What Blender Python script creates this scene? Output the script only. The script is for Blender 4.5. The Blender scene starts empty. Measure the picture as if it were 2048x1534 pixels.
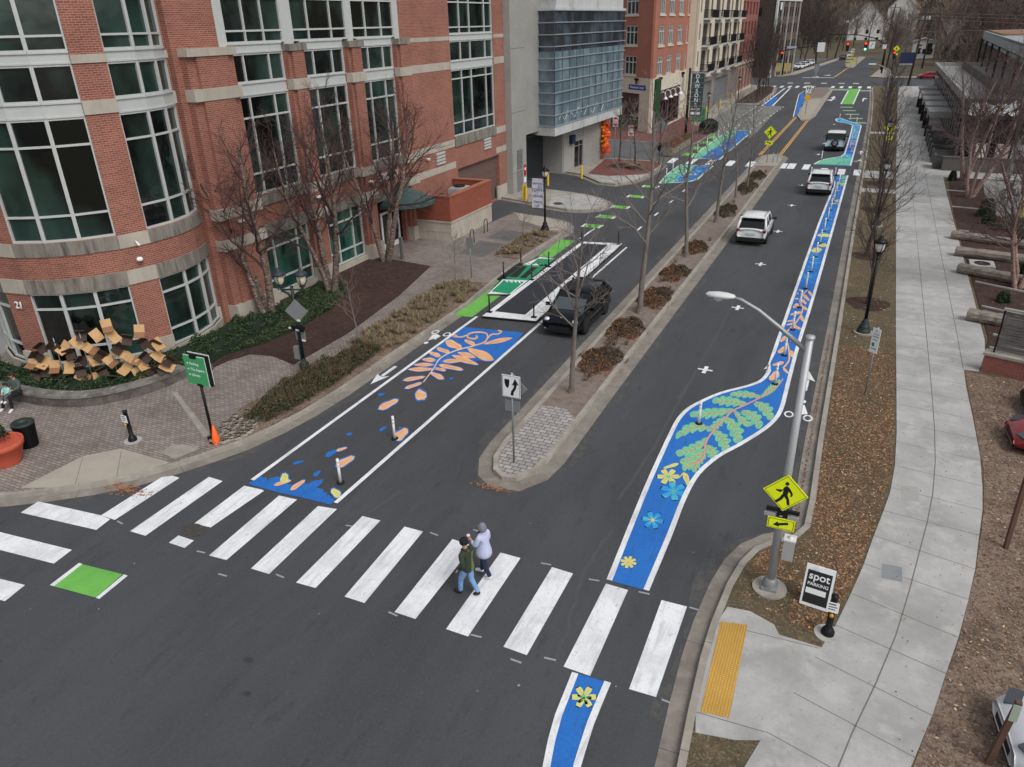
import bpy, bmesh, math, random
from math import sin, cos, pi, radians as R, atan2, hypot
from mathutils import Vector, Matrix, Quaternion
random.seed(7)
S = bpy.context.scene
COL = S.collection
# ------------------------------------------------------------------ camera
F0, YAW, PITCH, ROLL, CAMH = 1480.0, R(-25.35), R(25.85), R(-1.53), 13.1
def cam_axes():
    cy, sy, cp, sp = cos(YAW), sin(YAW), cos(PITCH), sin(PITCH)
    f = Vector((sy*cp, cy*cp, -sp)); rt = Vector((cy, -sy, 0)); up = rt.cross(f)
    cr, sr = cos(ROLL), sin(ROLL)
    return rt*cr + up*sr, -rt*sr + up*cr, f
AX = cam_axes()
cam = bpy.data.objects.new('camera', bpy.data.cameras.new('camera')); COL.objects.link(cam)
mw = Matrix.Identity(4)
for i in range(3):
    mw[i][0], mw[i][1], mw[i][2] = AX[0][i], AX[1][i], -AX[2][i]
mw[2][3] = CAMH
cam.matrix_world = mw
cam.data.sensor_width = 36; cam.data.lens = F0/2048*36
cam.data.clip_start = .1; cam.data.clip_end = 3000
S.camera = cam
S.render.resolution_x, S.render.resolution_y = 1024, 767
# ------------------------------------------------------------------ sky, sun, exposure (overcast winter day)
SUN_EL, SUN_AZ = R(50), R(120)
W = bpy.data.worlds.new("World"); S.world = W; W.use_nodes = True
nt = W.node_tree; bg = nt.nodes['Background']
sky = nt.nodes.new('ShaderNodeTexSky'); sky.sky_type = 'NISHITA'; sky.sun_disc = False
sky.sun_elevation = SUN_EL; sky.sun_rotation = SUN_AZ; sky.air_density = 1.2; sky.dust_density = 3.0; sky.ozone_density = 1.0
hs = nt.nodes.new('ShaderNodeHueSaturation'); hs.inputs['Saturation'].default_value = .22
nt.links.new(sky.outputs[0], hs.inputs['Color']); nt.links.new(hs.outputs[0], bg.inputs[0])
bg.inputs[1].default_value = .14
sun = bpy.data.objects.new('sun', bpy.data.lights.new('sun', 'SUN')); COL.objects.link(sun)
sun.data.energy = 1.1; sun.data.angle = R(24); sun.data.color = (1, .97, .93)
sd = Vector((sin(SUN_AZ)*cos(SUN_EL), cos(SUN_AZ)*cos(SUN_EL), sin(SUN_EL)))
sun.rotation_euler = sd.to_track_quat('Z', 'Y').to_euler(); sun.location = (0, 0, 60)
S.view_settings.view_transform = 'Standard'; S.view_settings.look = 'None'
S.view_settings.exposure = 0.06; S.view_settings.gamma = 1
# ------------------------------------------------------------------ survey helpers: a ray of the photograph met with a level or an upright plane
def ray(x, y): return AX[0]*((x-1024)/F0) - AX[1]*((y-767)/F0) + AX[2]
def G(x, y, z=0.0):
    d = ray(x, y); return Vector((0, 0, CAMH)) + d*((z-CAMH)/d.z)
def WX(x, y, px):
    d = ray(x, y); return Vector((0, 0, CAMH)) + d*(px/d.x)
def WY(x, y, py):
    d = ray(x, y); return Vector((0, 0, CAMH)) + d*(py/d.y)
def GP(pts, z=0.0): return [G(a, b, z).xy for a, b in pts]
# ------------------------------------------------------------------ mesh builder
class MB:
    def __init__(s): s.v = []; s.f = []; s.mi = []; s.sm = []; s.T = None
    def add(s, vs, fs, m=0, sm=False):
        n = len(s.v)
        if s.T is not None: vs = [s.T @ Vector(v) for v in vs]
        s.v += [tuple(v) for v in vs]
        for f in fs: s.f.append([i+n for i in f]); s.mi.append(m); s.sm.append(sm)
    def box(s, a, b, m=0):
        x0, y0, z0 = a; x1, y1, z1 = b
        if x0 > x1: x0, x1 = x1, x0
        if y0 > y1: y0, y1 = y1, y0
        if z0 > z1: z0, z1 = z1, z0
        s.add([(x0,y0,z0),(x1,y0,z0),(x1,y1,z0),(x0,y1,z0),(x0,y0,z1),(x1,y0,z1),(x1,y1,z1),(x0,y1,z1)],
              [(0,3,2,1),(4,5,6,7),(0,1,5,4),(1,2,6,5),(2,3,7,6),(3,0,4,7)], m)
    def obox(s, c, size, rot=None, m=0):
        hx, hy, hz = size[0]/2, size[1]/2, size[2]/2
        q = rot if rot is not None else Matrix.Identity(3)
        if isinstance(q, (int, float)): q = Matrix.Rotation(q, 3, 'Z')
        vs = [Vector(c) + q @ Vector((a*hx, b*hy, d*hz)) for a, b, d in
              ((-1,-1,-1),(1,-1,-1),(1,1,-1),(-1,1,-1),(-1,-1,1),(1,-1,1),(1,1,1),(-1,1,1))]
        s.add(vs, [(0,3,2,1),(4,5,6,7),(0,1,5,4),(1,2,6,5),(2,3,7,6),(3,0,4,7)], m)
    def beam(s, a, b, w, h, m=0):
        a, b = Vector(a), Vector(b); d = b-a; L = d.length
        q = d.to_track_quat('Y', 'Z').to_matrix()
        s.obox((a+b)/2, (w, L, h), q, m)
    def poly(s, pts, z, m=0):
        pts = [(p[0], p[1]) for p in pts]
        A = sum(pts[i][0]*pts[(i+1) % len(pts)][1]-pts[(i+1) % len(pts)][0]*pts[i][1] for i in range(len(pts)))
        if A < 0: pts = pts[::-1]
        s.add([(x, y, z) for x, y in pts], [tuple(range(len(pts)))], m)
    def prism(s, pts, z0, z1, m=0, mt=None):
        pts = [(p[0], p[1]) for p in pts]
        A = sum(pts[i][0]*pts[(i+1) % len(pts)][1]-pts[(i+1) % len(pts)][0]*pts[i][1] for i in range(len(pts)))
        if A < 0: pts = pts[::-1]
        n = len(pts)
        s.add([(x, y, z0) for x, y in pts] + [(x, y, z1) for x, y in pts],
              [(i, (i+1) % n, (i+1) % n+n, i+n) for i in range(n)], m)
        s.add([(x, y, z1) for x, y in pts], [tuple(range(n))], m if mt is None else mt)
        s.add([(x, y, z0) for x, y in pts], [tuple(range(n))[::-1]], m)
    def strip(s, line, w0, w1, z0, z1, m=0):
        """a band beside a polyline, between offsets w0 and w1 to its left, with sides down to z0"""
        A, B = offset(line, w0), offset(line, w1)
        n = len(A)
        vs = [(p[0], p[1], z1) for p in A] + [(p[0], p[1], z1) for p in B] + [(p[0], p[1], z0) for p in A] + [(p[0], p[1], z0) for p in B]
        fs = []
        for i in range(n-1):
            up = (i, i+1, i+1+n, i+n)
            fs.append(up if w1 > w0 else up[::-1])
            if z1 > z0:
                fs.append((i+2*n, i+1+2*n, i+1, i)); fs.append((i+n, i+1+n, i+1+3*n, i+3*n))
        if z1 > z0: fs += [(0, n, 3*n, 2*n), (n-1, 3*n-1, 4*n-1, 2*n-1)]
        s.add(vs, fs, m)
    def tube(s, pts, rs, n=6, m=0, cap=True, sm=True):
        pts = [Vector(p) for p in pts]
        if isinstance(rs, (int, float)): rs = [rs]*len(pts)
        vs = []; fs = []; prev = None
        for i, p in enumerate(pts):
            d = (pts[min(i+1, len(pts)-1)] - pts[max(i-1, 0)])
            d = d.normalized() if d.length > 1e-9 else Vector((0, 0, 1))
            if prev is None:
                u = d.orthogonal().normalized()
            else:
                u = prev - d*prev.dot(d); u = u.normalized() if u.length > 1e-6 else d.orthogonal().normalized()
            prev = u; w = d.cross(u)
            for k in range(n):
                a = 2*pi*k/n; vs.append(p + (u*cos(a) + w*sin(a))*rs[i])
        for i in range(len(pts)-1):
            for k in range(n):
                fs.append((i*n+k, i*n+(k+1) % n, (i+1)*n+(k+1) % n, (i+1)*n+k))
        if cap: fs.append(tuple(range(n))[::-1]); fs.append(tuple((len(pts)-1)*n+k for k in range(n)))
        s.add(vs, fs, m, sm)
    def lathe(s, prof, c=(0, 0, 0), n=16, m=0, sm=True):
        vs = [(c[0]+r*cos(2*pi*k/n), c[1]+r*sin(2*pi*k/n), c[2]+z) for r, z in prof for k in range(n)]
        fs = [(i*n+k, i*n+(k+1) % n, (i+1)*n+(k+1) % n, (i+1)*n+k) for i in range(len(prof)-1) for k in range(n)]
        s.add(vs, fs, m, sm)
        if prof[0][0] > 1e-4: s.add(vs[:n], [tuple(range(n))[::-1]], m)
        if prof[-1][0] > 1e-4: s.add(vs[-n:], [tuple(range(n))], m)
    def quad(s, a, b, c, d, m=0): s.add([a, b, c, d], [(0, 1, 2, 3)], m)
    def build_split(s, name, mats, parent=None):
        """every separate piece becomes a part of its own"""
        n = len(s.v); par = list(range(n))
        def fd(a):
            while par[a] != a: par[a] = par[par[a]]; a = par[a]
            return a
        for f in s.f:
            for q in f[1:]: par[fd(q)] = fd(f[0])
        g = {}
        for i, f in enumerate(s.f): g.setdefault(fd(f[0]), []).append(i)
        for fl_ in g.values():
            m = MB(); ix = {}
            for i in fl_:
                nf = []
                for q in s.f[i]:
                    if q not in ix: ix[q] = len(m.v); m.v.append(s.v[q])
                    nf.append(ix[q])
                m.f.append(nf); m.mi.append(s.mi[i]); m.sm.append(s.sm[i])
            m.build(name, mats, parent)
    def build(s, name, mats, parent=None, label=None):
        me = bpy.data.meshes.new(name); me.from_pydata(s.v, [], s.f)
        if not isinstance(mats, (list, tuple)): mats = [mats]
        for mt in mats: me.materials.append(mt)
        me.polygons.foreach_set('material_index', s.mi)
        me.polygons.foreach_set('use_smooth', s.sm)
        uv = me.uv_layers.new(name='UVMap'); co = s.v
        data = []
        for p in me.polygons:
            nx, ny, nz = p.normal
            if abs(nz) > .7:
                for i in p.vertices: data += [co[i][0], co[i][1]]
            else:
                h = hypot(nx, ny) or 1; tx, ty = -ny/h, nx/h
                for i in p.vertices: data += [co[i][0]*tx+co[i][1]*ty, co[i][2]]
        uv.data.foreach_set('uv', data)
        me.update()
        o = bpy.data.objects.new(name, me); COL.objects.link(o)
        if parent is not None:
            o.parent = parent
            if parent.get('_w'): o.location = -Vector(parent['_w'])
        if label: o['label'] = label
        return o
def offset(line, w):
    L = [Vector(p[:2]) for p in line]; out = []
    for i, p in enumerate(L):
        a = (p-L[i-1]).normalized() if i > 0 else None
        b = (L[i+1]-p).normalized() if i < len(L)-1 else None
        if a is None: a = b
        if b is None: b = a
        t = a+b
        t = t.normalized() if t.length > 1e-6 else a
        n = Vector((-t.y, t.x)); c = max(.35, n.dot(Vector((-a.y, a.x))))
        out.append((p.x+n.x*w/c, p.y+n.y*w/c))
    return out
def smooth(pts, k=3, closed=False):
    """Catmull-Rom through the points"""
    P = [Vector(p) for p in pts]; n = len(P); out = []
    rng = range(n) if closed else range(n-1)
    for i in rng:
        p0 = P[(i-1) % n] if closed or i > 0 else P[0]
        p1, p2 = P[i], P[(i+1) % n]
        p3 = P[(i+2) % n] if closed or i+2 < n else P[-1]
        for j in range(k):
            t = j/k
            out.append(.5*((2*p1)+(p2-p0)*t+(2*p0-5*p1+4*p2-p3)*t*t+(3*p1-p0-3*p2+p3)*t**3))
    if not closed: out.append(P[-1])
    return out
# ------------------------------------------------------------------ object helpers
def tag(o, label, cat, group=None, kind=None):
    o['label'] = label; o['category'] = cat
    if group: o['group'] = group
    if kind: o['kind'] = kind
    return o
def thing(name, label, cat, loc=(0, 0, 0), rz=0, group=None, world=False):
    o = bpy.data.objects.new(name, None); COL.objects.link(o); o.location = loc; o.rotation_euler = (0, 0, rz)
    o.empty_display_size = .2
    if world: o['_w'] = tuple(loc)
    return tag(o, label, cat, group)
def struct(mb, name, mats, label=None):
    o = mb.build(name, mats); o['kind'] = 'structure'
    if label: o['label'] = label
    return o
def stuff(mb, name, mats, label, cat):
    o = mb.build(name, mats); return tag(o, label, cat, kind='stuff')
KIDS = {}
def dup(root, loc, rz=0, label=None, group=None, sc=None):
    """copy of a thing, its parts and their parts"""
    def cp(o, par):
        c = o.copy(); COL.objects.link(c)
        if par is not None: c.parent = par
        for k in list(o.children): cp(k, c)
        return c
    r = cp(root, None); r.location = loc; r.rotation_euler = (0, 0, rz)
    if label: r['label'] = label
    if group: r['group'] = group
    if sc: r.scale = sc if hasattr(sc, '__len__') else (sc, sc, sc)
    return r
# ------------------------------------------------------------------ materials
def lin(c):
    def f(x):
        x /= 255; return x/12.92 if x <= .04045 else ((x+.055)/1.055)**2.4
    return (f(c[0]), f(c[1]), f(c[2]), 1)
MC = {}
def mat(name, rgb, rough=.8, metal=0, var=.0, vs=3.0, bump=0, bs=40.0, spec=.4, coat=0, emit=0, coord='Object', alpha=1, trans=0):
    if name in MC: return MC[name]
    m = bpy.data.materials.new(name); m.use_nodes = True; n = m.node_tree.nodes; l = m.node_tree.links
    b = n['Principled BSDF']; c = lin(rgb)
    b.inputs['Base Color'].default_value = c; b.inputs['Roughness'].default_value = rough
    b.inputs['Metallic'].default_value = metal; b.inputs['Specular IOR Level'].default_value = spec
    if coat: b.inputs['Coat Weight'].default_value = coat; b.inputs['Coat Roughness'].default_value = .04
    if emit: b.inputs['Emission Color'].default_value = c; b.inputs['Emission Strength'].default_value = emit
    if trans: b.inputs['Transmission Weight'].default_value = trans
    if var or bump:
        tc = n.new('ShaderNodeTexCoord')
    if var:
        t = n.new('ShaderNodeTexNoise'); t.inputs['Scale'].default_value = vs; t.inputs['Detail'].default_value = 6; t.inputs['Roughness'].default_value = .65
        l.new(tc.outputs[coord], t.inputs['Vector'])
        mr = n.new('ShaderNodeMapRange'); mr.inputs['From Min'].default_value = .3; mr.inputs['From Max'].default_value = .7
        mr.inputs['To Min'].default_value = 1-var; mr.inputs['To Max'].default_value = 1+var
        l.new(t.outputs['Fac'], mr.inputs['Value'])
        mx = n.new('ShaderNodeVectorMath'); mx.operation = 'SCALE'; mx.inputs[0].default_value = c[:3]
        l.new(mr.outputs[0], mx.inputs['Scale']); l.new(mx.outputs[0], b.inputs['Base Color'])
    if bump:
        t2 = n.new('ShaderNodeTexNoise'); t2.inputs['Scale'].default_value = bs; t2.inputs['Detail'].default_value = 4
        l.new(tc.outputs[coord], t2.inputs['Vector'])
        bp = n.new('ShaderNodeBump'); bp.inputs['Strength'].default_value = bump; bp.inputs['Distance'].default_value = .02
        l.new(t2.outputs['Fac'], bp.inputs['Height']); l.new(bp.outputs[0], b.inputs['Normal'])
    MC[name] = m; return m
def ramp(n, stops):
    r = n.new('ShaderNodeValToRGB'); e = r.color_ramp.elements
    while len(e) < len(stops): e.new(.5)
    for i, (p, c) in enumerate(stops): e[i].position = p; e[i].color = c if len(c) == 4 else lin(c)
    return r
def brickmat(name, c1, c2, mortar, bw=.2, bh=.067, ms=.008, rot=0, stain=.25, off=.5, msm=.1, bumpk=.4, rough=.85):
    if name in MC: return MC[name]
    m = bpy.data.materials.new(name); m.use_nodes = True; n = m.node_tree.nodes; l = m.node_tree.links
    b = n['Principled BSDF']; b.inputs['Roughness'].default_value = rough; b.inputs['Specular IOR Level'].default_value = .25
    tc = n.new('ShaderNodeTexCoord'); mp = n.new('ShaderNodeMapping'); mp.inputs['Rotation'].default_value = (0, 0, rot)
    l.new(tc.outputs['UV'], mp.inputs['Vector'])
    t = n.new('ShaderNodeTexBrick'); t.offset = off
    t.inputs['Color1'].default_value = lin(c1); t.inputs['Color2'].default_value = lin(c2); t.inputs['Mortar'].default_value = lin(mortar)
    t.inputs['Scale'].default_value = 1; t.inputs['Mortar Size'].default_value = ms; t.inputs['Mortar Smooth'].default_value = msm
    t.inputs['Brick Width'].default_value = bw; t.inputs['Row Height'].default_value = bh; t.inputs['Bias'].default_value = 0
    l.new(mp.outputs[0], t.inputs['Vector'])
    ns = n.new('ShaderNodeTexNoise'); ns.inputs['Scale'].default_value = .55; ns.inputs['Detail'].default_value = 8; ns.inputs['Roughness'].default_value = .7
    l.new(tc.outputs['Object'], ns.inputs['Vector'])
    mr = n.new('ShaderNodeMapRange'); mr.inputs['From Min'].default_value = .3; mr.inputs['From Max'].default_value = .7
    mr.inputs['To Min'].default_value = 1-stain; mr.inputs['To Max'].default_value = 1+stain*.7
    l.new(ns.outputs['Fac'], mr.inputs['Value'])
    vm = n.new('ShaderNodeVectorMath'); vm.operation = 'SCALE'; l.new(t.outputs['Color'], vm.inputs[0]); l.new(mr.outputs[0], vm.inputs['Scale'])
    l.new(vm.outputs[0], b.inputs['Base Color'])
    bp = n.new('ShaderNodeBump'); bp.inputs['Strength'].default_value = bumpk; bp.inputs['Distance'].default_value = .01; bp.invert = True
    l.new(t.outputs['Fac'], bp.inputs['Height']); l.new(bp.outputs[0], b.inputs['Normal'])
    MC[name] = m; return m
def layered(name, base, layers, rough=.9, bump=.3, bs=60, spec=.3):
    """base colour, then (colour, noise scale, low, high, amount, stretch) patches over it"""
    m = bpy.data.materials.new(name); m.use_nodes = True; n = m.node_tree.nodes; l = m.node_tree.links
    b = n['Principled BSDF']; b.inputs['Roughness'].default_value = rough; b.inputs['Specular IOR Level'].default_value = spec
    tc = n.new('ShaderNodeTexCoord'); cur = None
    for i, (c, sc, lo, hi, am, st) in enumerate(layers):
        mp = n.new('ShaderNodeMapping'); mp.inputs['Scale'].default_value = st; mp.inputs['Location'].default_value = (i*7.3, i*3.1, 0)
        l.new(tc.outputs['Object'], mp.inputs['Vector'])
        t = n.new('ShaderNodeTexNoise'); t.inputs['Scale'].default_value = sc; t.inputs['Detail'].default_value = 6; t.inputs['Roughness'].default_value = .65
        l.new(mp.outputs[0], t.inputs['Vector'])
        mr = n.new('ShaderNodeMapRange'); mr.inputs['From Min'].default_value = lo; mr.inputs['From Max'].default_value = hi; mr.inputs['To Max'].default_value = am
        l.new(t.outputs['Fac'], mr.inputs['Value'])
        mx = n.new('ShaderNodeMix'); mx.data_type = 'RGBA'
        l.new(mr.outputs[0], mx.inputs['Factor'])
        if cur is None: mx.inputs['A'].default_value = lin(base)
        else: l.new(cur, mx.inputs['A'])
        mx.inputs['B'].default_value = lin(c); cur = mx.outputs['Result']
    l.new(cur, b.inputs['Base Color'])
    if bump:
        t2 = n.new('ShaderNodeTexNoise'); t2.inputs['Scale'].default_value = bs; t2.inputs['Detail'].default_value = 4
        l.new(tc.outputs['Object'], t2.inputs['Vector'])
        bp = n.new('ShaderNodeBump'); bp.inputs['Strength'].default_value = bump; bp.inputs['Distance'].default_value = .03
        l.new(t2.outputs['Fac'], bp.inputs['Height']); l.new(bp.outputs[0], b.inputs['Normal'])
    MC[name] = m; return m
one = (1, 1, 1)
asphalt = layered('asphalt', (70, 71, 74), [((86, 87, 90), .5, .5, .72, .5, (1, .06, 1)), ((82, 84, 88), .16, .4, .65, .7, (1, .35, 1)), ((56, 56, 58), .5, .5, .75, .5, (1, .25, 1)), ((90, 90, 92), 45, .56, .78, .45, one), ((42, 42, 42), 60, .52, .72, .6, one), ((92, 90, 88), 1.3, .62, .76, .4, (2, .2, 1)), ((48, 48, 50), 2.2, .58, .7, .4, (1, .25, 1)), ((92, 93, 95), 15, .52, .64, .3, one), ((52, 52, 53), 9, .56, .66, .3, one)], .85, .25, 90)
asphalt_old = layered('asphalt_worn', (98, 99, 101), [((84, 85, 88), .3, .4, .7, .8, one), ((118, 117, 115), 30, .55, .8, .4, one), ((74, 74, 76), .9, .58, .7, .5, (1, .3, 1))], .9, .2, 90)
concrete = layered('pale_concrete', (172, 171, 169), [((150, 148, 145), .35, .42, .6, .8, one), ((188, 186, 183), 1.2, .5, .62, .6, one), ((112, 110, 106), 7, .62, .72, .6, one), ((146, 144, 140), 24, .54, .66, .4, one)], .9, .12, 80)
concrete2 = layered('weathered_concrete', (158, 152, 143), [((128, 122, 113), .7, .4, .7, .8, one), ((182, 176, 166), 2, .5, .7, .6, one), ((92, 86, 78), 6, .64, .8, .6, one)], .92, .2, 60)
guttermat = layered('gutter_concrete', (140, 134, 126), [((112, 106, 99), .8, .4, .65, .8, one), ((160, 154, 146), 3, .5, .7, .5, one), ((88, 80, 72), 5, .6, .75, .6, one)], .95, .2, 60)
paintw = layered('white_road_paint', (232, 234, 236), [((210, 212, 215), .9, .45, .6, .8, one), ((186, 188, 191), 2.2, .5, .64, .6, (3, .4, 1)), ((150, 152, 156), 7, .6, .7, .6, one), ((176, 178, 180), 22, .54, .68, .5, one)], .75, .1, 120)
painty = layered('yellow_road_paint', (216, 166, 88), [((188, 140, 70), 3, .5, .7, .6, one)], .8, .1, 80)
paintg = layered('green_road_paint', (112, 182, 84), [((96, 162, 76), 1.2, .45, .7, .8, one), ((96, 120, 84), 30, .62, .8, .5, one)], .85, .15, 120)
paintgw = layered('worn_green_road_paint', (92, 142, 84), [((80, 100, 80), 1.2, .45, .65, .8, one), ((72, 80, 74), 30, .6, .8, .5, one)], .85, .15, 120)
paintdg = mat('deep_green_road_paint', (24, 144, 100), .7, var=.08, vs=2)
paintb = layered('blue_mural_paint', (40, 110, 192), [((34, 98, 180), .8, .45, .7, .8, one), ((60, 124, 196), 14, .5, .66, .6, one), ((44, 84, 142), 2.6, .54, .68, .55, (2, .35, 1)), ((60, 80, 110), 18, .6, .7, .7, one)], .75, .1, 120)
paintp = layered('peach_mural_paint', (234, 184, 142), [((220, 166, 122), 2.5, .45, .6, .8, one), ((150, 120, 96), 16, .58, .7, .5, one)], .8, 0)
paintteal = layered('teal_green_mural_paint', (112, 188, 152), [((134, 196, 136), 1.6, .5, .64, .7, one), ((90, 166, 144), 4, .5, .66, .6, one), ((90, 120, 110), 16, .6, .7, .5, one)], .8, 0)
paintyel = mat('pale_yellow_mural_paint', (210, 206, 124), .8, var=.1)
paintsky = layered('sky_blue_mural_paint', (46, 152, 216), [((94, 190, 190), 1.2, .45, .65, .8, one)], .8, 0)
paintdb = mat('navy_mural_paint', (30, 72, 160), .8)
paintor = mat('brown_mural_line', (196, 130, 84), .8)
paintlil = mat('lilac_mural_line', (190, 170, 176), .8)
grassm = layered('dormant_lawn', (98, 86, 68), [((80, 78, 56), .6, .42, .62, .8, one), ((122, 106, 86), 1.5, .5, .7, .7, one), ((74, 64, 50), 8, .5, .62, .7, one), ((150, 132, 106), 18, .53, .64, .6, one), ((64, 54, 42), 34, .54, .66, .7, one)], .98, .8, 40)
grassfar = layered('far_lawn', (86, 80, 62), [((96, 84, 72), .2, .4, .65, .8, one), ((92, 92, 66), 1, .5, .7, .6, one)], .98, 0)
dirt = layered('brown_leaf_litter_ground', (128, 110, 96), [((92, 76, 66), .8, .42, .62, .8, one), ((156, 138, 122), 2.2, .52, .7, .8, one), ((74, 60, 52), 8, .5, .62, .8, one), ((168, 148, 130), 16, .53, .64, .7, one), ((70, 56, 48), 34, .53, .64, .7, one)], .98, .8, 30)
mulch = layered('dark_mulch', (70, 52, 46), [((52, 38, 34), 3, .45, .6, .8, one), ((100, 78, 68), 16, .54, .66, .7, one), ((40, 30, 28), 30, .54, .66, .7, one)], .98, .9, 40)
mulchg = layered('grey_straw_mulch', (132, 120, 112), [((104, 90, 84), 3, .45, .65, .7, one), ((154, 140, 128), 26, .52, .75, .8, (1, 3, 1)), ((70, 58, 52), 20, .6, .8, .7, one)], .98, .9, 40)
rockm = layered('river_stone', (170, 160, 150), [((120, 110, 100), 2, .4, .7, .8, one)], .8, .1)
paver = brickmat('grey_cobble_pavers', (160, 150, 144), (140, 130, 124), (84, 76, 72), .24, .16, .014, 0, .22, .5, .3, .7)
paver2 = brickmat('grey_brick_pavers', (152, 142, 136), (130, 120, 114), (88, 80, 76), .24, .12, .012, 0, .25, .5, .3, .6)
paverred = brickmat('red_brick_pavers', (132, 84, 78), (112, 70, 66), (92, 66, 60), .2, .1, .008, 0, .2)
medpaver = brickmat('pale_median_pavers', (172, 168, 166), (148, 144, 142), (96, 90, 86), .3, .2, .018, 0, .12, .5, .4, .8)
brick = brickmat('red_orange_brick', (154, 92, 78), (126, 74, 64), (166, 134, 118), .24, .082, .011, 0, .2)
brickdk = brickmat('brown_office_brick', (98, 84, 76), (84, 72, 66), (96, 86, 80), .22, .075, .008, 0, .15)
brickred2 = brickmat('soft_red_brick', (146, 92, 84), (132, 80, 74), (150, 104, 96), .22, .075, .008, 0, .15)
brickter = layered('terracotta_render', (164, 108, 90), [((152, 98, 82), .3, .4, .7, .8, one), ((174, 118, 100), 3, .5, .7, .4, one)], .9, .1, 60)
stonem = layered('limestone_band', (178, 170, 158), [((150, 142, 132), .8, .45, .7, .8, (1, 1, .4)), ((112, 104, 96), 1.5, .6, .75, .6, (2, 2, .3))], .9, .1, 40)
stonedk = layered('streaked_sill_concrete', (138, 132, 124), [((104, 98, 92), 2.2, .42, .62, .8, (1, 1, .25)), ((64, 60, 57), 3.2, .52, .68, .9, (1.6, 1.6, .16)), ((176, 170, 160), 4, .64, .75, .5, (1, 1, .2))], .95, .2, 40)
rubble = layered('rubble_stone', (104, 98, 94), [((76, 70, 66), 2.5, .4, .6, .8, one), ((142, 134, 126), 4, .58, .7, .7, one), ((50, 44, 42), 6, .62, .7, .8, one)], .95, .6, 12)
cream = layered('cream_stone_cladding', (206, 196, 178), [((188, 178, 160), .5, .45, .7, .7, one)], .9, .05)
concwall = layered('grey_concrete_wall', (154, 152, 148), [((138, 136, 132), .4, .4, .65, .7, one), ((168, 166, 162), 3, .5, .7, .4, one), ((150, 148, 144), 60, .5, .7, .5, one)], .92, .1, 60)
concpale = layered('stained_pale_concrete', (186, 188, 188), [((150, 150, 148), 1.1, .5, .68, .8, (1, 1, .3)), ((120, 118, 116), 2.5, .6, .72, .6, (2, 2, .2))], .92, .1, 60)
framew = mat('pale_window_frame', (184, 187, 185), .5, var=.05)
def glassmat(name, dark, mid, sc=.5, rough=.06):
    m = bpy.data.materials.new(name); m.use_nodes = True; n = m.node_tree.nodes; l = m.node_tree.links
    b = n['Principled BSDF']; b.inputs['Roughness'].default_value = rough; b.inputs['Specular IOR Level'].default_value = .75
    tc = n.new('ShaderNodeTexCoord'); t = n.new('ShaderNodeTexNoise'); t.inputs['Scale'].default_value = sc; t.inputs['Detail'].default_value = 3
    mp = n.new('ShaderNodeMapping'); mp.inputs['Scale'].default_value = (1, 1, .6); l.new(tc.outputs['Object'], mp.inputs[0]); l.new(mp.outputs[0], t.inputs[0])
    r = ramp(n, [(.42, dark), (.66, mid)]); l.new(t.outputs['Fac'], r.inputs[0]); l.new(r.outputs[0], b.inputs['Base Color'])  # dark-to-mid noise paints reflections and interior gloom into the glass colour
    t2 = n.new('ShaderNodeTexNoise'); t2.inputs['Scale'].default_value = .8; l.new(tc.outputs['Object'], t2.inputs[0])
    bp = n.new('ShaderNodeBump'); bp.inputs['Strength'].default_value = .06; bp.inputs['Distance'].default_value = .3; l.new(t2.outputs['Fac'], bp.inputs['Height']); l.new(bp.outputs[0], b.inputs['Normal'])
    MC[name] = m; return m
glassd = glassmat('dark_green_glass', (6, 11, 10), (44, 66, 60), .42)
glassg = glassmat('green_tinted_glass', (20, 52, 44), (52, 96, 84), .8)
glassb = glassmat('blue_grey_panel_glass', (92, 110, 120), (124, 142, 150), .9, .15)
glassb2 = glassmat('dark_upper_glass', (44, 48, 54), (78, 88, 98), .7, .1)
glassk = glassmat('black_shop_glass', (12, 12, 12), (44, 40, 38), 1.2)
black = mat('black_metal', (22, 22, 23), .5, .3)
blackr = mat('black_rubber', (20, 20, 20), .8)
dgreen = mat('dark_green_metal', (34, 50, 46), .5, .2)
steel = mat('galvanised_steel', (150, 152, 154), .45, .5, var=.08, vs=6)
signback = mat('sign_back_aluminium', (136, 138, 140), .5, .3, var=.05)
white = mat('white_plastic', (226, 228, 230), .5)
yellowp = mat('yellow_post_paint', (214, 178, 40), .6, var=.08)
sigyel = mat('fluorescent_yellow_sign', (226, 240, 20), .5)
blackp = mat('black_sign_print', (18, 18, 18), .6)
whitesign = mat('white_sign_face', (226, 228, 230), .5)
barkg = layered('grey_bark', (122, 114, 108), [((90, 82, 76), 6, .45, .65, .8, (1, 1, .3)), ((146, 138, 132), 12, .55, .7, .6, one)], .95, .5, 30)
barkd = layered('dark_bark', (74, 64, 60), [((52, 44, 42), 6, .45, .65, .8, one)], .95, .5, 30)
birchb = layered('peeling_birch_bark', (124, 108, 98), [((72, 60, 54), 5, .45, .58, .9, (1, 1, 2)), ((196, 184, 174), 6, .56, .66, .9, (1, 1, 3))], .9, .6, 14)
birchp = layered('pale_pink_birch_bark', (150, 124, 116), [((104, 84, 78), 5, .45, .6, .8, (1, 1, 2)), ((204, 186, 176), 6, .55, .66, .8, (1, 1, 3))], .9, .6, 14)
twigm = mat('brown_twigs', (98, 82, 78), .95, var=.15)
twiggrey = mat('grey_twigs', (122, 114, 108), .95, var=.12)
twigd = mat('dark_twigs', (76, 66, 63), .95, var=.15)
twigred = mat('reddish_twigs', (96, 80, 78), .95, var=.15)
# ================================================================== the setting
g = MB(); g.poly([(-420, -60), (420, -60), (420, 260), (-420, 260)], -.06); 
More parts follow.
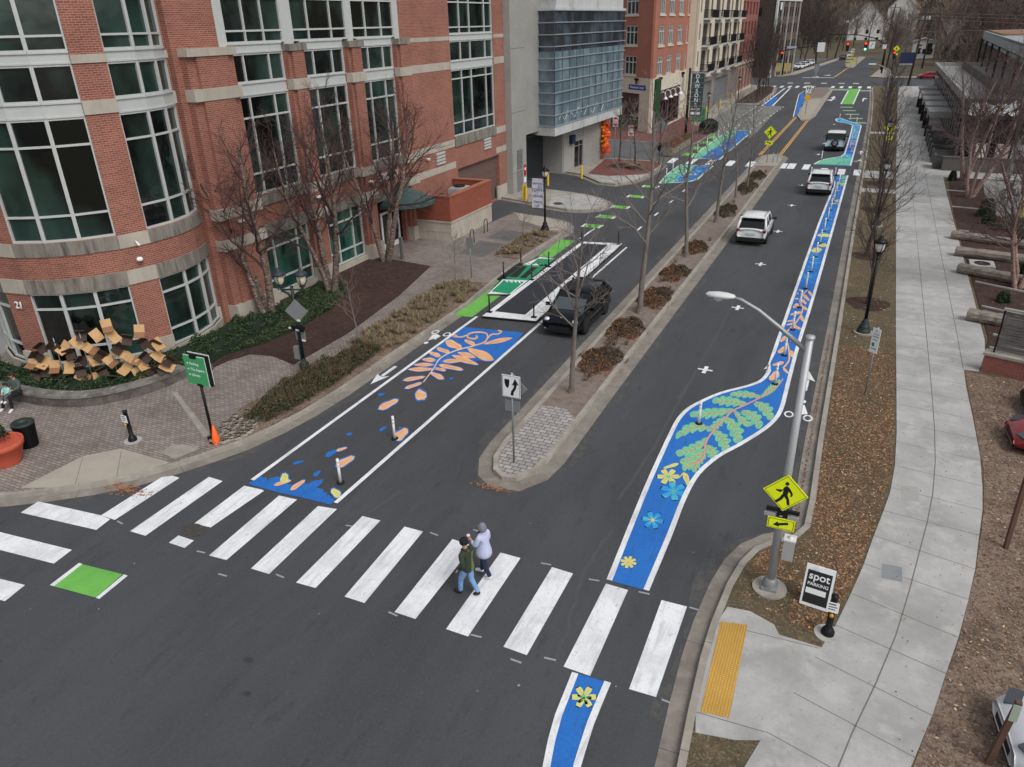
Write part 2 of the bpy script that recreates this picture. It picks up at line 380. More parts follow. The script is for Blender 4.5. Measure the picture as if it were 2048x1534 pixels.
# terrain rises beyond the far junction: a gridded sheet
nx, ny = 40, 30
def hz(x, y):
    t = max(0, (y-300)/420); h = 26*t**1.25
    h += max(0, (x-20)/120)**1.3*14*min(1, max(0, (y-150)/120))
    h += max(0, (-x-60)/200)*10*min(1, max(0, (y-240)/150))
    return h-.06
vs = []; fs = []
for j in range(ny+1):
    for i in range(nx+1):
        x = -420+840*i/nx; y = 260+640*(j/ny)**1.2; vs.append((x, y, hz(x, y)))
for j in range(ny):
    for i in range(nx):
        a = j*(nx+1)+i; fs.append((a, a+1, a+nx+2, a+nx+1))
g.add(vs, fs)
struct(g, 'ground', [grassfar])
rd = MB()
rd.poly([(-60, -20), (6, -20), (6, 62), (-3, 214), (-1.5, 300), (2, 400), (-7, 400), (-14, 300), (-21, 214), (-30, 196), (-30, 62), (-60, 62)], 0)
rd.poly([(-70, 176), (-21, 178), (-21, 196), (-70, 212)], .002)
rd.poly([(0, 178), (60, 176), (60, 201), (-3, 204)], .003)
rd.poly([(-60, 77), (-17.9, 77), (-17.9, 90), (-60, 93)], .004, 1)
rd.poly([(-22.5, 98), (-17.8, 98), (-14.6, 101), (-13.3, 97), (-13.2, 102), (-13.7, 120), (-13.9, 136), (-22.5, 136)], .004, 2)
struct(rd, 'road', [asphalt, asphalt_old, layered('bus_stop_concrete', (124, 126, 122), [((110, 112, 108), .3, .4, .7, .7, one), ((140, 140, 136), 3, .55, .75, .4, one)], .9, .1, 60)])
# --- kerb lines (top outer edge), near to far
LC = [(-46, 8.6), (-30, 9.5), (-24, 10.4), (-22.8, 10.95), (-21.75, 11.69), (-20.82, 12.44), (-20, 13.27), (-19.35, 14.3), (-18.75, 15.44), (-18.3, 16.4), (-17.95, 17.7), (-17.72, 19.1), (-17.6, 21), (-17.6, 26), (-17.6, 32), (-18.0, 36.3), (-18.25, 42), (-18.15, 45.5), (-18.12, 47.8), (-18.5, 49.1), (-19.1, 50.1), (-19.8, 50.6), (-21.06, 50.98), (-22.4, 51.25), (-23.9, 51.6)]
IL = [(-27.4, 56.5), (-23.28, 55.1), (-22.1, 54.4), (-20.35, 53.85), (-19.2, 54.04), (-18.3, 54.7), (-17.9, 55.9), (-18.1, 57), (-18.69, 58), (-19.88, 59.1), (-21.3, 59.8), (-23.2, 60.3), (-25.1, 60.7), (-26.5, 60.7)]
FL = [(-26.2, 69), (-24.5, 68.3), (-22.6, 66.2), (-21.4, 64.9), (-19.9, 64.6), (-18.8, 66), (-18.35, 69), (-18.3, 73), (-18.5, 76), (-19.6, 77.4), (-21.5, 77.7), (-60, 77.9)]
NL = [(-60, 93.2), (-24, 90.6), (-20.5, 90.2), (-18.9, 89), (-18.4, 86), (-18.3, 90), (-18.2, 98), (-18.0, 104)]
NL = [(-60, 93.2), (-24, 90.6), (-20.6, 89.8), (-18.9, 90.2), (-18.3, 91.5), (-18.2, 98), (-18.3, 104), (-19.4, 106), (-21.5, 107), (-22.6, 108)]
BL = [(-22.5, 137.5), (-19.5, 137), (-18.2, 137.6), (-18.0, 142), (-18.4, 160), (-19.4, 172), (-20.6, 176.5), (-23.5, 178.3), (-60, 181)]
RC = [(-1.0, -12), (-1.2, 4), (-1.41, 10), (-1.5, 11.34), (-1.57, 12.9), (-1.56, 14.1), (-1.46, 15.6), (-1.3, 16.6), (-1.05, 17.33), (-.62, 17.91), (-.15, 18.3), (.1, 18.9), (.13, 20.25), (.08, 24), (.05, 36), (-.05, 54), (-.1, 85), (-.3, 120), (-.63, 147), (-1.2, 172), (-1.0, 175.5), (2, 177.5), (6, 178), (60, 178.5)]
ML = [(-9.85, 83.5), (-9.85, 60), (-9.85, 40), (-9.83, 25), (-9.82, 19.9), (-9.7, 18.9), (-9.35, 18.15), (-8.9, 17.85), (-8.45, 17.95), (-8.05, 18.6), (-7.93, 19.6), (-7.93, 25), (-7.85, 40), (-7.78, 56), (-7.78, 70), (-7.8, 83.5), (-8.2, 84.6), (-8.9, 85), (-9.5, 84.6)]
def closes(line, extra): return [tuple(p) for p in line]+extra
pv = MB()
pv.prism(closes(LC, [(-24.2, 47.5), (-30, 47.5), (-60, 47.5), (-60, 8)]), -.05, .14, 0)
pv.prism(closes(IL, [(-30, 60.7), (-30, 56.5)]), -.05, .14, 1)
pv.prism(closes(FL, [(-60, 70)]), -.05, .14, 1)
pv.prism(closes(NL, [(-26, 122), (-60, 122)]), -.05, .14, 2)
pv.prism([(-22.5, 108), (-21.4, 108), (-21.4, 137), (-22.5, 137), (-30, 137), (-30, 108)], -.05, .06, 1)
pv.prism(closes(BL, [(-60, 137.5)]), -.05, .14, 1)
struct(pv, 'pavement', [paver2, concrete2, paverred])
rg = MB(); rg.prism(closes(RC, [(60, -12)]), -.05, .13, 0); struct(rg, 'verge', [grassm])
md = MB(); md.prism(ML, -.05, .10, 0)
nose = [(-9.68, 19.9), (-9.5, 18.9), (-9.2, 18.25), (-8.9, 18.05), (-8.55, 18.15), (-8.2, 18.75), (-8.1, 19.6), (-8.1, 22.4), (-8.6, 22.95), (-9.1, 23.05), (-9.68, 22.85)]
md.poly(nose, .118, 1)
md.poly([(-9.7, 77.5), (-7.95, 77.5), (-7.95, 83.6), (-8.3, 84.5), (-8.9, 84.8), (-9.6, 84.4)], .13, 2)
struct(md, 'median', [mulchg, medpaver, concrete2])
kb = MB()
for ln in (LC, IL, FL, NL, BL, RC): 
    s_ = 1 if ln is not RC else -1
    kb.strip(ln, -.005*s_, .16*s_, -.04, .15)
ml2 = ML + [ML[0]]
kb.strip(ml2, -.005, .17, -.04, .155)
struct(kb, 'kerb', [concrete2])
gt = MB()
for ln in (LC, IL, FL, BL): gt.strip(ln, -.45, -.003, .008, .008)
gt.strip(RC[:-3], .003, .42, .008, .008); gt.strip(ml2, -.5, -.003, .009, .009)
struct(gt, 'gutter', [guttermat])
def along(line, step, start=1.0):
    L = [Vector(p[:2]) for p in line]; d = start; acc = 0; out = []
    for a, b in zip(L, L[1:]):
        l = (b-a).length
        while d <= acc+l:
            out.append((a+(b-a)*((d-acc)/l), (b-a).normalized())); d += step
        acc += l
    return out
du = MB(); rnd = random.Random(31)
for ln, w_, st in ((LC[3:-6], -.47, -1), (RC[2:-5], .44, 1), (ml2[1:-1], -.52, -1)):
    L0 = offset(ln, w_); P0 = along(L0, .35); last = None
    for q, d in P0:
        n = Vector((-d.y, d.x))*st; e = q+n*(.16+.16*sin(q.y*1.3)+rnd.uniform(0, .12))
        if last: du.poly([last[0], q, e, last[1]], .0042, 0)
        last = (q, e)
struct(du, 'road_dust', [layered('dusty_asphalt_edge', (84, 83, 82), [((72, 72, 74), 2.5, .42, .58, .9, one), ((104, 101, 97), 8, .56, .68, .6, one)], .95, .1, 60)])
# kerb and gutter joints
jt = MB()
def seg(mb, a, b, w, z, m=0):
    a = Vector(a[:2]); b = Vector(b[:2]); d = (b-a).normalized(); n = Vector((-d.y, d.x))*w/2
    mb.poly([a+n, b+n, b-n, a-n], z, m)
for ln, w0, w1, st in ((LC, -.45, .16, 3.05), (RC[:-2], .42, -.16, 3.05), (ml2, -.5, .17, 3.05), (IL, -.4, .16, 2.5), (FL, -.4, .16, 3)):
    for p, d in along(ln, st):
        n = Vector((-d.y, d.x)); z0 = .012
        seg(jt, p+n*w0, p, .014, .0125); seg(jt, p, p+n*w1, .014, .1545 if ln is not ml2 else .159)
struct(jt, 'kerb_joint', [mat('dark_joint', (84, 80, 76), .95)])
# --- right footway
SL = [(-.95, 8.3), (-.22, 10.48), (.04, 11.45), (.42, 12.67), (.78, 13.89), (1.14, 15.12), (1.42, 16.43), (1.67, 17.7), (1.89, 19.14), (2.1, 20.35), (2.29, 21.57), (2.43, 23.28), (2.49, 25.63), (2.5, 29.7), (2.51, 37), (2.57, 50), (2.68, 76), (2.95, 113), (3.2, 148), (3.5, 172)]
SR = [(1.9, 8.9), (2.67, 11.73), (3.09, 13.19), (3.41, 14.52), (3.73, 15.81), (4.04, 17.3), (4.29, 18.64), (4.48, 20.02), (4.71, 21.62), (4.82, 22.92), (4.93, 24.97), (4.94, 27.64), (4.92, 30.41), (4.97, 32.15), (5.5, 32.15), (5.9, 34.3), (6.03, 36), (6.1, 45), (6.2, 57), (6.3, 69), (6.45, 77), (6.3, 84), (6.3, 100), (6.4, 130), (6.6, 172)]
sw = MB(); sw.prism(SL+[(3.6, 177.3)]+[(8, 177.5)]+SR[::-1], .0, .148, 0)
sw.prism([(-1.25, 10.86), (-1.4, 11.6), (-1.42, 14.2), (-1.3, 14.74), (-.78, 14.8), (-.19, 14.57), (-.04, 14.28), (.9, 14.25), (1.3, 14.6), (.9, 13.0), (.5, 12.0), (.1, 11.4), (-.04, 11.19), (-.5, 11.0)], .0, .144, 0)
sw.prism([(6.2, 79.4), (9, 79.4), (9, 175), (6.2, 175)], .0, .1475, 0)
sw.prism([(6.4, 79.3), (40, 79.3), (40, 76.2), (6.4, 76.2)], .0, .146, 0)
for yy in (67.5, 74, 104): sw.prism([(-.05, yy), (2.62, yy), (2.62, yy+1.6 + (2 if yy == 74 else 0)), (-.05, yy+1.6+(2 if yy == 74 else 0))], 0, .145, 0)
struct(sw, 'footway', [concrete])
fj = MB(); J = lambda a, b, z=.1485, w=.022: seg(fj, a, b, w, z)
def mids(t):
    out = []
    for y in [10.6+i*.8 for i in range(200)]:
        if y > 172: break
        xl = interp(SL, y); xr = min(interp(SR, y), 4.95 if y < 33 else 99)
        out.append((xl+(xr-xl)*t, y))
    return out
def interp(line, y):
    for a, b in zip(line, line[1:]):
        if a[1] <= y <= b[1] and b[1] > a[1]: return a[0]+(b[0]-a[0])*(y-a[1])/(b[1]-a[1])
    return line[-1][0] if y > line[-1][1] else line[0][0]
mid = [(1.05, 9.6), (1.62, 12.1), (2.02, 13.6), (2.42, 15.3), (2.72, 17), (3.0, 18.8), (3.25, 20.4), (3.45, 22.0), (3.6, 24), (3.68, 26.5), (3.72, 30)] + [(3.74, 36), (3.78, 50)]
for a, b in zip(mid, mid[1:]): J(a, b, w=.03)
for a, b in zip([(4.95, 32.2), (4.98, 37), (5.0, 50), (5.05, 78)], [(4.98, 37), (5.0, 50), (5.05, 78), (5.2, 120)]): J(a, b, w=.03)
for a, b in zip([(3.78, 50), (3.86, 78)], [(3.86, 78), (4.0, 120)]): J(a, b, .1485)
NJ = [((1532, 1463), (1660, 1534)), ((1587, 1385), (1830, 1515)), ((1630, 1314), (1864, 1431)), ((1671, 1250), (1892, 1347)), ((1702, 1186), (1917, 1275)), ((1728, 1127), (1937, 1199)), ((1748, 1071), (1950, 1138)), ((1767, 1021), (1960, 1071)), ((1782, 975), (1965, 1020)), ((1790, 931), (1965, 972))]
for a, b in NJ: J(G(*a, .148), G(*b, .148))
y = 24.9
while y < 172:
    xl = interp(SL, y); xr = interp(SR, y) if y > 32.2 else interp(SR[:13], y)
    J((xl, y), (xr, y-.12*(xr-xl)*(1 if y < 34 else .1)), w=.02 if y < 60 else .03); y += 1.5 if y < 60 else 1.83
J((-1.38, 11.35), (.02, 11.42), .1445); J((-1.4, 14.08), (.84, 14.2), .1445)
struct(fj, 'footway_joint', [mat('sawn_joint', (112, 108, 103), .95)])
tp = MB(); q = [G(*p, .15).xy for p in ((1441, 1243), (1495, 1250), (1458, 1436), (1401, 1424))]
tp.poly(q, .1505)
tm = brickmat('yellow_tactile_paving', (216, 172, 88), (210, 166, 82), (188, 146, 74), .06, .06, .018, 0, .15, 0, .6, 1.0)
struct(tp, 'tactile_paving', [tm])
# --- beds, borders and slabs on the left pavement
bd = MB()
def bed(pts, m, h=.03, z=.14): bd.prism(pts, z-.02, z+h, m)
bed([(-24.45, 19.8), (-24.05, 20.6), (-23.95, 21.6), (-23.55, 22.55), (-22.5, 22.75), (-20.98, 22.35), (-20.95, 26.35), (-21.64, 31.87), (-22.75, 37.0), (-25.4, 37.44), (-27.2, 37.4), (-27.2, 26), (-26.9, 22.5), (-27.6, 19.6), (-30.5, 17.4), (-36, 17.4), (-36, 15.6), (-29.3, 15.6), (-27.3, 15.9), (-26.2, 16.3), (-25.2, 17.2), (-24.6, 18.6)], 0)
bed([(-19.2, 15.6), (-19.85, 17.0), (-20.2, 18.3), (-20.0, 20.3), (-20.35, 22), (-19.72, 22.5), (-19.74, 24), (-20.1, 27.7), (-20.3, 32.8), (-20.15, 35.1), (-18.35, 35.3), (-18.05, 35.3), (-17.76, 32), (-17.76, 21), (-17.9, 19), (-18.15, 17.7), (-18.5, 16.4)], 1)
bed([(-20.1, 40.3), (-20.3, 46.3), (-19.6, 47.2), (-18.4, 46.9), (-18.45, 42.4), (-18.5, 40.2)], 1)
bed([(-22.0, 138.5), (-18.4, 138.5), (-18.3, 144), (-18.6, 160), (-19.7, 172), (-21, 176), (-22.6, 174)], 0)
bed([(-23.4, 72.4), (-20, 72.6), (-20.6, 75.2), (-23.2, 75.6)], 0, .02)
struct(bd, 'planting_bed', [mulch, dirt])
sl = MB()
sl.poly(GP([(40, 976), (105, 975), (233, 958), (270, 949), (340, 925), (243, 897), (166, 912)], .145), .1445, 0)
sl.poly(GP([(343, 783), (353, 783), (420, 868), (408, 875)], .145), .1445, 1)
sl.poly(GP([(322, 905), (345, 888), (395, 892), (398, 898), (350, 918)], .145), .1455, 1)
sl.poly([(-18.5, 49.0), (-19.1, 49.9), (-21, 50.8), (-23.6, 51.4), (-22.6, 49.6), (-20.2, 48.2), (-19.3, 47.5), (-18.3, 47.6)], .1445, 0)
for a, b in ((G(166, 912, .14), G(150, 971, .14)), (G(243, 900, .14), G(233, 958, .14))): seg(sl, a, b, .015, .147, 2)
sl.poly([(-22.2, 54.7), (-20.35, 54.05), (-19.2, 54.2), (-18.4, 54.9), (-18.1, 55.9), (-18.3, 57), (-18.8, 57.9), (-20, 58.9), (-21.8, 59.6), (-23.2, 57.5)], .1452, 3)
sl.poly([(-21.4, 65.2), (-20, 64.9), (-18.95, 66.2), (-18.5, 69.5), (-19.4, 69.3), (-21.6, 67.8), (-23.8, 68.2), (-22.4, 66.5)], .1452, 3)
sl.poly([(-23.9, 68.6), (-21.6, 68.1), (-19.3, 69.6), (-18.6, 70.5), (-18.5, 75.8), (-19.7, 77.1), (-24, 77.4), (-25, 77.2)], .1445, 4)
sl.poly([(-20.6, 43.1), (-22.6, 43.3), (-22.5, 40.1), (-20.6, 39.9)], .1448, 5); sl.poly([(-20.7, 46.3), (-22.5, 46.5), (-22.5, 44.1), (-20.7, 43.9)], .1448, 5)
struct(sl, 'slab', [layered('tan_ramp_concrete', (168, 160, 149), [((148, 140, 129), .8, .45, .7, .7, one), ((186, 178, 168), 5, .6, .75, .5, one)], .95, .15, 60), concrete2, mat('dark_joint2', (96, 92, 86), .9), concrete, paverred, layered('dark_slate_inset', (104, 102, 102), [((84, 82, 84), 2, .45, .7, .7, one)], .9, .1)])
# driveway threshold and right-hand mulch beds
rb_ = MB()
rb_.prism([(6.9, 75.8), (6.55, 70), (6.35, 58), (6.25, 45), (6.2, 36.2), (5.9, 34.2), (6.2, 33.6), (30, 31), (36, 75.8)], .1, .165, 0)
rb_.prism([(5.0, 32), (4.95, 24), (4.75, 21.6), (4.3, 18.6), (3.75, 15.8), (2.7, 11.7), (1.9, 8.9), (1.5, 4), (14, 4), (14, 31)], .1, .14, 1)
rb_.poly([(6.95, 31.2), (7.2, 26.4), (9.2, 19), (9.2, 4), (30, 4), (30, 30)], .146, 2)
for c, r in (((1.25, 39.1), 1.0), ((.95, 48.0), .85), ((1.2, 61), 1), ((1.1, 71.5), .9), ((1.1, 27.2), .0)):
    if r: rb_.poly([(c[0]+r*(1+.12*sin(3*a))*cos(a), c[1]+r*1.1*sin(a)) for a in [i*pi/9 for i in range(18)]], .136, 0)
struct(rb_, 'garden_bed', [mulch, dirt, asphalt_old])
# seams, scuffs and old layout ticks in the asphalt
sm_ = MB(); rnd = random.Random(21)
for pts in ([(1112, 1330), (1140, 1250), (1160, 1180), (1185, 1120), (1230, 1060)], [(1240, 1000), (1330, 860), (1450, 640), (1540, 470)]):
    P = [G(*q) for q in pts]; P = [(q.x+rnd.gauss(0, .03), q.y) for q in smooth(P, 6)]; sm_.strip(P, 0, rnd.uniform(.05, .1), .0045, .0045, 0)
for i in range(12):
    a = Vector((rnd.uniform(-14, -2.5), rnd.uniform(5, 60), 0)); b = a+Vector((rnd.gauss(0, .25), rnd.uniform(.8, 3.5), 0)); seg(sm_, a, b, rnd.uniform(.03, .12), .0048+i*.00005, 1+i % 2)
for q in ((1032, 1322), (786, 1228), (868, 1068), (955, 1062), (1092, 1128), (1188, 1160), (1288, 1186), (1390, 1218), (1336, 1404), (700, 1052), (330, 1022), (445, 1150), (240, 1045), (560, 1152), (402, 1104), (952, 1272), (1100, 1318)):
    c = G(*q); sm_.obox((c.x, c.y, .004), (.28, .05, .006), rnd.uniform(-.15, .15), 3)
for i in range(160):
    c = Vector((rnd.uniform(-20, -1.2), rnd.uniform(4, 45), .003)); r = rnd.uniform(.012, .035); sm_.poly([(c.x+r*cos(k*1.26+i), c.y+r*sin(k*1.26+i)) for k in range(5)], .0052+i*.00002, rnd.choice((3, 4, 4)))
struct(sm_, 'road_wear', [mat('seam_asphalt', (78, 79, 81), .9, var=.12, vs=3), mat('scuff_dark', (62, 62, 64), .8), mat('scuff_pale', (78, 79, 82), .9), mat('worn_tick_white', (150, 152, 154), .9, var=.2, vs=20), mat('tar_spot', (52, 52, 54), .8)])
# --- car park and lawns beyond the junction
fa = MB()
fa.poly([(-60, 213), (-22, 207), (-19.5, 214), (-12.5, 300), (-7.2, 380), (-9.0, 381), (-14.5, 300), (-22, 216), (-25, 213), (-60, 219)], .05, 0)
fa.poly([(-23, 222), (-16.5, 300), (-19, 330), (-90, 330), (-90, 236)], .03, 1)
fa.poly([(-16, 302), (-9, 380), (-90, 380), (-90, 331), (-19, 331)], .02, 2)
fa.poly([(1.5, 203), (60, 205), (60, 209), (3, 207.5)], .1, 0)
fa.poly([(-2.3, 206), (1.5, 203), (3, 207.5), (1.5, 240), (-.5, 240)], .08, 0)
struct(fa, 'far_paving', [concrete2, asphalt_old, grassfar])
fi = MB(); fi.prism([(-9.7, 248), (-8.6, 243), (-7.3, 244), (-6.0, 300), (-6.4, 330), (-8.6, 300), (-9.6, 262)], -.05, .16, 0)
fi.prism([(-11, 141), (-10.3, 122), (-9.2, 116.2), (-8.1, 116.8), (-7.7, 122), (-8.1, 168), (-9.0, 172.5), (-11.2, 172.5), (-13.1, 168), (-12.9, 164), (-11.2, 146)], -.05, .15, 0)
fi.poly([(-11.1, 145), (-9.9, 122), (-9.3, 119), (-8.5, 119.3), (-8.3, 124), (-8.7, 147)], .154, 1)
fi.poly([(-11, 148), (-8.8, 150), (-8.5, 167), (-9.3, 171.5), (-11.2, 171.5), (-12.5, 167), (-12.2, 160)], .158, 2)
struct(fi, 'traffic_island', [concrete2, layered('tan_island_top', (166, 158, 144), [((148, 140, 126), .5, .45, .7, .6, one)]), mulchg])
# ================================================================== painted markings
PM = [paintw, paintb, paintp, paintteal, paintyel, paintsky, paintdb, paintor, paintlil, paintg, paintdg, paintgw, asphalt]
WH, BL_, PE, TE, YE, SK, NV, OR, LI, GN, DG, GW, AS = range(13)
Z1, Z2, Z3, Z4, Z5, Z6 = .012, .0145, .017, .0195, .022, .0245
mk = MB()
def px(mb, pts, z, m, tf=None):
    P = [(tf[0]+a*tf[2], tf[1]+b*tf[2]) if tf else (a, b) for a, b in pts]
    mb.poly([G(a, b, z).xy for a, b in P], z, m)
CA = (480, 640, .2504); CB = (1200, 740, .2152); CC = (1480, 480, .1956); CD = (0, 880, .2504)
def rect(mb, x0, y0, x1, y1, z, m): mb.poly([(x0, y0), (x1, y0), (x1, y1), (x0, y1)], z, m)
# near crosswalk
cwk = MB()
BARS = [((1258, 1378), (1312, 1394), (1374, 1213), (1323, 1200)), ((1127.1, 1333.2), (1180, 1352), (1256, 1180), (1212, 1167)), ((1006.7, 1293.4), (1053.6, 1310.2), (1146, 1147), (1104, 1134)),
        ((892, 1258), (936, 1273), (1041, 1116), (1001, 1105)), ((789, 1224), (831, 1238), (946, 1092), (905, 1078)), ((689, 1193), (729, 1206), (846, 1063), (809, 1053)),
        ((592, 1165), (631, 1176), (761, 1041), (725, 1032)), ((502, 1137), (538, 1148), (674, 1018), (636, 1012)), ((418, 1111), (453, 1120), (594, 999), (558, 991))]
for b in BARS: px(cwk, b, Z1, 0)
for b in (((1038, 728), (1162, 765), (1778, 328), (1668, 294)), ((1550, 668), (1682, 698), (2110, 405), (2090, 395), (1950, 365)), ((1348, 820), (1475, 862), (1550, 802), (1510, 790), (1425, 762)),
          ((806, 602), (918, 638), (1434, 302), (1380, 285), (1290, 296)), ((165, 580), (770, 718), (880, 632), (800, 600), (305, 490)), ((-120, 700), (0, 735), (575, 877), (430, 987), (0, 878), (-220, 820)), ((-200, 1060), (0, 1108), (200, 1158), (40, 1287), (-260, 1210))):
    px(cwk, b, Z1, 0, CD)
for i in range(7): rect(cwk, -18.55+i*1.95, 77.4, -17.85+i*1.95, 80.5, Z1, 0)
for i in range(5): 
    x = [-7.45, -5.45, -3.75, -2.2, -.85][i]; rect(cwk, x, 75.6 if i > 1 else 77.4, x+(.62 if i else .5), 78.6 if i > 1 else 80.3, Z1, 0)
for x in (-20.2, -18.6, -17.0, -15.5, -13.95, -12.4, -8.6, -6.95, -5.3, -3.5, -1.8): rect(cwk, x-.32, 173.6, x+.32, 178.1, Z1, 0)
for x in (-18, -14.5, -11, -7.5, -4.6): rect(cwk, x-.6, 185.5, x+.6, 187, Z1, 0)
struct(cwk, 'crosswalk', [paintw])
# lane lines
rect(mk, -16.48, 14.75, -16.33, 30.75, Z2, WH); rect(mk, -13.17, 14.75, -13.02, 31.0, Z2, WH); rect(mk, -13.17, 31.1, -13.04, 45.5, Z2, WH)
rect(mk, -16.72, 46.5, -16.57, 49.4, Z2, WH)
for y in (49.9, 54.5, 59.1, 63.7): rect(mk, -13.75, y, -13.6, y+1.1, Z2, WH)
# start of the green lane, green dashes over the driveway
px(mk, ((910, 631), (943, 634), (1030, 566), (1036, 545), (1000, 552), (985, 575)), Z1, GN)
mk.poly([(-17.6, 30.6), (-16.6, 30.6), (-16.7, 36.2), (-17.55, 36.2)], Z2, GN); mk.poly([(-17.7, 41.6), (-16.75, 41.6), (-16.75, 45.9), (-17.75, 45.9)], Z2, GN)
for i, y in enumerate((49.6, 52.6, 56.0, 60.2, 64.6)):
    x = -17.55+i*.05
    rect(mk, x, y, x+1.05, y+.95, Z1, GN); rect(mk, x-.2, y, x, y+.95, Z1, WH); rect(mk, x+1.05, y, x+1.25, y+.95, Z1, WH)
px(mk, ((660, 993), (980, 1072), (765, 1258), (430, 1168)), Z1, GN, CD); px(mk, ((398, 1158), (430, 1168), (660, 990), (630, 981)), Z1, WH, CD); px(mk, ((765, 1260), (793, 1269), (1021, 1083), (990, 1073)), Z1, WH, CD)
for i in range(4): rect(mk, -18.1, 82.2+i*4.6, -16.9, 84.4+i*4.6, Z1, GN)
# crosses in the right carriageway
for y in (28.6, 36.6, 44.6, 52.75, 61.2, 69.5, 86.9, 95.1, 104.3, 113.2):
    rect(mk, -4.95, y-.06, -4.35, y+.06, Z1, WH); rect(mk, -4.73, y-.36, -4.57, y-.061, Z1, WH); rect(mk, -4.73, y+.061, -4.57, y+.36, Z1, WH)
# double yellow lines and worn edge dashes
for x0, x1 in ((-10.5, -10.45), (-8.5, -8.52)):
    for o in (0, .22): mk.poly([(x0+o, 84.9), (x0+o+.12, 84.9), (x1+o+.12, 121), (x1+o, 121)], Z1, len(PM))
PM.append(painty)
for i in range(10):
    y = 106+i*3.1
    for x in (-18.0, -16.6, -14.4+.08*i): rect(mk, x, y, x+.16, y+1, Z1, WH)
rect(mk, -18.0, 135.5, -17.9, 173, Z1, WH) if False else None
mk.poly([(-17.3, 136), (-17.0, 136), (-17.4, 172), (-17.7, 172)], Z1, WH); mk.poly([(-15.6, 136), (-15.35, 136), (-16.4, 172), (-16.7, 172)], Z1, WH); mk.poly([(-17.0, 136.2), (-15.6, 136.2), (-16.4, 152), (-17.15, 152)], Z1, BL_)
# bike symbols and arrows
def ring(mb, cx, cy, r, w, z, m, sy=1.0):
    n = 20; o = [(cx+r*cos(2*pi*k/n), cy+r*sy*sin(2*pi*k/n)) for k in range(n)]; i_ = [(cx+(r-w)*cos(2*pi*k/n), cy+(r-w)*sy*sin(2*pi*k/n)) for k in range(n)]
    for k in range(n): mb.poly([o[k], o[(k+1) % n], i_[(k+1) % n], i_[k]], z, m)
def bike(cx, cy, s=1, up=1):
    u = up
    ring(mk, cx-.33*u, cy, .17, .06, Z2, WH, 1.5); ring(mk, cx+.33*u, cy-.06*u, .17, .06, Z2, WH, 1.5)
    mk.poly([(cx-.16*u, cy+.3*u), (cx+.1*u, cy+.15*u), (cx+.3*u, cy+.25*u), (cx+.12*u, cy+1.0*u), (cx-.02*u, cy+.7*u), (cx-.14*u, cy+.78*u)], Z2, WH)
    ring(mk, cx+.06*u, cy+1.25*u, .1, .1, Z2, WH, 1.4)
def arrow(cx, cy, up=1, L=1.8):
    u = up
    mk.poly([(cx-.08*u, cy), (cx+.08*u, cy), (cx+.08*u, cy+L*.55*u), (cx-.08*u, cy+L*.55*u)], Z2, WH)
    mk.poly([(cx-.3*u, cy+L*.5*u), (cx-.08*u, cy+L*.58*u), (cx+.08*u, cy+L*.58*u), (cx+.3*u, cy+L*.5*u), (cx, cy+L*u)], Z2, WH)
bike(-.72, 25.85); arrow(-.7, 28.1, 1, 1.9); bike(-.6, 83.5); arrow(-.6, 88, 1, 2.6)
px(mk, [(1450+0, 130)], Z2, WH, CA) if False else None
bike(-16.98, 28.1, 1, -1); arrow(-16.92, 24.1, -1, 1.9)
# far lanes: green box, dashes, stop line, turn arrows
mk.poly([(-5.35, 141), (-5.15, 141), (-5.2, 168), (-5.4, 168)], Z2, WH); mk.poly([(-3.5, 141), (-3.3, 141), (-3.25, 172), (-3.45, 172)], Z2, WH)
mk.poly([(-5.15, 141), (-3.5, 141), (-3.45, 172), (-5.2, 172)], Z1, GN); rect(mk, -8.7, 168.6, -5.3, 169.6, Z1, WH); rect(mk, -3.3, 167, -.6, 168, Z1, WH); rect(mk, -8.6, 170, -5.3, 172.4, Z1, GW)
for i in range(5):
    x = -5.0+.62*i; y = 136-i*5.1
    rect(mk, x, y-.7, x+1.7, y+1, Z1, GW); rect(mk, x-.12, y-.25, x+1.8, y+.1, Z3, WH)
for cx in (-7.1, -2.1):
    rect(mk, cx-.12, 146, cx+.12, 152.5, Z1, WH); mk.poly([(cx+.12, 150), (cx+.7, 151.2), (cx+.12, 152.4)] if cx > -5 else [(cx+.12, 148.5), (cx+.6, 149.6), (cx+.12, 151)], Z1, WH)
    if cx < -5: mk.poly([(cx-.45, 152), (cx, 155.5), (cx+.45, 152)], Z1, WH); mk.poly([(cx-.12, 146.5), (cx-.9, 147.6), (cx-.12, 149)], Z1, WH)
for x, y in ((-14.5, 206), (-12.2, 212)): mk.poly([(x-.8, y), (x+.8, y-1), (x+.8, y+2)], Z1, WH)
mk.poly([(-10.2, 206), (-9.9, 206), (-8.6, 243), (-8.9, 243)], Z1, 13); rect(mk, -17, 203, -10, 204, Z1, WH)
struct(mk, 'road_marking', PM)
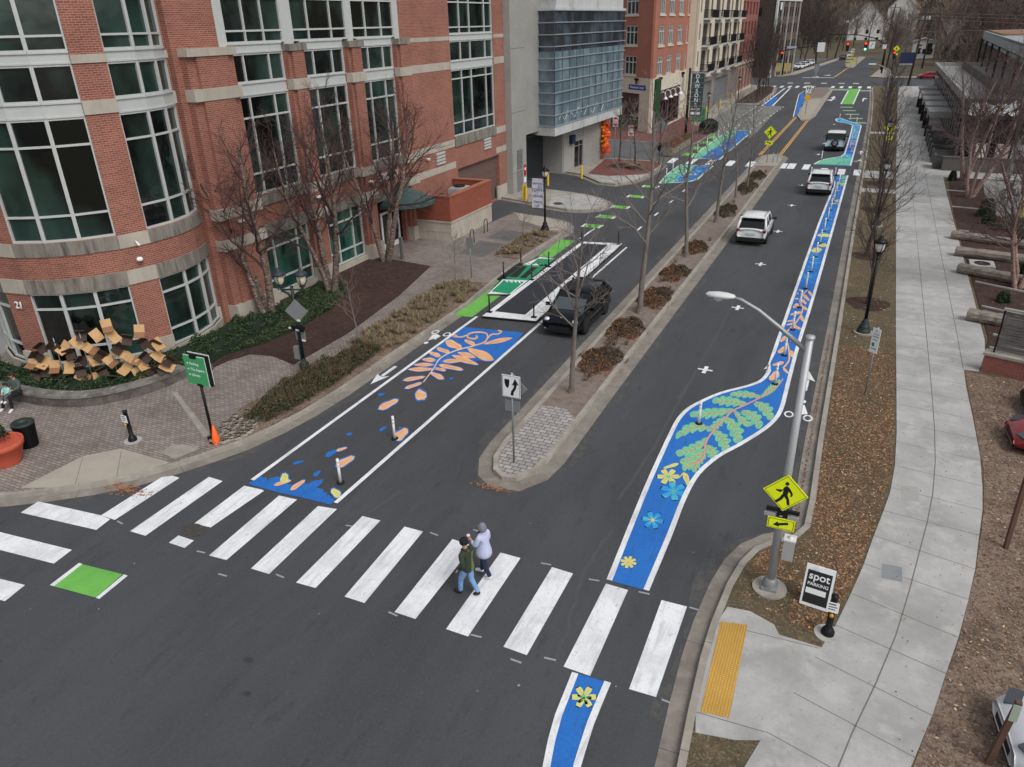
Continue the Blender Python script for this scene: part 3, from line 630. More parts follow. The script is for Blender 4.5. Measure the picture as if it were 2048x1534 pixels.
# ------------------------------------------------------------------ murals
ZN = [0]
def leaf(mb, x0, y0, x1, y1, w, tf, z, m, rim=None, rimz=None, vein=True, n=9, wob=.18, ph=0.0):
    ZN[0] = (ZN[0]+1) % 17; z += ZN[0]*.00012; rimz = (rimz or z-.0025)-(17-ZN[0])*.00008
    d = Vector((x1-x0, y1-y0)); L = d.length; d.normalize(); nn = Vector((-d.y, d.x))
    def outline(g, e):
        L_, R_ = [], []
        for i in range(n+1):
            t = i/n; k = (max(0, sin(pi*t)))**.5*(1+wob*sin(2.4*pi*t+ph)); a = Vector((x0, y0))+d*(t*(L+2*e)-e)
            L_.append(a+nn*(w*k+g*(.4+.6*sin(pi*t)))); R_.append(a-nn*(w*k+g*(.4+.6*sin(pi*t))))
        return [tuple(p) for p in L_+R_[::-1]]
    if rim is not None: px(mb, outline(max(5, w*.35), 7), rimz or z-.0025, rim, tf)
    px(mb, outline(0, 0), z, m, tf)
    if vein:
        for s in (-.3, .25):
            a = Vector((x0, y0))+d*L*.2+nn*w*s; b = Vector((x0, y0))+d*L*.8+nn*w*s*.6
            px(mb, [tuple(a-nn*1.3), tuple(b-nn*.6), tuple(b+nn*.6), tuple(a+nn*1.3)], z+.0015, OR, tf)
def stroke(mb, pts, w, z, m, tf, k=4):
    P = [Vector((tf[0]+a*tf[2], tf[1]+b*tf[2])) for a, b in pts]; P = smooth(P, k)
    ww = w if hasattr(w, '__len__') else (w, w)
    for i in range(len(P)-1):
        a, b = P[i], P[i+1]; d = (b-a).normalized(); n = Vector((-d.y, d.x)); t = i/(len(P)-1); t2 = (i+1)/(len(P)-1)
        wa = (ww[0]+(ww[1]-ww[0])*t)*tf[2]; wb = (ww[0]+(ww[1]-ww[0])*t2)*tf[2]; e = d*.25*min(wa, 1)
        mb.poly([G(*(p), z).xy for p in ((a-n*wa-e), (b-n*wb+e), (b+n*wb+e), (a+n*wa-e))], z + (i % 2)*.0002, m)
ma = MB()
px(ma, [(1780, 55), (2262, 100), (2185, 205), (2030, 330), (1905, 325), (1700, 330), (1640, 395), (1560, 410), (1450, 400), (1520, 270), (1640, 160)], Z1, BL_, CA)
LV = [(1640, 170, 1775, 225, 30), (1570, 225, 1680, 262, 18), (1510, 258, 1605, 290, 17), (1455, 315, 1565, 320, 16), (1385, 358, 1555, 356, 13), (1340, 395, 1555, 392, 15), (1300, 482, 1480, 452, 15), (1315, 547, 1455, 500, 14),
      (1790, 160, 1880, 198, 17), (1815, 228, 2030, 320, 32), (1735, 258, 1885, 300, 18), (1690, 280, 1905, 358, 20), (1615, 330, 1795, 322, 16), (1585, 358, 1785, 398, 17), (1555, 385, 1645, 402, 13), (1520, 420, 1630, 470, 19), (1940, 192, 2180, 142, 16)]
for i, v in enumerate(LV): leaf(ma, *v, CA, Z4, PE, rim=BL_, rimz=Z3 if i > 5 else Z2, ph=i)
stroke(ma, [(1465, 495), (1545, 390), (1600, 305), (1720, 245), (1870, 205), (1960, 170), (1975, 115), (1920, 97), (1840, 105), (1815, 135), (1860, 150), (1895, 140), (1885, 125)], (4, 7), Z5, PE, CA)
stroke(ma, [(1465, 495), (1545, 390), (1600, 305), (1720, 245), (1870, 205)], (1.5, 2.5), Z6, WH, CA)
stroke(ma, [(1830, 112), (1770, 135), (1700, 130), (1715, 118), (1735, 128)], 5, Z5, PE, CA); stroke(ma, [(1975, 150), (2010, 115), (2060, 112), (2090, 90), (2060, 84)], 5, Z5, PE, CA)
for v in ((1105, 712, 1265, 635, 26), (1400, 590, 1490, 610, 42), (1235, 955, 1340, 870, 36), (765, 1170, 915, 1090, 28)): leaf(ma, *v, CA, Z4, PE, rim=BL_, rimz=Z3)
for v in ((1100, 600, 1155, 590, 13), (850, 918, 898, 905, 12), (1110, 885, 1172, 852, 13), (420, 1150, 510, 1125, 12), (585, 1248, 645, 1205, 17), (680, 1090, 775, 1040, 20), (1670, 470, 1706, 464, 9)): leaf(ma, *v, CA, Z2, BL_, vein=False)
leaf(ma, 768, 1045, 855, 1018, 11, CA, Z4, PE, rim=BL_, rimz=Z3, vein=False)
px(ma, [(62, 1308), (165, 1240), (185, 1260), (215, 1256), (212, 1285), (245, 1262), (300, 1248), (320, 1262), (345, 1300), (400, 1312), (430, 1330), (520, 1300), (540, 1310), (585, 1285), (668, 1272), (655, 1300), (612, 1340), (665, 1350), (668, 1378), (700, 1375), (690, 1395), (715, 1400), (755, 1440), (722, 1474), (520, 1423), (300, 1375)], Z1, BL_, CA)
leaf(ma, 268, 1320, 410, 1280, 14, CA, Z3, PE, rim=BL_, rimz=Z2, vein=False); leaf(ma, 350, 1305, 362, 1222, 34, CA, Z4, YE, rim=BL_, rimz=Z2)
leaf(ma, 402, 1358, 520, 1278, 18, CA, Z3, PE, rim=BL_, rimz=Z2); leaf(ma, 800, 1410, 730, 1352, 30, CA, Z3, YE, rim=BL_, rimz=Z2)
struct(ma, 'street_mural', PM, label='blue painted road panel with peach seed pods on a curling stem')
# right-hand buffer: widened painted apron then the long strip
mr_ = MB()
Lo = [(-2.62, 11.6), (-2.95, 10)]
left = [G(*p) for p in ((1213, 1160), (1286, 980), (1322, 900), (1340, 862), (1353, 838), (1372, 818), (1400, 802), (1440, 785), (1490, 772), (1515, 763), (1528, 752), (1537, 735))] 
lw = [(-4.25, 15.95), (-4.27, 19.4), (-4.27, 21.6), (-4.27, 22.9), (-4.18, 24.2), (-3.95, 25.1), (-3.6, 25.9), (-3.15, 26.7), (-2.75, 27.6), (-2.5, 28.4), (-2.38, 29.4), (-2.36, 31), (-2.36, 74.6), (-2.9, 75.4), (-4.3, 76.3), (-4.8, 77.2)]
lw = [tuple(p.xy) for p in left] + [(-2.35, 31.5), (-2.33, 56), (-2.2, 70), (-2.6, 73), (-3.6, 74.2), (-4.75, 74.9)]
right = [G(*p) for p in ((1298, 1183), (1345, 1070), (1372, 1000), (1400, 950), (1440, 915), (1480, 893), (1530, 862), (1556, 838), (1568, 815), (1577, 780), (1600, 690))]
rw = [tuple(p.xy) for p in right] + [(-1.25, 40), (-1.22, 56), (-1.2, 75.3)]
lw = [tuple(p) for p in smooth([Vector((*p, 0)).xy for p in lw], 3)]; rw = [tuple(p) for p in smooth([Vector((*p, 0)).xy for p in rw], 3)]
mr_.poly(lw+rw[::-1], Z1, BL_)
mr_.strip(lw, -.15, 0, Z5, Z5, WH); mr_.strip(rw, 0, .15, Z5, Z5, WH)
OAK = [((1700, 80), (1640, 160), (1500, 250), (1360, 320), (1240, 375), (1170, 440), (1060, 560), (1000, 640), (975, 720), (970, 800), (930, 850), (860, 880))]
def oak(mb, x0, y0, x1, y1, w, tf, lobes=5, bend=0.0):
    d = Vector((x1-x0, y1-y0)); L = d.length; d.normalize(); nn = Vector((-d.y, d.x)); P = []; M_ = 8*lobes
    for side in (1, -1):
        row = []
        for i in range(M_+1):
            t = i/M_; env = sin(pi*min(1, t*.82+.16))**.8*(.55+.45*t)
            k = 1.2*env*(.55+.57*abs(sin(pi*lobes*t+(.6 if side > 0 else .0)))); sw_ = .1*L*abs(sin(pi*lobes*t))
            c = Vector((x0, y0))+d*(t*L*.96)+nn*(bend*L*sin(pi*t)); row.append(c+nn*side*w*k+d*sw_*.6)
        P.append(row)
    ZN[0] = (ZN[0]+1) % 17; zo = ZN[0]*.00012
    px(mb, [tuple(p) for p in P[0]+P[1][::-1]], Z3+zo, TE, tf)
    mids_ = [tuple(Vector((x0, y0))+d*(t*L*.9)+nn*(bend*L*sin(pi*t))) for t in (0, .25, .5, .75, 1)]
    stroke(mb, mids_, (6, 3), Z4+zo, LI, tf, 3); stroke(mb, mids_, (3.5, 2), Z5+zo, OR, tf, 3)
    for t in (.2, .35, .5, .65, .8):
        for sd in (1, -1):
            a = Vector((x0, y0))+d*(t*L*.9)+nn*(bend*L*sin(pi*t)); b = a+nn*sd*w*.55+d*L*.12
            q = (b-a).normalized(); qn = Vector((-q.y, q.x))*2.2
            px(mb, [tuple(a-qn), tuple(b-qn*.4), tuple(b+qn*.4), tuple(a+qn)], Z4+.0009+zo, YE, tf)
for v in ((1500, 250, 1195, 228, 36, CB, 5, .04), (1500, 250, 1680, 85, 38, CB, 8, .02), (1360, 318, 1030, 285, 50, CB, 5, .03), (1440, 300, 1600, 470, 60, CB, 4, -.14), (1320, 380, 1500, 550, 62, CB, 4, -.14), (1240, 375, 820, 415, 52, CB, 6, -.02), (1250, 380, 1420, 520, 40, CB, 3, .1),
          (1170, 440, 1290, 690, 72, CB, 4, -.12), (1060, 560, 1180, 770, 66, CB, 4, -.12), (1060, 550, 690, 640, 50, CB, 5, .16), (1000, 640, 690, 780, 56, CB, 5, -.1), (990, 700, 1070, 840, 62, CB, 4, -.1), (980, 740, 730, 860, 44, CB, 5, -.06), (1170, 440, 1020, 560, 44, CB, 4, 0), (980, 780, 860, 955, 56, CB, 4, .1), (930, 850, 760, 930, 50, CB, 4, .1)):
    oak(mr_, *v)
stroke(mr_, OAK[0], (6, 11), Z5, OR, CB, 3); stroke(mr_, OAK[0], (3, 5), Z6, LI, CB, 3)
leaf(mr_, 735, 868, 585, 915, 16, CB, Z3, YE, vein=False); leaf(mr_, 780, 950, 835, 1090, 26, CB, Z3, YE)
stroke(mr_, [(780, 950), (735, 1000)], 5, Z3, YE, CB)
def flower(mb, cx, cy, r, m, m2, tf, n=6, sq=.72, a0=0):
    for i in range(n):
        a = a0+2*pi*i/n; P = []
        for t in (0, .25, .5, .7, .88, 1.0, .93): P.append((t, .02+(1.35/n)*sin(pi*min(1, t*.76))))
        pts = [(t, w) for t, w in P]+[(t, -w) for t, w in P[::-1]]
        px(mb, [(cx+r*(t*cos(a)-w*sin(a)), cy+r*sq*(t*sin(a)+w*cos(a))) for t, w in pts], Z3+i*.0006, m, tf)
        px(mb, [(cx+r*(t*cos(a)-w*sin(a)), cy+r*sq*(t*sin(a)+w*cos(a))) for t, w in ((.15, .03), (.7, .0), (.15, -.03))], Z5, m2, tf)
    px(mb, [(cx+r*.16*cos(k*.7), cy+r*.16*sq*sin(k*.7)) for k in range(9)], Z6, m2, tf)
flower(mr_, 635, 990, 110, YE, TE, CB); flower(mr_, 683, 1125, 128, SK, TE, CB, 6, .7, .4); flower(mr_, 490, 1395, 105, SK, YE, CB, 6, .8, .2); flower(mr_, 265, 1785, 82, YE, PE, CB, 8, .75, .3)
# peach seaweed on the strip
for v in ((640, 520, 600, 508, 8), (700, 520, 740, 575, 14), (650, 560, 710, 620, 16), (600, 545, 580, 550, 6), (630, 610, 680, 655, 15), (600, 600, 560, 600, 8), (600, 655, 540, 690, 20), (640, 680, 690, 715, 15), (630, 735, 510, 765, 14), (620, 770, 650, 835, 18), (570, 820, 480, 830, 9), (560, 850, 475, 870, 10), (530, 870, 625, 912, 16),
          (470, 985, 412, 1040, 18), (500, 1000, 590, 1065, 15), (480, 1095, 385, 1155, 26), (510, 1130, 550, 1200, 24), (450, 1250, 330, 1280, 18), (440, 1310, 505, 1370, 14), (400, 1350, 300, 1430, 36)):
    leaf(mr_, *v, CC, Z3, PE, vein=v[4] > 14)
stroke(mr_, [(440, 1310), (500, 1230), (500, 1120), (470, 960), (560, 860), (625, 760), (640, 690), (610, 620), (660, 540), (690, 510)], (9, 5), Z4, PE, CC)
# brush marks further along the strip
rnd = random.Random(3)
for i in range(150):
    y = rnd.uniform(42, 74); x = rnd.uniform(-2.1, -1.45); l = rnd.uniform(.25, .7); w = rnd.uniform(.03, .07); a = rnd.uniform(-.9, .9)
    if y < 62: m = SK
    else: m = rnd.choice((PE, YE, SK, TE, LI, NV)); l *= 1.2; w *= 1.8
    x0 = max(-2.15, x-l*.4); x1 = min(-1.28, x+l*.4)
    mr_.poly([(x0, y), ((x0+x1)/2, y-w), (x1, y+a*.5), ((x0+x1)/2, y+w+a*.25)], Z2+.0002*(i % 9), m)
for y0, y1, x0, x1 in ((52.2, 53.1, -2.15, -1.3), (49.6, 50.6, -1.85, -1.3), (48.2, 49.4, -2.2, -1.55)): leaf(mr_, x0, 0, x1, 0, 0, CB, Z3, YE) if False else mr_.poly([(x0, y0+.3), (x0+.2, y0), (x1-.15, y0+.1), (x1, y1-.3), (x1-.2, y1), (x0+.15, y1-.1)], Z3, YE)
# second apron beyond the crosswalk, then the strip to the junction
rect(mr_, -4.7, 74.9, -3.6, 76, Z1, BL_)
A2 = [(-4.65, 80.6), (-4.3, 82.6), (-4.0, 83.6), (-3.5, 84.6), (-2.45, 86.1), (-2.2, 88), (-2.25, 100), (-2.4, 112.6), (-2.9, 114.3), (-4.4, 116.2), (-4.75, 117.5), (-4.85, 119.2), (-4.6, 120.4), (-4.2, 120.6), (-1.35, 113.4), (-1.22, 112), (-1.2, 80.6)]
mr_.poly(A2, Z1, SK); mr_.poly([(-4.5, 80.9), (-4.2, 82.6), (-3.5, 84.3), (-2.5, 85.6), (-1.4, 85.6), (-1.4, 80.9)], Z2, TE); mr_.strip(A2[:-1], -.14, .0, Z5, Z5, WH); mr_.strip(A2[-3:], -.14, 0, Z5+.0005, Z5+.0005, WH)
rect(mr_, -2.1, 88, -1.3, 100, Z2, BL_)
rnd = random.Random(5)
for i in range(120):
    y = rnd.uniform(81, 112); x0 = -4.0 if y < 84 else (-2.9 if y < 86 else -2.05)
    x = rnd.uniform(x0, -1.5); m = rnd.choice((BL_, SK, NV, TE, SK)) if y < 86 else rnd.choice((LI, PE, SK, BL_, NV))
    mr_.poly([(x, y), (x+.12, y-.12), (min(-1.3, x+rnd.uniform(.3, .8)), y+rnd.uniform(-.2, .5)), (x+.15, y+.25)], Z3+.0002*(i % 9), m)
# first apron colours near the far crosswalk
for i in range(50):
    y = rnd.uniform(70, 75); x = rnd.uniform(-2.1, -1.5); m = rnd.choice((TE, TE, YE, SK, BL_))
    mr_.poly([(x, y), (x+.3, y-.15), (min(-1.28, x+rnd.uniform(.3, .7)), y+.2), (x+.2, y+.3)], Z3+.0002*(i % 9), m)
# foot of the buffer below the crosswalk
b2 = [G(*p) for p in ((1144, 1345), (1128, 1385), (1110, 1430), (1096, 1480), (1085, 1534), (1080, 1600))]; b3 = [G(*p) for p in ((1222, 1367), (1204, 1410), (1188, 1450), (1172, 1500), (1162, 1534), (1150, 1600))]
b2 = [tuple(p.xy) for p in b2]; b3 = [tuple(p.xy) for p in b3]
mr_.poly(b2+b3[::-1], Z1, BL_); mr_.strip(b2, 0, .15, Z5, Z5, WH); mr_.strip(b3, -.15, 0, Z5, Z5, WH)
flower(mr_, 1168, 1394, 26, YE, TE, (0, 0, 1), 6, .9); flower(mr_, 1168, 1396, 15, TE, YE, (0, 0, 1), 5, .9)
struct(mr_, 'street_mural', PM, label='long blue painted buffer with green oak leaves, flowers and peach seaweed')
# left far mural: teal and blue watery panel either side of the crosswalk
mf = MB()
P1 = [(-16.4, 66.7), (-16.8, 71.2), (-16.85, 76.7), (-13.75, 76.7), (-13.72, 69.5), (-14.1, 68.3), (-15.3, 67.4)]
P2 = [(-16.85, 80.9), (-16.85, 103.2), (-16.3, 104.2), (-14.3, 104.2), (-13.95, 102), (-13.95, 96.8), (-13.83, 80.9)]
for P in (P1, P2):
    mf.poly(P, Z1, TE); mf.strip(P+[P[0]], 0, .13, Z5, Z5, WH)
mf.poly([(-15.3, 67.7), (-14.2, 68.6), (-13.85, 70), (-13.85, 76.5), (-15.5, 76.5), (-14.9, 73), (-15.6, 70)], Z2, BL_)
mf.poly([(-15.7, 81), (-13.95, 81), (-14.05, 102), (-14.6, 103.8), (-15.9, 103.9), (-15.3, 99), (-16.0, 95), (-15.2, 91), (-15.9, 87)], Z2, BL_)
for i in range(150):
    y = rnd.choice((rnd.uniform(68.5, 76), rnd.uniform(81.5, 102))); x = rnd.uniform(-16.5, -14.4); m = rnd.choice((SK, SK, BL_ if x < -15.5 else SK, TE, YE if y < 76 else LI, NV))
    mf.poly([(x, y), (x+.15, y-.2), (x+rnd.uniform(.2, .55), y+rnd.uniform(-.5, .6)), (x+.1, y+.3)], Z3+.0002*(i % 9), m)
struct(mf, 'street_mural', PM, label='teal and blue watery road mural beyond the driveway')
mt_ = MB()
mt_.poly([(-10.7, 122.5), (-10.2, 122.8), (-11.2, 146), (-12.8, 163), (-13.2, 158)], Z1, BL_); mt_.strip([(-10.6, 121), (-13.4, 158), (-13.1, 166)], 0, .14, Z5, Z5, WH)
for i in range(30):
    y = rnd.uniform(125, 160); x = -10.55-(y-122)*.05+rnd.uniform(0, .3); mt_.poly([(x, y), (x+.3, y-.3), (x+.5, y+1), (x+.1, y+1)], Z3, rnd.choice((LI, SK, NV, PE)))
struct(mt_, 'street_mural', PM, label='small blue triangular mural beside the far traffic island')
# ================================================================== buildings
def text_mesh(s, size, M_, matl, parent, name='lettering', depth=.02, sx=1.0, align='CENTER', bold=.012):
    cu = bpy.data.curves.new('t', 'FONT'); cu.body = s; cu.size = size; cu.extrude = depth; cu.align_x = align; cu.align_y = 'CENTER'; cu.offset = size*bold
    ob = bpy.data.objects.new('t', cu); COL.objects.link(ob)
    bpy.context.view_layer.update()
    me = bpy.data.meshes.new_from_object(ob.evaluated_get(bpy.context.evaluated_depsgraph_get()))
    COL.objects.unlink(ob); bpy.data.objects.remove(ob)
    me.transform(Matrix.Diagonal((sx, 1, 1, 1))); me.transform(M_); me.materials.clear(); me.materials.append(matl)
    o = bpy.data.objects.new(name, me); COL.objects.link(o)
    if parent is not None:
        o.parent = parent
        if parent.get('_w'): o.location = -Vector(parent['_w'])
    return o
def face_mat(o, u, up=(0, 0, 1)):
    """text lying on an upright face at o, reading along u"""
    u = Vector(u).normalized(); up = Vector(up).normalized(); n = u.cross(up)
    m = Matrix.Identity(4)
    for i in range(3): m[i][0], m[i][1], m[i][2], m[i][3] = u[i], up[i], n[i], o[i]
    return m
def wallgrid(mb, o, u, L, z0, z1, ops, th=.3, m=0):
    """wall from o along unit u with the outward side to the right of u; openings (s0, s1, z0, z1)"""
    u = Vector(u).normalized(); n = Vector((u.y, -u.x, 0))
    ss = sorted(set([0, L]+[v for q in ops for v in q[:2] if 0 < v < L])); zz = sorted(set([z0, z1]+[v for q in ops for v in q[2:4] if z0 < v < z1]))
    ang = atan2(u.y, u.x)
    for a, b in zip(ss, ss[1:]):
        run = None
        cells = []
        for c, d in zip(zz, zz[1:]):
            sm, zm = (a+b)/2, (c+d)/2
            solid = not any(q[0] < sm < q[1] and q[2] < zm < q[3] for q in ops)
            if solid and run: run[1] = d
            elif solid: run = [c, d]; cells.append(run)
            else: run = None
        for c, d in cells:
            ctr = Vector(o)+u*(a+b)/2-n*th/2; mb.obox((ctr.x, ctr.y, (c+d)/2), (b-a, th, d-c), ang, m)
def slabf(mb, o, u, s0, s1, z0, z1, out0, out1, m=0):
    u = Vector(u).normalized(); n = Vector((u.y, -u.x, 0)); ang = atan2(u.y, u.x)
    c = Vector(o)+u*(s0+s1)/2+n*(out0+out1)/2; mb.obox((c.x, c.y, (z0+z1)/2), (s1-s0, abs(out1-out0), z1-z0), ang, m)
def window(par, o, u, s0, s1, z0, z1, ms=(), ts=(), fw=.08, gl=None, rec=.14, fm=None, edge=None, fd=.1):
    f = MB(); e = edge or fw
    slabf(f, o, u, s0, s0+e, z0, z1, -rec, -rec+fd); slabf(f, o, u, s1-e, s1, z0, z1, -rec, -rec+fd)
    slabf(f, o, u, s0+e, s1-e, z0, z0+e, -rec, -rec+fd-.004); slabf(f, o, u, s0+e, s1-e, z1-e, z1, -rec, -rec+fd-.004)
    for q in ms: slabf(f, o, u, q-fw/2, q+fw/2, z0+e, z1-e, -rec, -rec+fd-.008)
    for q in ts: slabf(f, o, u, s0+e, s1-e, q-fw/2, q+fw/2, -rec, -rec+fd-.014)
    w = f.build('window', fm or framew, par)
    g_ = MB(); slabf(g_, o, u, s0+.02, s1-.02, z0+.02, z1-.02, -rec-.03, -rec-.003)
    p = g_.build('pane', gl or glassd, w); return w
# ------------------------------------------------------------------ library
LB = thing('library', 'large red brick library with round corner bay and tall green-glass windows', 'library', (-30, 30, 0), world=True)
X0 = -27.3; O = (X0, 0, 0); U = (0, 1, 0)
def fy(y): return y
wins = [(28.2, 31.95), (33.35, 36.95), (38.35, 41.9)]
wl = MB(); ops = []
for a, b in wins: ops += [(a, b, 5.75, 12.2)]
ops += [(28.2, 31.95, .5, 3.65), (33.6, 36.95, .5, 3.65), (38.6, 41.7, .1, 3.3), (27.75, 42.8, 12.2, 16.9), (49.05, 55.8, 5.9, 17), (49.3, 56.3, .1, 3.6)]
ops2 = [(q[0]-25.0, q[1]-25.0, q[2], q[3]) for q in ops]
wallgrid(wl, (X0, 25.0, 0), U, 32.7, -.05, 18, ops2, .35)
for a, b, t in ((25.35, 28.15, .5), (32.0, 33.3, .38), (37.0, 38.3, .38), (41.95, 43.2, .38)):
    z0 = 1.05
    for c, d, q in ((z0, 12.2, 0),):
        wl.box((X0+.002, a, c), (X0+t-.14, b, d)); w3 = (b-a)/3
        wl.box((X0+.002, a+w3*.5, c+.001), (X0+t, b-w3*.5, d-.001))
# tower facets
CX, CY, RR = -31.45, 22.35, 4.68
AN = [-150, -137, -121, -105, -90, -75, -59, -43, -26.5, -11.4, 5.8, 20.5, 34, 48]
PAN = {-90: 0, -26.5: 0, 34: 0, -150: 0}
def tp_(a, r=RR): return Vector((CX+r*cos(R(a)), CY+r*sin(R(a)), 0))
for i, (a0, a1) in enumerate(zip(AN, AN[1:])):
    a, b = tp_(a0), tp_(a1); L = (b-a).length; u = b-a
    if a0 in PAN: wallgrid(wl, a, u, L, 1.05, 18, [], .4)
    else: wallgrid(wl, a, u, L, -.05, 18, [(-1, L+1, .5, 3.65), (-1, L+1, 5.75, 17)], .4)
wl.build('wall', brick, LB)
st = MB(); sd_ = MB()   # pale bands; stained sills and lintels
def bandx(mb, y0, y1, z0, z1, out): mb.box((X0-.1, y0, z0), (X0+out, y1, z1))
for y0, y1 in ((25.3, 28.2),): bandx(st, y0, y1, 10.4, 10.9, .54); bandx(st, y0, y1, 12.2, 12.52, .56); bandx(st, y0, y1, 3.75, 4.25, .54); bandx(st, y0, y1, 5.2, 5.7, .54); bandx(st, y0, y1, -.05, 1.05, .62)
for y0, y1 in ((31.97, 33.33), (36.97, 38.33), (41.92, 43.25)): bandx(st, y0, y1, 10.4, 10.9, .42); bandx(sd_, y0, y1, 12.2, 12.52, .44); bandx(st, y0, y1, 3.75, 4.25, .42); bandx(st, y0, y1, 5.2, 5.7, .42); bandx(st, y0, y1, -.05, 1.05, .48)
for y0, y1 in ((43.25, 49.0), (55.85, 57.7)):
    for z0, z1 in ((12.25, 12.5), (10.42, 10.9), (5.25, 5.75), (3.75, 4.2)): bandx(st, y0, y1, z0, z1, .02)
bandx(st, 55.85, 57.7, -.05, 1.1, .03)
for y0, y1 in wins: bandx(sd_, y0-.03, y1+.03, 5.2, 5.74, .1)
bandx(sd_, 49, 55.85, 5.2, 5.9, .08)
for y0, y1 in wins[:2]: bandx(sd_, y0-.03, y1+.03, 3.66, 4.25, .08); bandx(st, y0-.03, y1+.03, -.05, .5, .12)
bandx(sd_, 38.3, 41.95, 3.3, 3.8, .05)
for a0, a1 in zip(AN, AN[1:]):
    a, b = tp_(a0), tp_(a1); L = (b-a).length; u = b-a
    pan = a0 in PAN
    for z0, z1, mb in ((-.05, .5 if not pan else 1.05, st), (3.66, 4.25, st if pan else sd_), (5.2, 5.74, st if pan else sd_)) + (((10.4, 10.9, st), (12.2, 12.5, st)) if pan else ()):
        slabf(mb, a, u, -.02, L+.02, z0, z1, -.3, .1 if z0 < 1 else .05)
st.build_split('stone_band', stonem, LB); sd_.build_split('stained_sill', stonedk, LB)
sp = MB()
for y0, y1 in wins+[(49.05, 55.8)]:
    sp.box((X0-.28, y0, 10.35), (X0-.06, y1, 10.9)); sp.box((X0-.28, y0, 12.2), (X0-.05, y1, 12.62))
    for z in (10.35, 10.86, 12.2, 12.56): sp.box((X0-.05, y0, z), (X0+.0, y1, z+.06))
for y0, y1 in ((27.75, 28.25), (32.2, 32.9), (37.5, 38.0), (42.3, 42.8)): sp.box((X0-.3, y0, 12.25), (X0-.02, y1, 16.9))
for a0, a1 in zip(AN, AN[1:]):
    if a0 in PAN: continue
    a, b = tp_(a0), tp_(a1); L = (b-a).length; u = b-a
    for z0, z1 in ((10.35, 10.9), (12.2, 12.62)):
        slabf(sp, a, u, .0, L, z0, z1, -.3, -.08); slabf(sp, a, u, .02, L-.02, z0, z0+.06, -.08, -.03); slabf(sp, a, u, .02, L-.02, z1-.06, z1, -.08, -.03)
sp.build_split('spandrel', framew, LB)
for (y0, y1) in wins:
    m_ = (y0+1.0, y1-1.0)
    window(LB, O, U, y0, y1, 5.75, 10.35, m_, (6.75, 9.35), .085); window(LB, O, U, y0, y1, 10.9, 12.2, m_, (), .085)
for (y0, y1) in ((28.25, 32.2), (32.9, 37.5), (38.0, 42.3)): window(LB, O, U, y0, y1, 12.62, 16.9, (y0+1.35, y1-1.35), (13.15, 14.55), .085)
for y0, y1 in ((28.2, 31.95), (33.6, 36.95)): window(LB, O, U, y0, y1, .5, 3.65, (y0+.95, y1-.95), (1.25, 2.95), .085, glassg)
ms = (50.7, 52.2, 54.6)
for z0, z1, t in ((5.9, 10.35, (6.8, 9.75)), (10.9, 12.2, ()), (12.62, 16.9, (13.05, 14.6))): window(LB, O, U, 49.05, 55.8, z0, z1, ms, t, .085)
for a0, a1 in zip(AN, AN[1:]):
    if a0 in PAN: continue
    a, b = tp_(a0), tp_(a1); L = (b-a).length; u = b-a
    for z0, z1, t in ((.5, 3.65, (1.25, 2.95)), (5.75, 10.35, (6.75, 9.35)), (10.9, 12.2, ()), (12.62, 17, (13.15, 15))): window(LB, a, u, 0, L, z0, z1, (), t, .08, rec=.16)
dr = MB(); slabf(dr, O, U, 38.7, 41.6, .14, 3.3, -.3, -.24); dd = dr.build('entrance_surround', glassk, LB)
for y0 in (39.1, 40.15):
    d_ = MB(); slabf(d_, O, U, y0, y0+.14, .14, 2.5, -.22, -.14); slabf(d_, O, U, y0+.86, y0+1.0, .14, 2.5, -.22, -.14); slabf(d_, O, U, y0+.14, y0+.86, .14, .45, -.22, -.15); slabf(d_, O, U, y0+.14, y0+.86, 2.36, 2.5, -.22, -.15)
    if y0 > 40: slabf(d_, O, U, y0+.3, y0+.65, 1.2, 1.7, -.2, -.19)
    dj = d_.build('door', white, LB); h = MB(); slabf(h, O, U, y0+.8, y0+.83, .9, 1.5, -.14, -.1); h.build('handle', steel, dj)
cn = MB(); cyc, rc, n = 41.0, 2.15, 16
vs = [(X0+.02, cyc, 4.1)]; 
for k in range(n+1):
    a = -pi/2+pi*k/n; vs.append((X0+.02+rc*1.15*cos(a), cyc+rc*sin(a), 3.05))
for k in range(n+1):
    a = -pi/2+pi*k/n; vs.append((X0+.02+rc*1.15*cos(a), cyc+rc*sin(a), 2.85))
vs.append((X0+.02, cyc, 2.85))
cn.add(vs, [(0, k+1, k+2) for k in range(n)]+[(k+1, k+2+n, k+3+n, k+2)[::-1] for k in range(n)]+[(len(vs)-1, k+3+n, k+2+n) for k in range(n)])
cn.build('canopy', mat('slate_green_canopy_metal', (74, 96, 94), .45, .3, var=.1), LB)
gd = MB(); slabf(gd, O, U, 49.3, 56.3, .05, 3.6, -.34, -.28); 
for k in range(5): slabf(gd, O, U, 49.3, 56.3, .6+k*.62, .62+k*.62, -.28, -.265)
gd.build('service_door', mat('brown_service_door', (104, 82, 76), .7, var=.06), LB)
for y0 in (46.2, 53.6):
    v = MB()
    for k in range(4): slabf(v, O, U, y0, y0+1.2, 4.35+k*.22, 4.5+k*.22, .02, .09)
    v.build('wall_vent', framew, LB)
text_mesh('LIBRARY', .62, face_mat((X0+.06, 40.1, 4.72), (0, 1, 0)), white, LB, 'lettering', .03)
an = R(-82.5); text_mesh('21', .42, face_mat((CX+(RR+.03)*cos(an), CY+(RR+.03)*sin(an), 3.15), (-sin(an), cos(an), 0)), white, LB, 'street_number', .02)
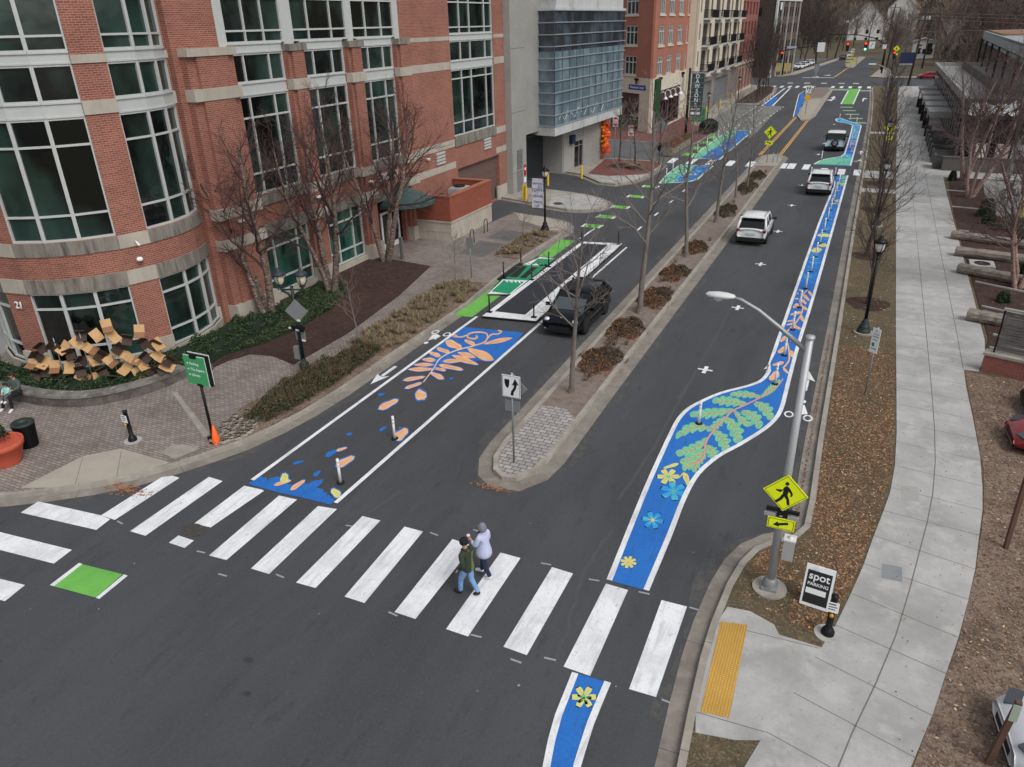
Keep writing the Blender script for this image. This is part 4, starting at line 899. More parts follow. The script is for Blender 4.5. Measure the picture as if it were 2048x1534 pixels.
for p in ((X0+.55, 26.6, 4.95), (X0+.45, 32.6, 4.9), (X0+.45, 37.6, 4.8), (X0+.1, 45, 4.95)):
    l = MB(); l.lathe([(0, -.07), (.16, -.05), (.17, .03), (.1, .08), (0, .09)], p, 10); l.box((p[0]-.3, p[1]-.04, p[2]-.03), (p[0], p[1]+.04, p[2]+.03)); l.build('wall_light', white, LB)
q = tp_(-19, RR+.1); cmn = MB(); cmn.tube([q+Vector((0, 0, 5.45)), q+Vector((.15, -.06, 5.4)), q+Vector((.4, -.16, 5.32))], [.02, .045, .045], 8); cmn.build('security_camera', white, LB)
q = tp_(-19, RR+.02); cmn = MB(); cmn.lathe([(0, -.08), (.12, -.06), (.14, 0), (.1, .09), (0, .1)], q+Vector((.08, -.03, 4.65)), 12); cmn.build('antenna', white, LB)
rf = MB(); rf.box((-60, 25.4, 17.6), (X0-.4, 57.6, 17.9)); rf.prism([tp_(a, RR-.42).xy for a in range(-180, 180, 20)], 17.6, 17.9); rf.box((-60, 18, 0), (-34.5, 25.4, 17.8)); rf.build('roof', concpale, LB)
bn_ = MB()
for (y0, y1) in ((28.25, 32.2), (32.9, 37.5), (38.0, 42.3)):
    for a, b, z in ((y0+.12, y0+1.3, 15.0), (y0+1.4, y1-1.4, 15.6), (y1-1.3, y1-.12, 14.7)): slabf(bn_, O, U, a, b, z, 16.8, -.14, -.139)
bn_.build_split('blind', mat('grey_green_blind', (62, 74, 68), .3), LB)
# walled service yard in front of the library
YD = thing('yard_wall', 'low walled yard of orange brick on pale stone base beside the library doors', 'wall', (-25.5, 45, .14), world=True)
y0, y1, xr = 42.5, 48.6, -24.3
ys = MB(); ys.box((X0+.1, y0, .1), (xr, y0+.35, 1.35)); ys.box((xr-.35, y0+.351, .1), (xr, y1, 1.35)); ys.box((X0+.1, y1-.35, .1), (xr-.351, y1, 1.35))
ys.box((X0+.1, y0-.02, .72), (xr+.02, y0, .76)); ys.build('stone_base', stonem, YD)
cp_ = MB(); cp_.box((X0+.1, y0-.05, 1.35), (xr+.05, y0+.35, 1.45)); cp_.box((xr-.35, y0+.351, 1.35), (xr+.05, y1+.05, 1.45)); cp_.build('ledge', stonem, YD)
yb = MB(); yb.box((X0+.1, y0, 1.45), (xr, y0+.3, 3.05)); yb.box((xr-.3, y0+.301, 1.45), (xr, y1, 3.05)); yb.box((X0+.1, y1-.3, 1.45), (xr-.301, y1, 3.05)); yb.build('brick_wall', brickmat('orange_yard_brick', (146, 82, 64), (134, 74, 58), (142, 88, 72), .22, .075, .005, 0, .12), YD)
yc = MB(); yc.box((X0+.1, y0-.04, 3.05), (xr+.04, y0+.34, 3.12)); yc.box((xr-.34, y0+.341, 3.05), (xr+.04, y1+.04, 3.12)); yc.box((X0+.1, y1-.34, 3.05), (xr-.341, y1+.04, 3.12)); yc.build('coping', mat('orange_coping', (158, 100, 82), .8, var=.05), YD)
AC = thing('cooling_unit', 'white cooling unit standing inside the orange brick yard', 'cooling unit', (-25.6, 46.3, .14), world=True)
a = MB(); a.box((-26.2, 45.7, .14), (-25.0, 47.0, 2.9)); a.box((-26.1, 45.8, 2.9), (-25.1, 46.9, 2.98)); a.build('housing', mat('grey_unit', (176, 178, 180), .6, .2, var=.05), AC)
a = MB(); a.lathe([(.38, 0), (.4, .1), (.36, .12)], (-25.6, 46.3, 2.98), 14); a.build('fan', black, AC)
# ------------------------------------------------------------------ concrete annex with the hanging glass box
AX_ = thing('parking_annex', 'grey concrete building with an overhanging blue-grey glass box', 'building', (-28, 68, 0), world=True)
w = MB(); w.box((-60, 57.75, -.05), (-26.75, 60.6, 18.5)); 
wallgrid(w, (-26.75, 60.6, 0), (.25, 8.2, 0), 8.2, 4.6, 18, [], .3)
wallgrid(w, (-26.45, 68.8, 0), (1.05, 8.5, 0), 8.57, -.05, 6, [(2.2, 4.1, .15, 2.7), (2.2, 4.1, 2.9, 4.3)], .3)
w.box((-60, 77.3, -.05), (-25.8, 77.6, 6)); w.box((-31, 68.6, -.05), (-26.5, 68.9, 4.6)); w.build('wall', concwall, AX_)
jb = MB()
for z in (6.6, 11.4, 1.8): jb.box((-26.75, 57.78, z), (-26.745, 60.6, z+.03))
jb.build('wall_joint', mat('dark_joint', (84, 80, 76)), AX_)
w = MB(); w.box((-31, 60.6, -.02), (-30.8, 68.6, 4.7)); w.box((-31, 60.65, 4.2), (-27, 68.6, 4.3)); w.build('garage_recess', mat('garage_dark', (34, 36, 38), .8), AX_)
w = MB(); slabf(w, (-28.6, 60.7, 0), U, 0, 7.9, 0, 4.2, 0, .06)
for k in range(9): slabf(w, (-28.6, 60.7, 0), U, 0, 7.9, .45*k, .45*k+.02, .06, .075)
w.build('garage_door', mat('dark_grey_shutter', (58, 62, 66), .6, .2), AX_)
uu = Vector((1.05, 8.5, 0)).normalized(); oo = Vector((-26.45, 68.8, 0))
v = MB(); 
for k in range(9): slabf(v, oo, uu, 2.2, 4.1, 2.92+k*.155, 3.0+k*.155, -.2, -.05)
v.build('louvre', framew, AX_); window(AX_, oo, uu, 2.2, 4.1, .15, 2.7, (3.3,), (2.2,), .07, glassk, .12, steel)
v = MB(); slabf(v, oo, uu, 1.1, 1.8, 2.6, 3.4, .0, .35); v.build('sign_box', mat('navy', (40, 44, 74)), AX_)
v = MB(); v.box((-26.745, 58.6, .14), (-26.7, 59.7, 1.9)); 
for k in range(8): v.box((-26.7, 58.6, 2.1+k*.2), (-26.66, 59.7, 2.2+k*.2))
v.build('vent_door', mat('grey_door', (116, 118, 118), .6), AX_)
v = MB(); v.box((-26.745, 60.0, 1.3), (-26.71, 60.45, 2.2)); v.build('notice', mat('red_notice', (186, 36, 40), .6), AX_)
v = MB(); v.box((-26.71, 60.06, 1.75), (-26.705, 60.39, 1.95)); v.box((-26.745, 60.0, .7), (-26.71, 60.4, 1.15)); v.build('notice', whitesign, AX_)
A, B_, C_ = Vector((-29.2, 63.75, 0)), Vector((-25.0, 62.85, 0)), Vector((-24.45, 80.8, 0))
D_ = Vector((-30, 81, 0)); quad = [A.xy, B_.xy, C_.xy, D_.xy]
def inset(pts, d):
    c = sum((Vector(p) for p in pts), Vector((0, 0)))/len(pts); return [Vector(p)+(Vector(p)-c).normalized()*d for p in pts]
r_ = MB(); r_.prism(quad, 4.24, 5.05); r_.prism(inset(quad, -.5), 14.12, 18.5); r_.prism(inset(quad, .08), 14.1, 14.32); r_.build('concrete_rim', concpale, AX_)
gl = MB(); gl.prism(inset(quad, -.12), 5.05, 11.0); gl.build('glazing', glassb, AX_)
gl = MB(); gl.prism(inset(quad, -.12), 11.0, 14.1); gl.build('glazing', glassb2, AX_)
fr = MB(); zs = [5.05+.905*i for i in range(11)]
for z in zs:
    slabf(fr, A, B_-A, -.0, (B_-A).length, z-.04, z+.04, -.03, .06); slabf(fr, B_, C_-B_, 0, (C_-B_).length, z-.04, z+.04, -.03, .062)
L1, L2 = (B_-A).length, (C_-B_).length
for s in (0.02, .5, 1.9, 2.6, L1-.06): slabf(fr, A, B_-A, s-.02, s+.02, 5.05, 14.1, -.05, .02)
fr.build('mullion', mat('silver_mullion', (164, 172, 178), .4, .4), AX_)
fr = MB()
for i in range(11): slabf(fr, B_, C_-B_, L2*i/11-.025, L2*i/11+.025, 5.05, 14.1, -.06, .0)
fr.build('mullion', mat('dark_mullion', (60, 74, 84), .5, .3), AX_)
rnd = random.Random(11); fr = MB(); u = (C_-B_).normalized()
for i in range(70):   # pale reflections on the panes, painted as flat coloured blobs
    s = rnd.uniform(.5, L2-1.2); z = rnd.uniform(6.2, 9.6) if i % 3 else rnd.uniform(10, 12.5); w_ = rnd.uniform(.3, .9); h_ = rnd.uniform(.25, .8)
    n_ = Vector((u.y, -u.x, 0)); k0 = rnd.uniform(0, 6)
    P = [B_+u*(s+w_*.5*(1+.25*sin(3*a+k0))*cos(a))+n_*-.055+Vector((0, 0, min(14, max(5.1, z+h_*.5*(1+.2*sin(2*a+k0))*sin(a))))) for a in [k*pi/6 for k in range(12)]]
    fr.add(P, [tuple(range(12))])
fr.build('painted_reflection', mat('pale_blue_reflection', (126, 146, 154), .4), AX_)
fr = MB()
for i in range(5):
    s = 1+i*2.6; P = [B_+u*(s+.25*k)+n_*-.03+Vector((0, 0, 5.5+.3*sin(k*.9+i)+.04*k)) for k in range(9)]; fr.tube(P, .02, 4)
fr.build('wavy_line', white, AX_)
SC = thing('wall_sculpture', 'orange and yellow stacked-bar sculpture on the concrete corner', 'sculpture', (-25.2, 77.4, .14), world=True)
for ci, colr in enumerate(((240, 170, 30), (226, 84, 26), (196, 52, 24), (244, 140, 30))):
    b = MB(); rr = random.Random(ci)
    for k in range(14):
        z = .7+k*.26+ci*.05
        if k % 4 != ci and rr.random() < .45: continue
        o = Vector((-25.4+.25*rr.random()+(.15 if ci in (0, 3) else .35), 76.9+.7*rr.random(), z)); b.obox(o, (.22, .95, .17), Matrix.Rotation(rr.uniform(-.5, .3), 3, 'Z') @ Matrix.Rotation(rr.uniform(-.2, .2), 3, 'X'))
    b.build('bar', mat('bar_colour_%d' % ci, colr, .5), SC)
b = MB(); b.box((-25.5, 77.0, .3), (-25.25, 77.7, 4.4)); b.build('backing', mat('orange_backing', (206, 70, 26), .6), SC)
# ------------------------------------------------------------------ terracotta corner block
TB = thing('corner_building', 'terracotta block with cream ground floor, dark shopfront and lantern lights', 'building', (-28, 105, 0), world=True)
k0 = Vector((-25.9, 98.0, 0)); kL = Vector((-36.5, 106.5, 0)); UR = Vector((0, 1, 0)); LR = 18.6; UL = (k0-kL).normalized(); LL = (k0-kL).length
w = MB(); wops = []
for s in (2.0, 6.8, 12.0):
    for z in (6.75, 10.3, 13.85): wops.append((s, s+2.7, z, z+2.25))
for z in (6.75, 10.3, 13.85): wops.append((17.2, 17.9, z, z+2.25))
wallgrid(w, k0, UR, LR, 6.6, 17, wops, .3); lops = [(LL-6.2, LL-3.6, z, z+2.25) for z in (6.9, 10.4, 13.9)]
wallgrid(w, kL, UL, LL, 6.6, 17, lops, .3); w.prism([(kL.x, kL.y+.5), (k0.x-.4, k0.y+.5), (k0.x-.4, k0.y+LR), (kL.x, k0.y+LR)], 6.6, 16.8); w.build('wall', brickter, TB)
for q in wops: window(TB, k0, UR, *q, ms=(q[0]+(q[1]-q[0])/3, q[0]+(q[1]-q[0])*2/3) if q[1]-q[0] > 1 else (), ts=(q[2]+1.6,), fw=.14, rec=.16)
for q in lops: window(TB, kL, UL, *q, ms=(q[0]+.9, q[0]+1.75), ts=(q[2]+1.5,), fw=.12, rec=.16)
s_ = MB()
for q in wops: slabf(s_, k0, UR, q[0]-.15, q[1]+.15, q[2]-.22, q[2]-.003, -.05, .12)
for q in lops: slabf(s_, kL, UL, q[0]-.15, q[1]+.15, q[2]-.22, q[2]-.003, -.05, .12)
s_.build_split('sill', cream, TB)
c_ = MB(); wallgrid(c_, k0+Vector((.12, -.1, 0)), UR, LR, -.05, 6.6, [(3.0, 15.4, .35, 4.9)], .35); wallgrid(c_, kL+Vector((.05, -.12, 0)), UL, LL, -.05, 6.6, [(LL-9.6, LL-2.6, 0, 4.7)], .35); c_.build('ground_floor_wall', cream, TB)
c_ = MB(); slabf(c_, k0, UR, 2.8, 15.6, .1, 4.95, -.45, -.35); slabf(c_, kL, UL, LL-9.6, LL-2.6, 0, 4.7, -1.2, -1.1); c_.build('shop_interior', glassk, TB)
c_ = MB(); slabf(c_, k0, UR, 3.02, 15.38, 3.55, 4.88, -.3, .05)
for s in (3.0, 6.0, 9.0, 12.2, 15.2): slabf(c_, k0, UR, s, s+.22, .35, 3.55, -.3, 0)
slabf(c_, kL, UL, LL-9.6, LL-2.6, 3.2, 4.7, -.9, -.1); c_.build('shopfront_fascia', mat('maroon_fascia', (70, 36, 40), .6), TB)
c_ = MB(); slabf(c_, k0, UR, 2.6, 15.8, -.05, .35, -.3, .22); c_.build('plinth', cream, TB)
for s, (o_, u_) in [(x, (k0, UR)) for x in (3.6, 6.4, 9.2, 12.0)]+[(LL-8.2, (kL, UL))]:
    n_ = Vector((u_[1], -u_[0], 0)); b = o_+Vector(u_)*s+n_*.1; l = MB()
    l.tube([b+Vector((0, 0, 4.0)), b+n_*.1+Vector((0, 0, 4.6)), b+n_*.45+Vector((0, 0, 4.85)), b+n_*.8+Vector((0, 0, 4.6)), b+n_*.85+Vector((0, 0, 4.2))], .06, 6); l.lathe([(.06, .1), (.14, 0), (.34, -.22)], b+n_*.85+Vector((0, 0, 4.15)), 10); l.build('gooseneck_light', white, TB)
c_ = MB(); c_.box((-25.75, 98.3, .6), (-25.4, 100.7, 6.5)); c_.build('green_wall_panel', layered('leafy_green_panel', (30, 74, 34), [((14, 36, 18), 1.8, .45, .6, .9, (1, 3, 1)), ((58, 130, 48), 3, .58, .68, .8, (1, 4, 1))], .6, .0), TB)
c_ = MB(); slabf(c_, k0, UR, 16.2, 17.4, 4.6, 6.1, .12, .16); c_.build('louvre', concwall, TB)
bs = MB(); nL = Vector((UL.y, -UL.x, 0)); slabf(bs, kL, UL, LL-4.9, LL-1.2, 5.15, 5.75, .02, .1); bsn = bs.build('street_sign', mat('blue_street_sign', (34, 60, 150), .5), TB)
text_mesh('Woodmont Corner', .38, face_mat(kL+UL*(LL-3.05)+nL*.12+Vector((0, 0, 5.45)), UL), whitesign, bsn, 'lettering', .005)
fl_ = MB()
for p in (k0+Vector((.3, 3, 6.5)), k0+Vector((.3, 15.5, 6.4)), kL+UL*(LL-3)+nL*.3+Vector((0, 0, 6.45))): fl_.lathe([(.28, .1), (.3, -.1), (.1, -.2), (.12, -.5), (.05, -.6)], p, 8)
fl_.build_split('flood_light', black, TB)
# ------------------------------------------------------------------ cream balcony block
CB_ = thing('apartment_block', 'cream apartment block with black balconies above grey garage doors', 'building', (-27, 135, 0), world=True)
k1 = Vector((-24.6, 116.6, 0)); L = 37.2; w = MB(); wops = []; BX = [(3.2+i*8.4, 9.6+i*8.4) for i in range(4)]; BX = [(a, a+6.3) for a in (3.4, 12.0, 20.6, 28.8)]
for z in (6.1, 9.7, 13.3):
    wops.append((.9, 1.9, z+.8, z+2.9))
    for a, b in BX: wops += [(a, a+3.4, z, z+2.9), (a+4.7, a+6.3, z+.2, z+2.9)]
wallgrid(w, k1, UR, L, 5.15, 16.6, wops, .3); w.box((-40, 116.6, -.05), (-24.95, 153.7, 16.4)); w.build('wall', cream, CB_)
for q in wops: window(CB_, k1, UR, *q, ms=tuple(q[0]+(q[1]-q[0])*t for t in ((.25, .5, .75) if q[1]-q[0] > 2 else (.5,))), fw=.1, rec=.2, gl=glassk, fm=mat('grey_brown_frame', (120, 112, 104)))
for a, b in BX:
    c_ = MB(); slabf(c_, k1, UR, a-.3, a+3.9, 4.9, 16.5, 0, .001) if False else None
    for z in (6.1, 9.7, 13.3):
        sl_ = MB(); slabf(sl_, k1, UR, a-.2, a+4.6, z-.22, z-.04, 0, 1.3); bo = sl_.build('balcony', concpale, CB_)
        r2 = MB()
        for zz in (z+.05, z+1.05):
            slabf(r2, k1, UR, a-.2, a+4.6, zz, zz+.05, 1.22, 1.28); slabf(r2, k1, UR, a-.2, a-.14, zz, zz+.05, 0, 1.22); slabf(r2, k1, UR, a+4.54, a+4.6, zz, zz+.05, 0, 1.22)
        for i in range(33): slabf(r2, k1, UR, a-.2+i*.148, a-.14+i*.148, z+.1, z+1.05, 1.23, 1.27)
        for i in range(8): slabf(r2, k1, UR, a-.2, a-.16, z+.1, z+1.05, .05+i*.16, .1+i*.16)
        r2.build('railing', black, bo)
sc_ = MB(); wallgrid(sc_, k1+Vector((.15, 0, 0)), UR, L, -.05, 5.15, [(3.6, 12.6, -.1, 4.5), (15, 27.4, -.1, 4.5)], .5)
for z in (.9, 1.8, 2.7, 3.6): slabf(sc_, k1+Vector((.15, 0, 0)), UR, 27.4, L, z, z+.04, 0, .02)
slabf(sc_, k1, UR, -.02, L, 4.9, 5.15, .15, .3); sc_.build('stone_base', layered('grey_stone_base', (142, 132, 128), [((124, 114, 110), .6, .45, .7, .7, one)], .9, 0), CB_)
for a, b in ((3.6, 12.6), (15, 27.4)):
    d_ = MB(); slabf(d_, k1, UR, a, b, 0, 4.5, -.45, -.32); slabf(d_, k1, UR, a, a+.3, 0, 4.5, -.32, .1); d_.build('garage_door', mat('grey_garage_door', (112, 114, 118), .7, var=.04), CB_)
RB = thing('apartment_block', 'soft red brick block with arched ground windows, beyond the cream balconies', 'building', (-27, 165, 0), world=True)
k2 = Vector((-24.75, 153.8, 0)); L = 20.5; w = MB(); wops = [(1+i*3.9, 3.4+i*3.9, z, z+2.3) for i in range(5) for z in (6.9, 10.3, 13.7)]+[(1.4+i*4, 3.4+i*4, .6, 4.9) for i in range(5)]
wallgrid(w, k2, UR, L, -.05, 17, wops, .3); w.box((-42, 153.8, -.05), (-25.1, 174.3, 16.8)); w.build('wall', brickred2, RB)
for q in wops: window(RB, k2, UR, *q, ms=((q[0]+q[1])/2,), fw=.1, rec=.18, gl=glassk, fm=brickred2 if q[2] > 1 else cream)
w = MB()
for i in range(5):
    for k in range(6):
        a = pi*k/5; c = k2+UR*(2.4+i*4+1.1*cos(a)); w.obox((c.x+.03, c.y, 4.6+1.1*sin(a)), (.1, .5, .25), Matrix.Rotation(a+pi/2, 3, 'X'))
slabf(w, k2, UR, 0, L, 5.2, 5.45, 0, .15); slabf(w, k2, UR, 0, L, -.05, .6, 0, .12); w.build_split('stone_trim', cream, RB)
# brown office
OB = thing('office_building', 'dark brown brick office with vertical white strips, behind the small street trees', 'building', (-26, 204, 0), world=True)
k3 = Vector((-24.9, 203, 0)); u3 = Vector((3.4, 21, 0)).normalized(); u4 = Vector((9, -6.5, 0)).normalized(); k4 = k3-u4*11.5; w = MB(); L3 = 21.3
ops3 = [(1.6+i*5.1+j*1.9, 2.7+i*5.1+j*1.9, z, z+2) for i in range(4) for j in range(2) for z in (2.2, 6, 9.8, 13.4)]
wallgrid(w, k3, u3, L3, -.05, 17, ops3, .3); wallgrid(w, k4, u4, 11.5, -.05, 17, [(5+j*0, 7.2, z, z+2) for j in (0,) for z in (2.2, 6, 9.8, 13.4)], .3); e3 = k3+u3*L3
w.prism([(k4.x+.5, k4.y+.6), (k3.x-.4, k3.y+.6), (e3.x-.5, e3.y-.3), (e3.x-16, e3.y)], -.05, 16.8); w.build('wall', brickdk, OB)
w = MB()
for q in ops3: slabf(w, k3, u3, q[0], q[1], q[2], q[3], -.2, -.12)
for z in (2.2, 6, 9.8, 13.4): slabf(w, k4, u4, 5, 7.2, z, z+2, -.2, -.12)
w.build_split('window', glassk, OB)
w = MB(); slabf(w, k3, u3, -.3, .9, 0, 17.1, 0, .35); 
for i in range(1, 5): slabf(w, k3, u3, i*5.1, i*5.1+.18, 0, 17.1, 0, .25)
slabf(w, k3, u3, 0, L3, 16.7, 17.1, 0, .3); w.build_split('concrete_strip', concpale, OB)
ts = MB(); slabf(ts, k3, u3, 2.2, 3.1, 14.8, 16.4, .3, .5); ts.build('logo', whitesign, OB)
text_mesh('TD House', .9, face_mat(k4+u4*7+Vector((u4.y*.3, -u4.x*.3, 5.2))+Vector((0, -.4, 0)), u4), whitesign, OB, 'lettering', .03) if False else None
# ------------------------------------------------------------------ restaurant on the right
RS = thing('restaurant', 'low grey restaurant with roof terrace and dark awnings along the footway', 'restaurant', (12, 110, 0), world=True)
gy = mat('dark_grey_panel', (72, 72, 71), .7, var=.08); gy2 = mat('light_grey_roof', (142, 142, 140), .85, var=.1, vs=.5)
w = MB(); w.box((8.3, 84, -.05), (40, 152, 5.0)); w.build('wall', mat('charcoal_wall', (46, 44, 44), .8, var=.1), RS)
w = MB(); w.box((7.9, 83.6, 5.0), (40, 152.4, 5.2)); w.box((7.9, 83.6, 5.2), (8.3, 152.4, 5.75)); w.box((8.3, 152, 5.2), (40, 152.4, 5.75)); w.build('roof', gy2, RS)
w = MB(); w.box((7.2, 82.9, 4.3), (40, 83.5, 6.0)); w.build('fascia', mat('dark_fascia', (58, 56, 56), .8, var=.1), RS)
w = MB()
for k in range(19): w.box((8.22, 86+k*3.4, .2), (8.3, 88.4+k*3.4, 4.2))
w.build_split('window', glassk, RS)
w = MB(); w.box((11.5, 98, 5.2), (11.6, 146, 6.2)); w.build('parapet_screen', gy, RS)
for x in (7.5, 12, 17, 22): w = MB(); w.box((x, 82.95, .14), (x+.25, 83.2, 4.3)); w.build('column', gy, RS)
for y in (103, 110.5, 118.5, 127, 136.5): w = MB(); w.box((5.75, y, 2.75), (8.2, y+5.2, 2.88)); w.box((5.75, y, 2.5), (5.85, y+5.2, 2.75)); w.box((5.85, y, 2.2), (8.2, y+.1, 2.75)); w.build('canopy', gy2, RS); w = MB(); w.box((5.75, y+.1, .14), (5.87, y+.3, 2.5)); w.box((5.7, y-.3, .14), (6.4, y+.1, 1.4)); w.build('canopy_post', black, RS)
for y in (80.2, 83.6, 87, 90.6, 94.3, 98.2):
    c_ = MB(); c_.box((5.75, y, .14), (7.7, y+.18, 1.3)); c_.box((5.75, y+.181, .14), (5.93, y+2.0, 1.3)); c_.box((5.72, y-.03, 1.3), (7.7, y+.21, 1.35)); c_.build('patio_screen', gy, RS)
w = MB(); w.box((6.4, 79.6, .14), (16.5, 79.9, 1.3)); w.box((6.35, 79.55, 1.3), (16.5, 79.95, 1.36)); w.build('patio_wall', mat('warm_grey_wall', (92, 88, 84), .8, var=.06), RS)
w = MB(); w.box((7.7, 83.3, .14), (28, 83.4, 4.3)); w.build('shopfront_glass', glassk, RS)
for i, x in enumerate((8.9, 10.7, 12.0)):
    p = MB(); p.box((x, 82.8, .9), (x+1.1, 82.84, 2.2)); p.build('window_poster', mat('poster_%d' % i, ((220, 214, 200), (214, 190, 184), (200, 198, 206))[i], .7, var=.2, vs=6), RS)
text_mesh('spot', 1.9, face_mat((9.75, 82.75, 5.3), (1, 0, 0)), mat('bright_white_letters', (236, 238, 240), .5), RS, 'sign_lettering', .1, 1.12, 'CENTER', .055)
for nm, x, y, lx, h, lb in (('timber_post', 11.3, 76.5, .9, 3.6, 'tall pale timber post leaning beside the restaurant patio'), ('timber_post', 12.6, 74.5, 1.0, 3.8, 'tall pale timber post leaning at the right edge of the birch court')):
    t_ = thing(nm, lb, 'post', (x, y, .14)); c_ = MB(); c_.beam((0, 0, 0), (lx*.2, 0, h), .34, .34); c_.build('shaft', mat('pale_weathered_timber', (140, 138, 136), .9, var=.12, vs=4), t_)
# pergola on the terrace
PG = thing('pergola', 'tall steel pergola with pale fascia on the restaurant roof terrace', 'pergola', (24, 118, 5.2), world=True)
f0 = G(1969, 62, 10.2); f1 = G(2046, 86, 10.2); uu = (f1-f0); uu.z = 0; LP = uu.length; uu.normalize(); f0.z = 0; bk = Vector((-uu.y, uu.x, 0))
c_ = MB(); slabf(c_, f0, uu, 0, LP+14, 9.0, 10.2, -.3, 0); cc = [f0, f0+uu*(LP+14), f0+uu*(LP+14)+bk*9, f0+bk*9]; c_.prism([p.xy for p in cc], 9.9, 10.1); slabf(c_, f0, uu, .1, LP+14, 8.4, 8.75, -.5, -.3); c_.build('fascia', mat('pale_grey_fascia', (142, 148, 150), .6, var=.06), PG)
for i in range(7):
    p = f0+uu*(.3+i*(LP-.5)/5); c_ = MB(); c_.box((p.x-.14, p.y+.3, 5.2), (p.x+.14, p.y+.6, 9.0)); c_.build('post', black, PG)
pr = MB(); P_ = [p.xy for p in (f0+bk*.5, f0+uu*30+bk*.5, f0+uu*30+bk*22, f0+bk*22)]; pr.prism(P_, 10.1, 10.35)
pr.build('green_roof', layered('sedum_roof', (150, 112, 98), [((98, 96, 52), .35, .45, .6, .9, one), ((184, 168, 156), 1.3, .62, .7, .7, one), ((110, 70, 62), 2, .55, .7, .6, one)], .98, .5, 20), PG)
for nm, lb, p, sz in (('roof_table', 'white covered table on the restaurant roof terrace', (19.5, 100.5), (3.2, 1.2)), ('roof_table', 'small white table beside the pergola posts', (23.5, 101), (1, 1))):
    t_ = thing(nm, lb, 'table', (p[0], p[1], 5.2)); c_ = MB(); c_.box((-sz[0]/2, -sz[1]/2, .72), (sz[0]/2, sz[1]/2, .78)); c_.build('table_top', whitesign, t_)
    c_ = MB(); c_.box((-sz[0]/2+.1, -sz[1]/2+.1, 0), (sz[0]/2-.1, sz[1]/2-.1, .72)); c_.build('cloth', mat('grey_cloth', (170, 170, 170)), t_)
# houses beyond the junction
def house(x, y, w_, d_, h, rh, lab, rz=0, zb=0, base=white, roofm=None):
    t_ = thing('house', lab, 'house', (x, y, zb), R(rz)); b = MB(); b.box((-w_/2, -d_/2, -2), (w_/2, d_/2, h)); b.add([(-w_/2, -d_/2, h), (w_/2, -d_/2, h), (0, -d_/2, h+rh), (-w_/2, d_/2, h), (w_/2, d_/2, h), (0, d_/2, h+rh)], [(0, 1, 2), (3, 5, 4)]); b.build('wall', base, t_)
    r_ = MB(); e = .5
    for s in (-1, 1):
        a = [(s*(w_/2+e), -d_/2-e, h-e*rh/(w_/2)), (0, -d_/2-e, h+rh), (0, d_/2+e, h+rh), (s*(w_/2+e), d_/2+e, h-e*rh/(w_/2))]; r_.add(a+[(p[0], p[1], p[2]+.25) for p in a], [(0, 1, 2, 3), (7, 6, 5, 4), (0, 3, 7, 4), (0, 4, 5, 1), (3, 2, 6, 7)])
    r_.build('roof', roofm or mat('grey_shingles', (116, 110, 106), .9, var=.1), t_)
    for i in range(3):
        for z in (1.0, 4.0):
            if z+1.6 > h: continue
            g_ = MB(); g_.box((-w_/2+w_*(i+.6)/3.4, -d_/2-.06, z), (-w_/2+w_*(i+.6)/3.4+1.1, -d_/2-.01, z+1.5)); g_.build('window', glassk, t_)
    return t_
hw = mat('white_siding', (206, 204, 202), .8, var=.05)
house(-9.5, 392, 15, 12, 9, 7, 'large white gabled house among bare trees past the junction', 8, 2, hw)
house(5, 440, 12, 12, 8, 6, 'smaller white house with pointed roof behind the larger white one', -10, 8, hw)
kx = house(11.2, 300, 6.4, 6, 4.6, 1.0, 'small white building with flat grey roof and black letter panel', 0, 0.3, hw, concwall)
lt = MB(); lt.box((.7, -3.08, .8), (2.4, -3.02, 4.2)); lt.build('panel', blackp, kx); text_mesh('E', 3.6, face_mat((-1.4, -3.12, 2.4), (1, 0, 0)), blackp, kx, 'lettering', .02)
# ================================================================== trees, shrubs, leaves
def rot_about(d, ang, az):
    u = d.orthogonal().normalized(); w = d.cross(u); s = u*cos(az)+w*sin(az)
    return (d*cos(ang)+s*sin(ang)).normalized()
def grow(mbs, rnd, p, d, L, r, lvl, P):
    n = P['seg'][lvl]; pts = [p.copy()]; rs = [r]; dirs = [d]
    end = P['tip'][lvl]
    for i in range(n):
        d = (d+Vector((rnd.gauss(0, 1), rnd.gauss(0, 1), rnd.gauss(0, 1)))*P['wob'][lvl]+Vector((0, 0, P['up'][lvl]))).normalized()
        p = p+d*(L/n); pts.append(p.copy()); rs.append(max(P['rmin'], r*(1-(1-end)*(i+1)/n))); dirs.append(d)
    mb = mbs[0] if lvl <= P['trunkl'] else mbs[1]
    mb.tube(pts, rs, n=P['sides'][lvl], cap=False, sm=lvl < 2)
    if lvl+1 < len(P['seg']):
        nb = P['nb'][lvl]; t0 = P['t0'][lvl]
        az = rnd.uniform(0, 6.28)
        for k in range(nb):
            t = t0+(1-t0)*(k+rnd.random())/nb; t = min(t, .995); f = t*n; i = int(f); fr = f-i
            q = pts[i].lerp(pts[i+1], fr); rr = rs[i]+(rs[i+1]-rs[i])*fr
            az += 2.4+rnd.uniform(-.5, .5); a = P['ang'][lvl]*rnd.uniform(.75, 1.25)
            l = P['ratio'][lvl]*L*rnd.uniform(.7, 1.15)*(1-P['fall'][lvl]*(t-t0)/(1-t0+1e-6))
            grow(mbs, rnd, q, rot_about(dirs[i+1], a, az), l, max(P['rmin'], rr*P['rr'][lvl]), lvl+1, P)
TP = dict(seg=(6, 5, 4, 3), nb=(15, 7, 5), t0=(.28, .15, .15), ang=(.75, .6, .6), ratio=(.42, .45, .5), fall=(.45, .35, .3), rr=(.5, .5, .6), tip=(.25, .3, .4, .6), wob=(.05, .12, .14, .12), up=(.03, .10, .08, .06), sides=(8, 5, 3, 3), rmin=.006, trunkl=0)
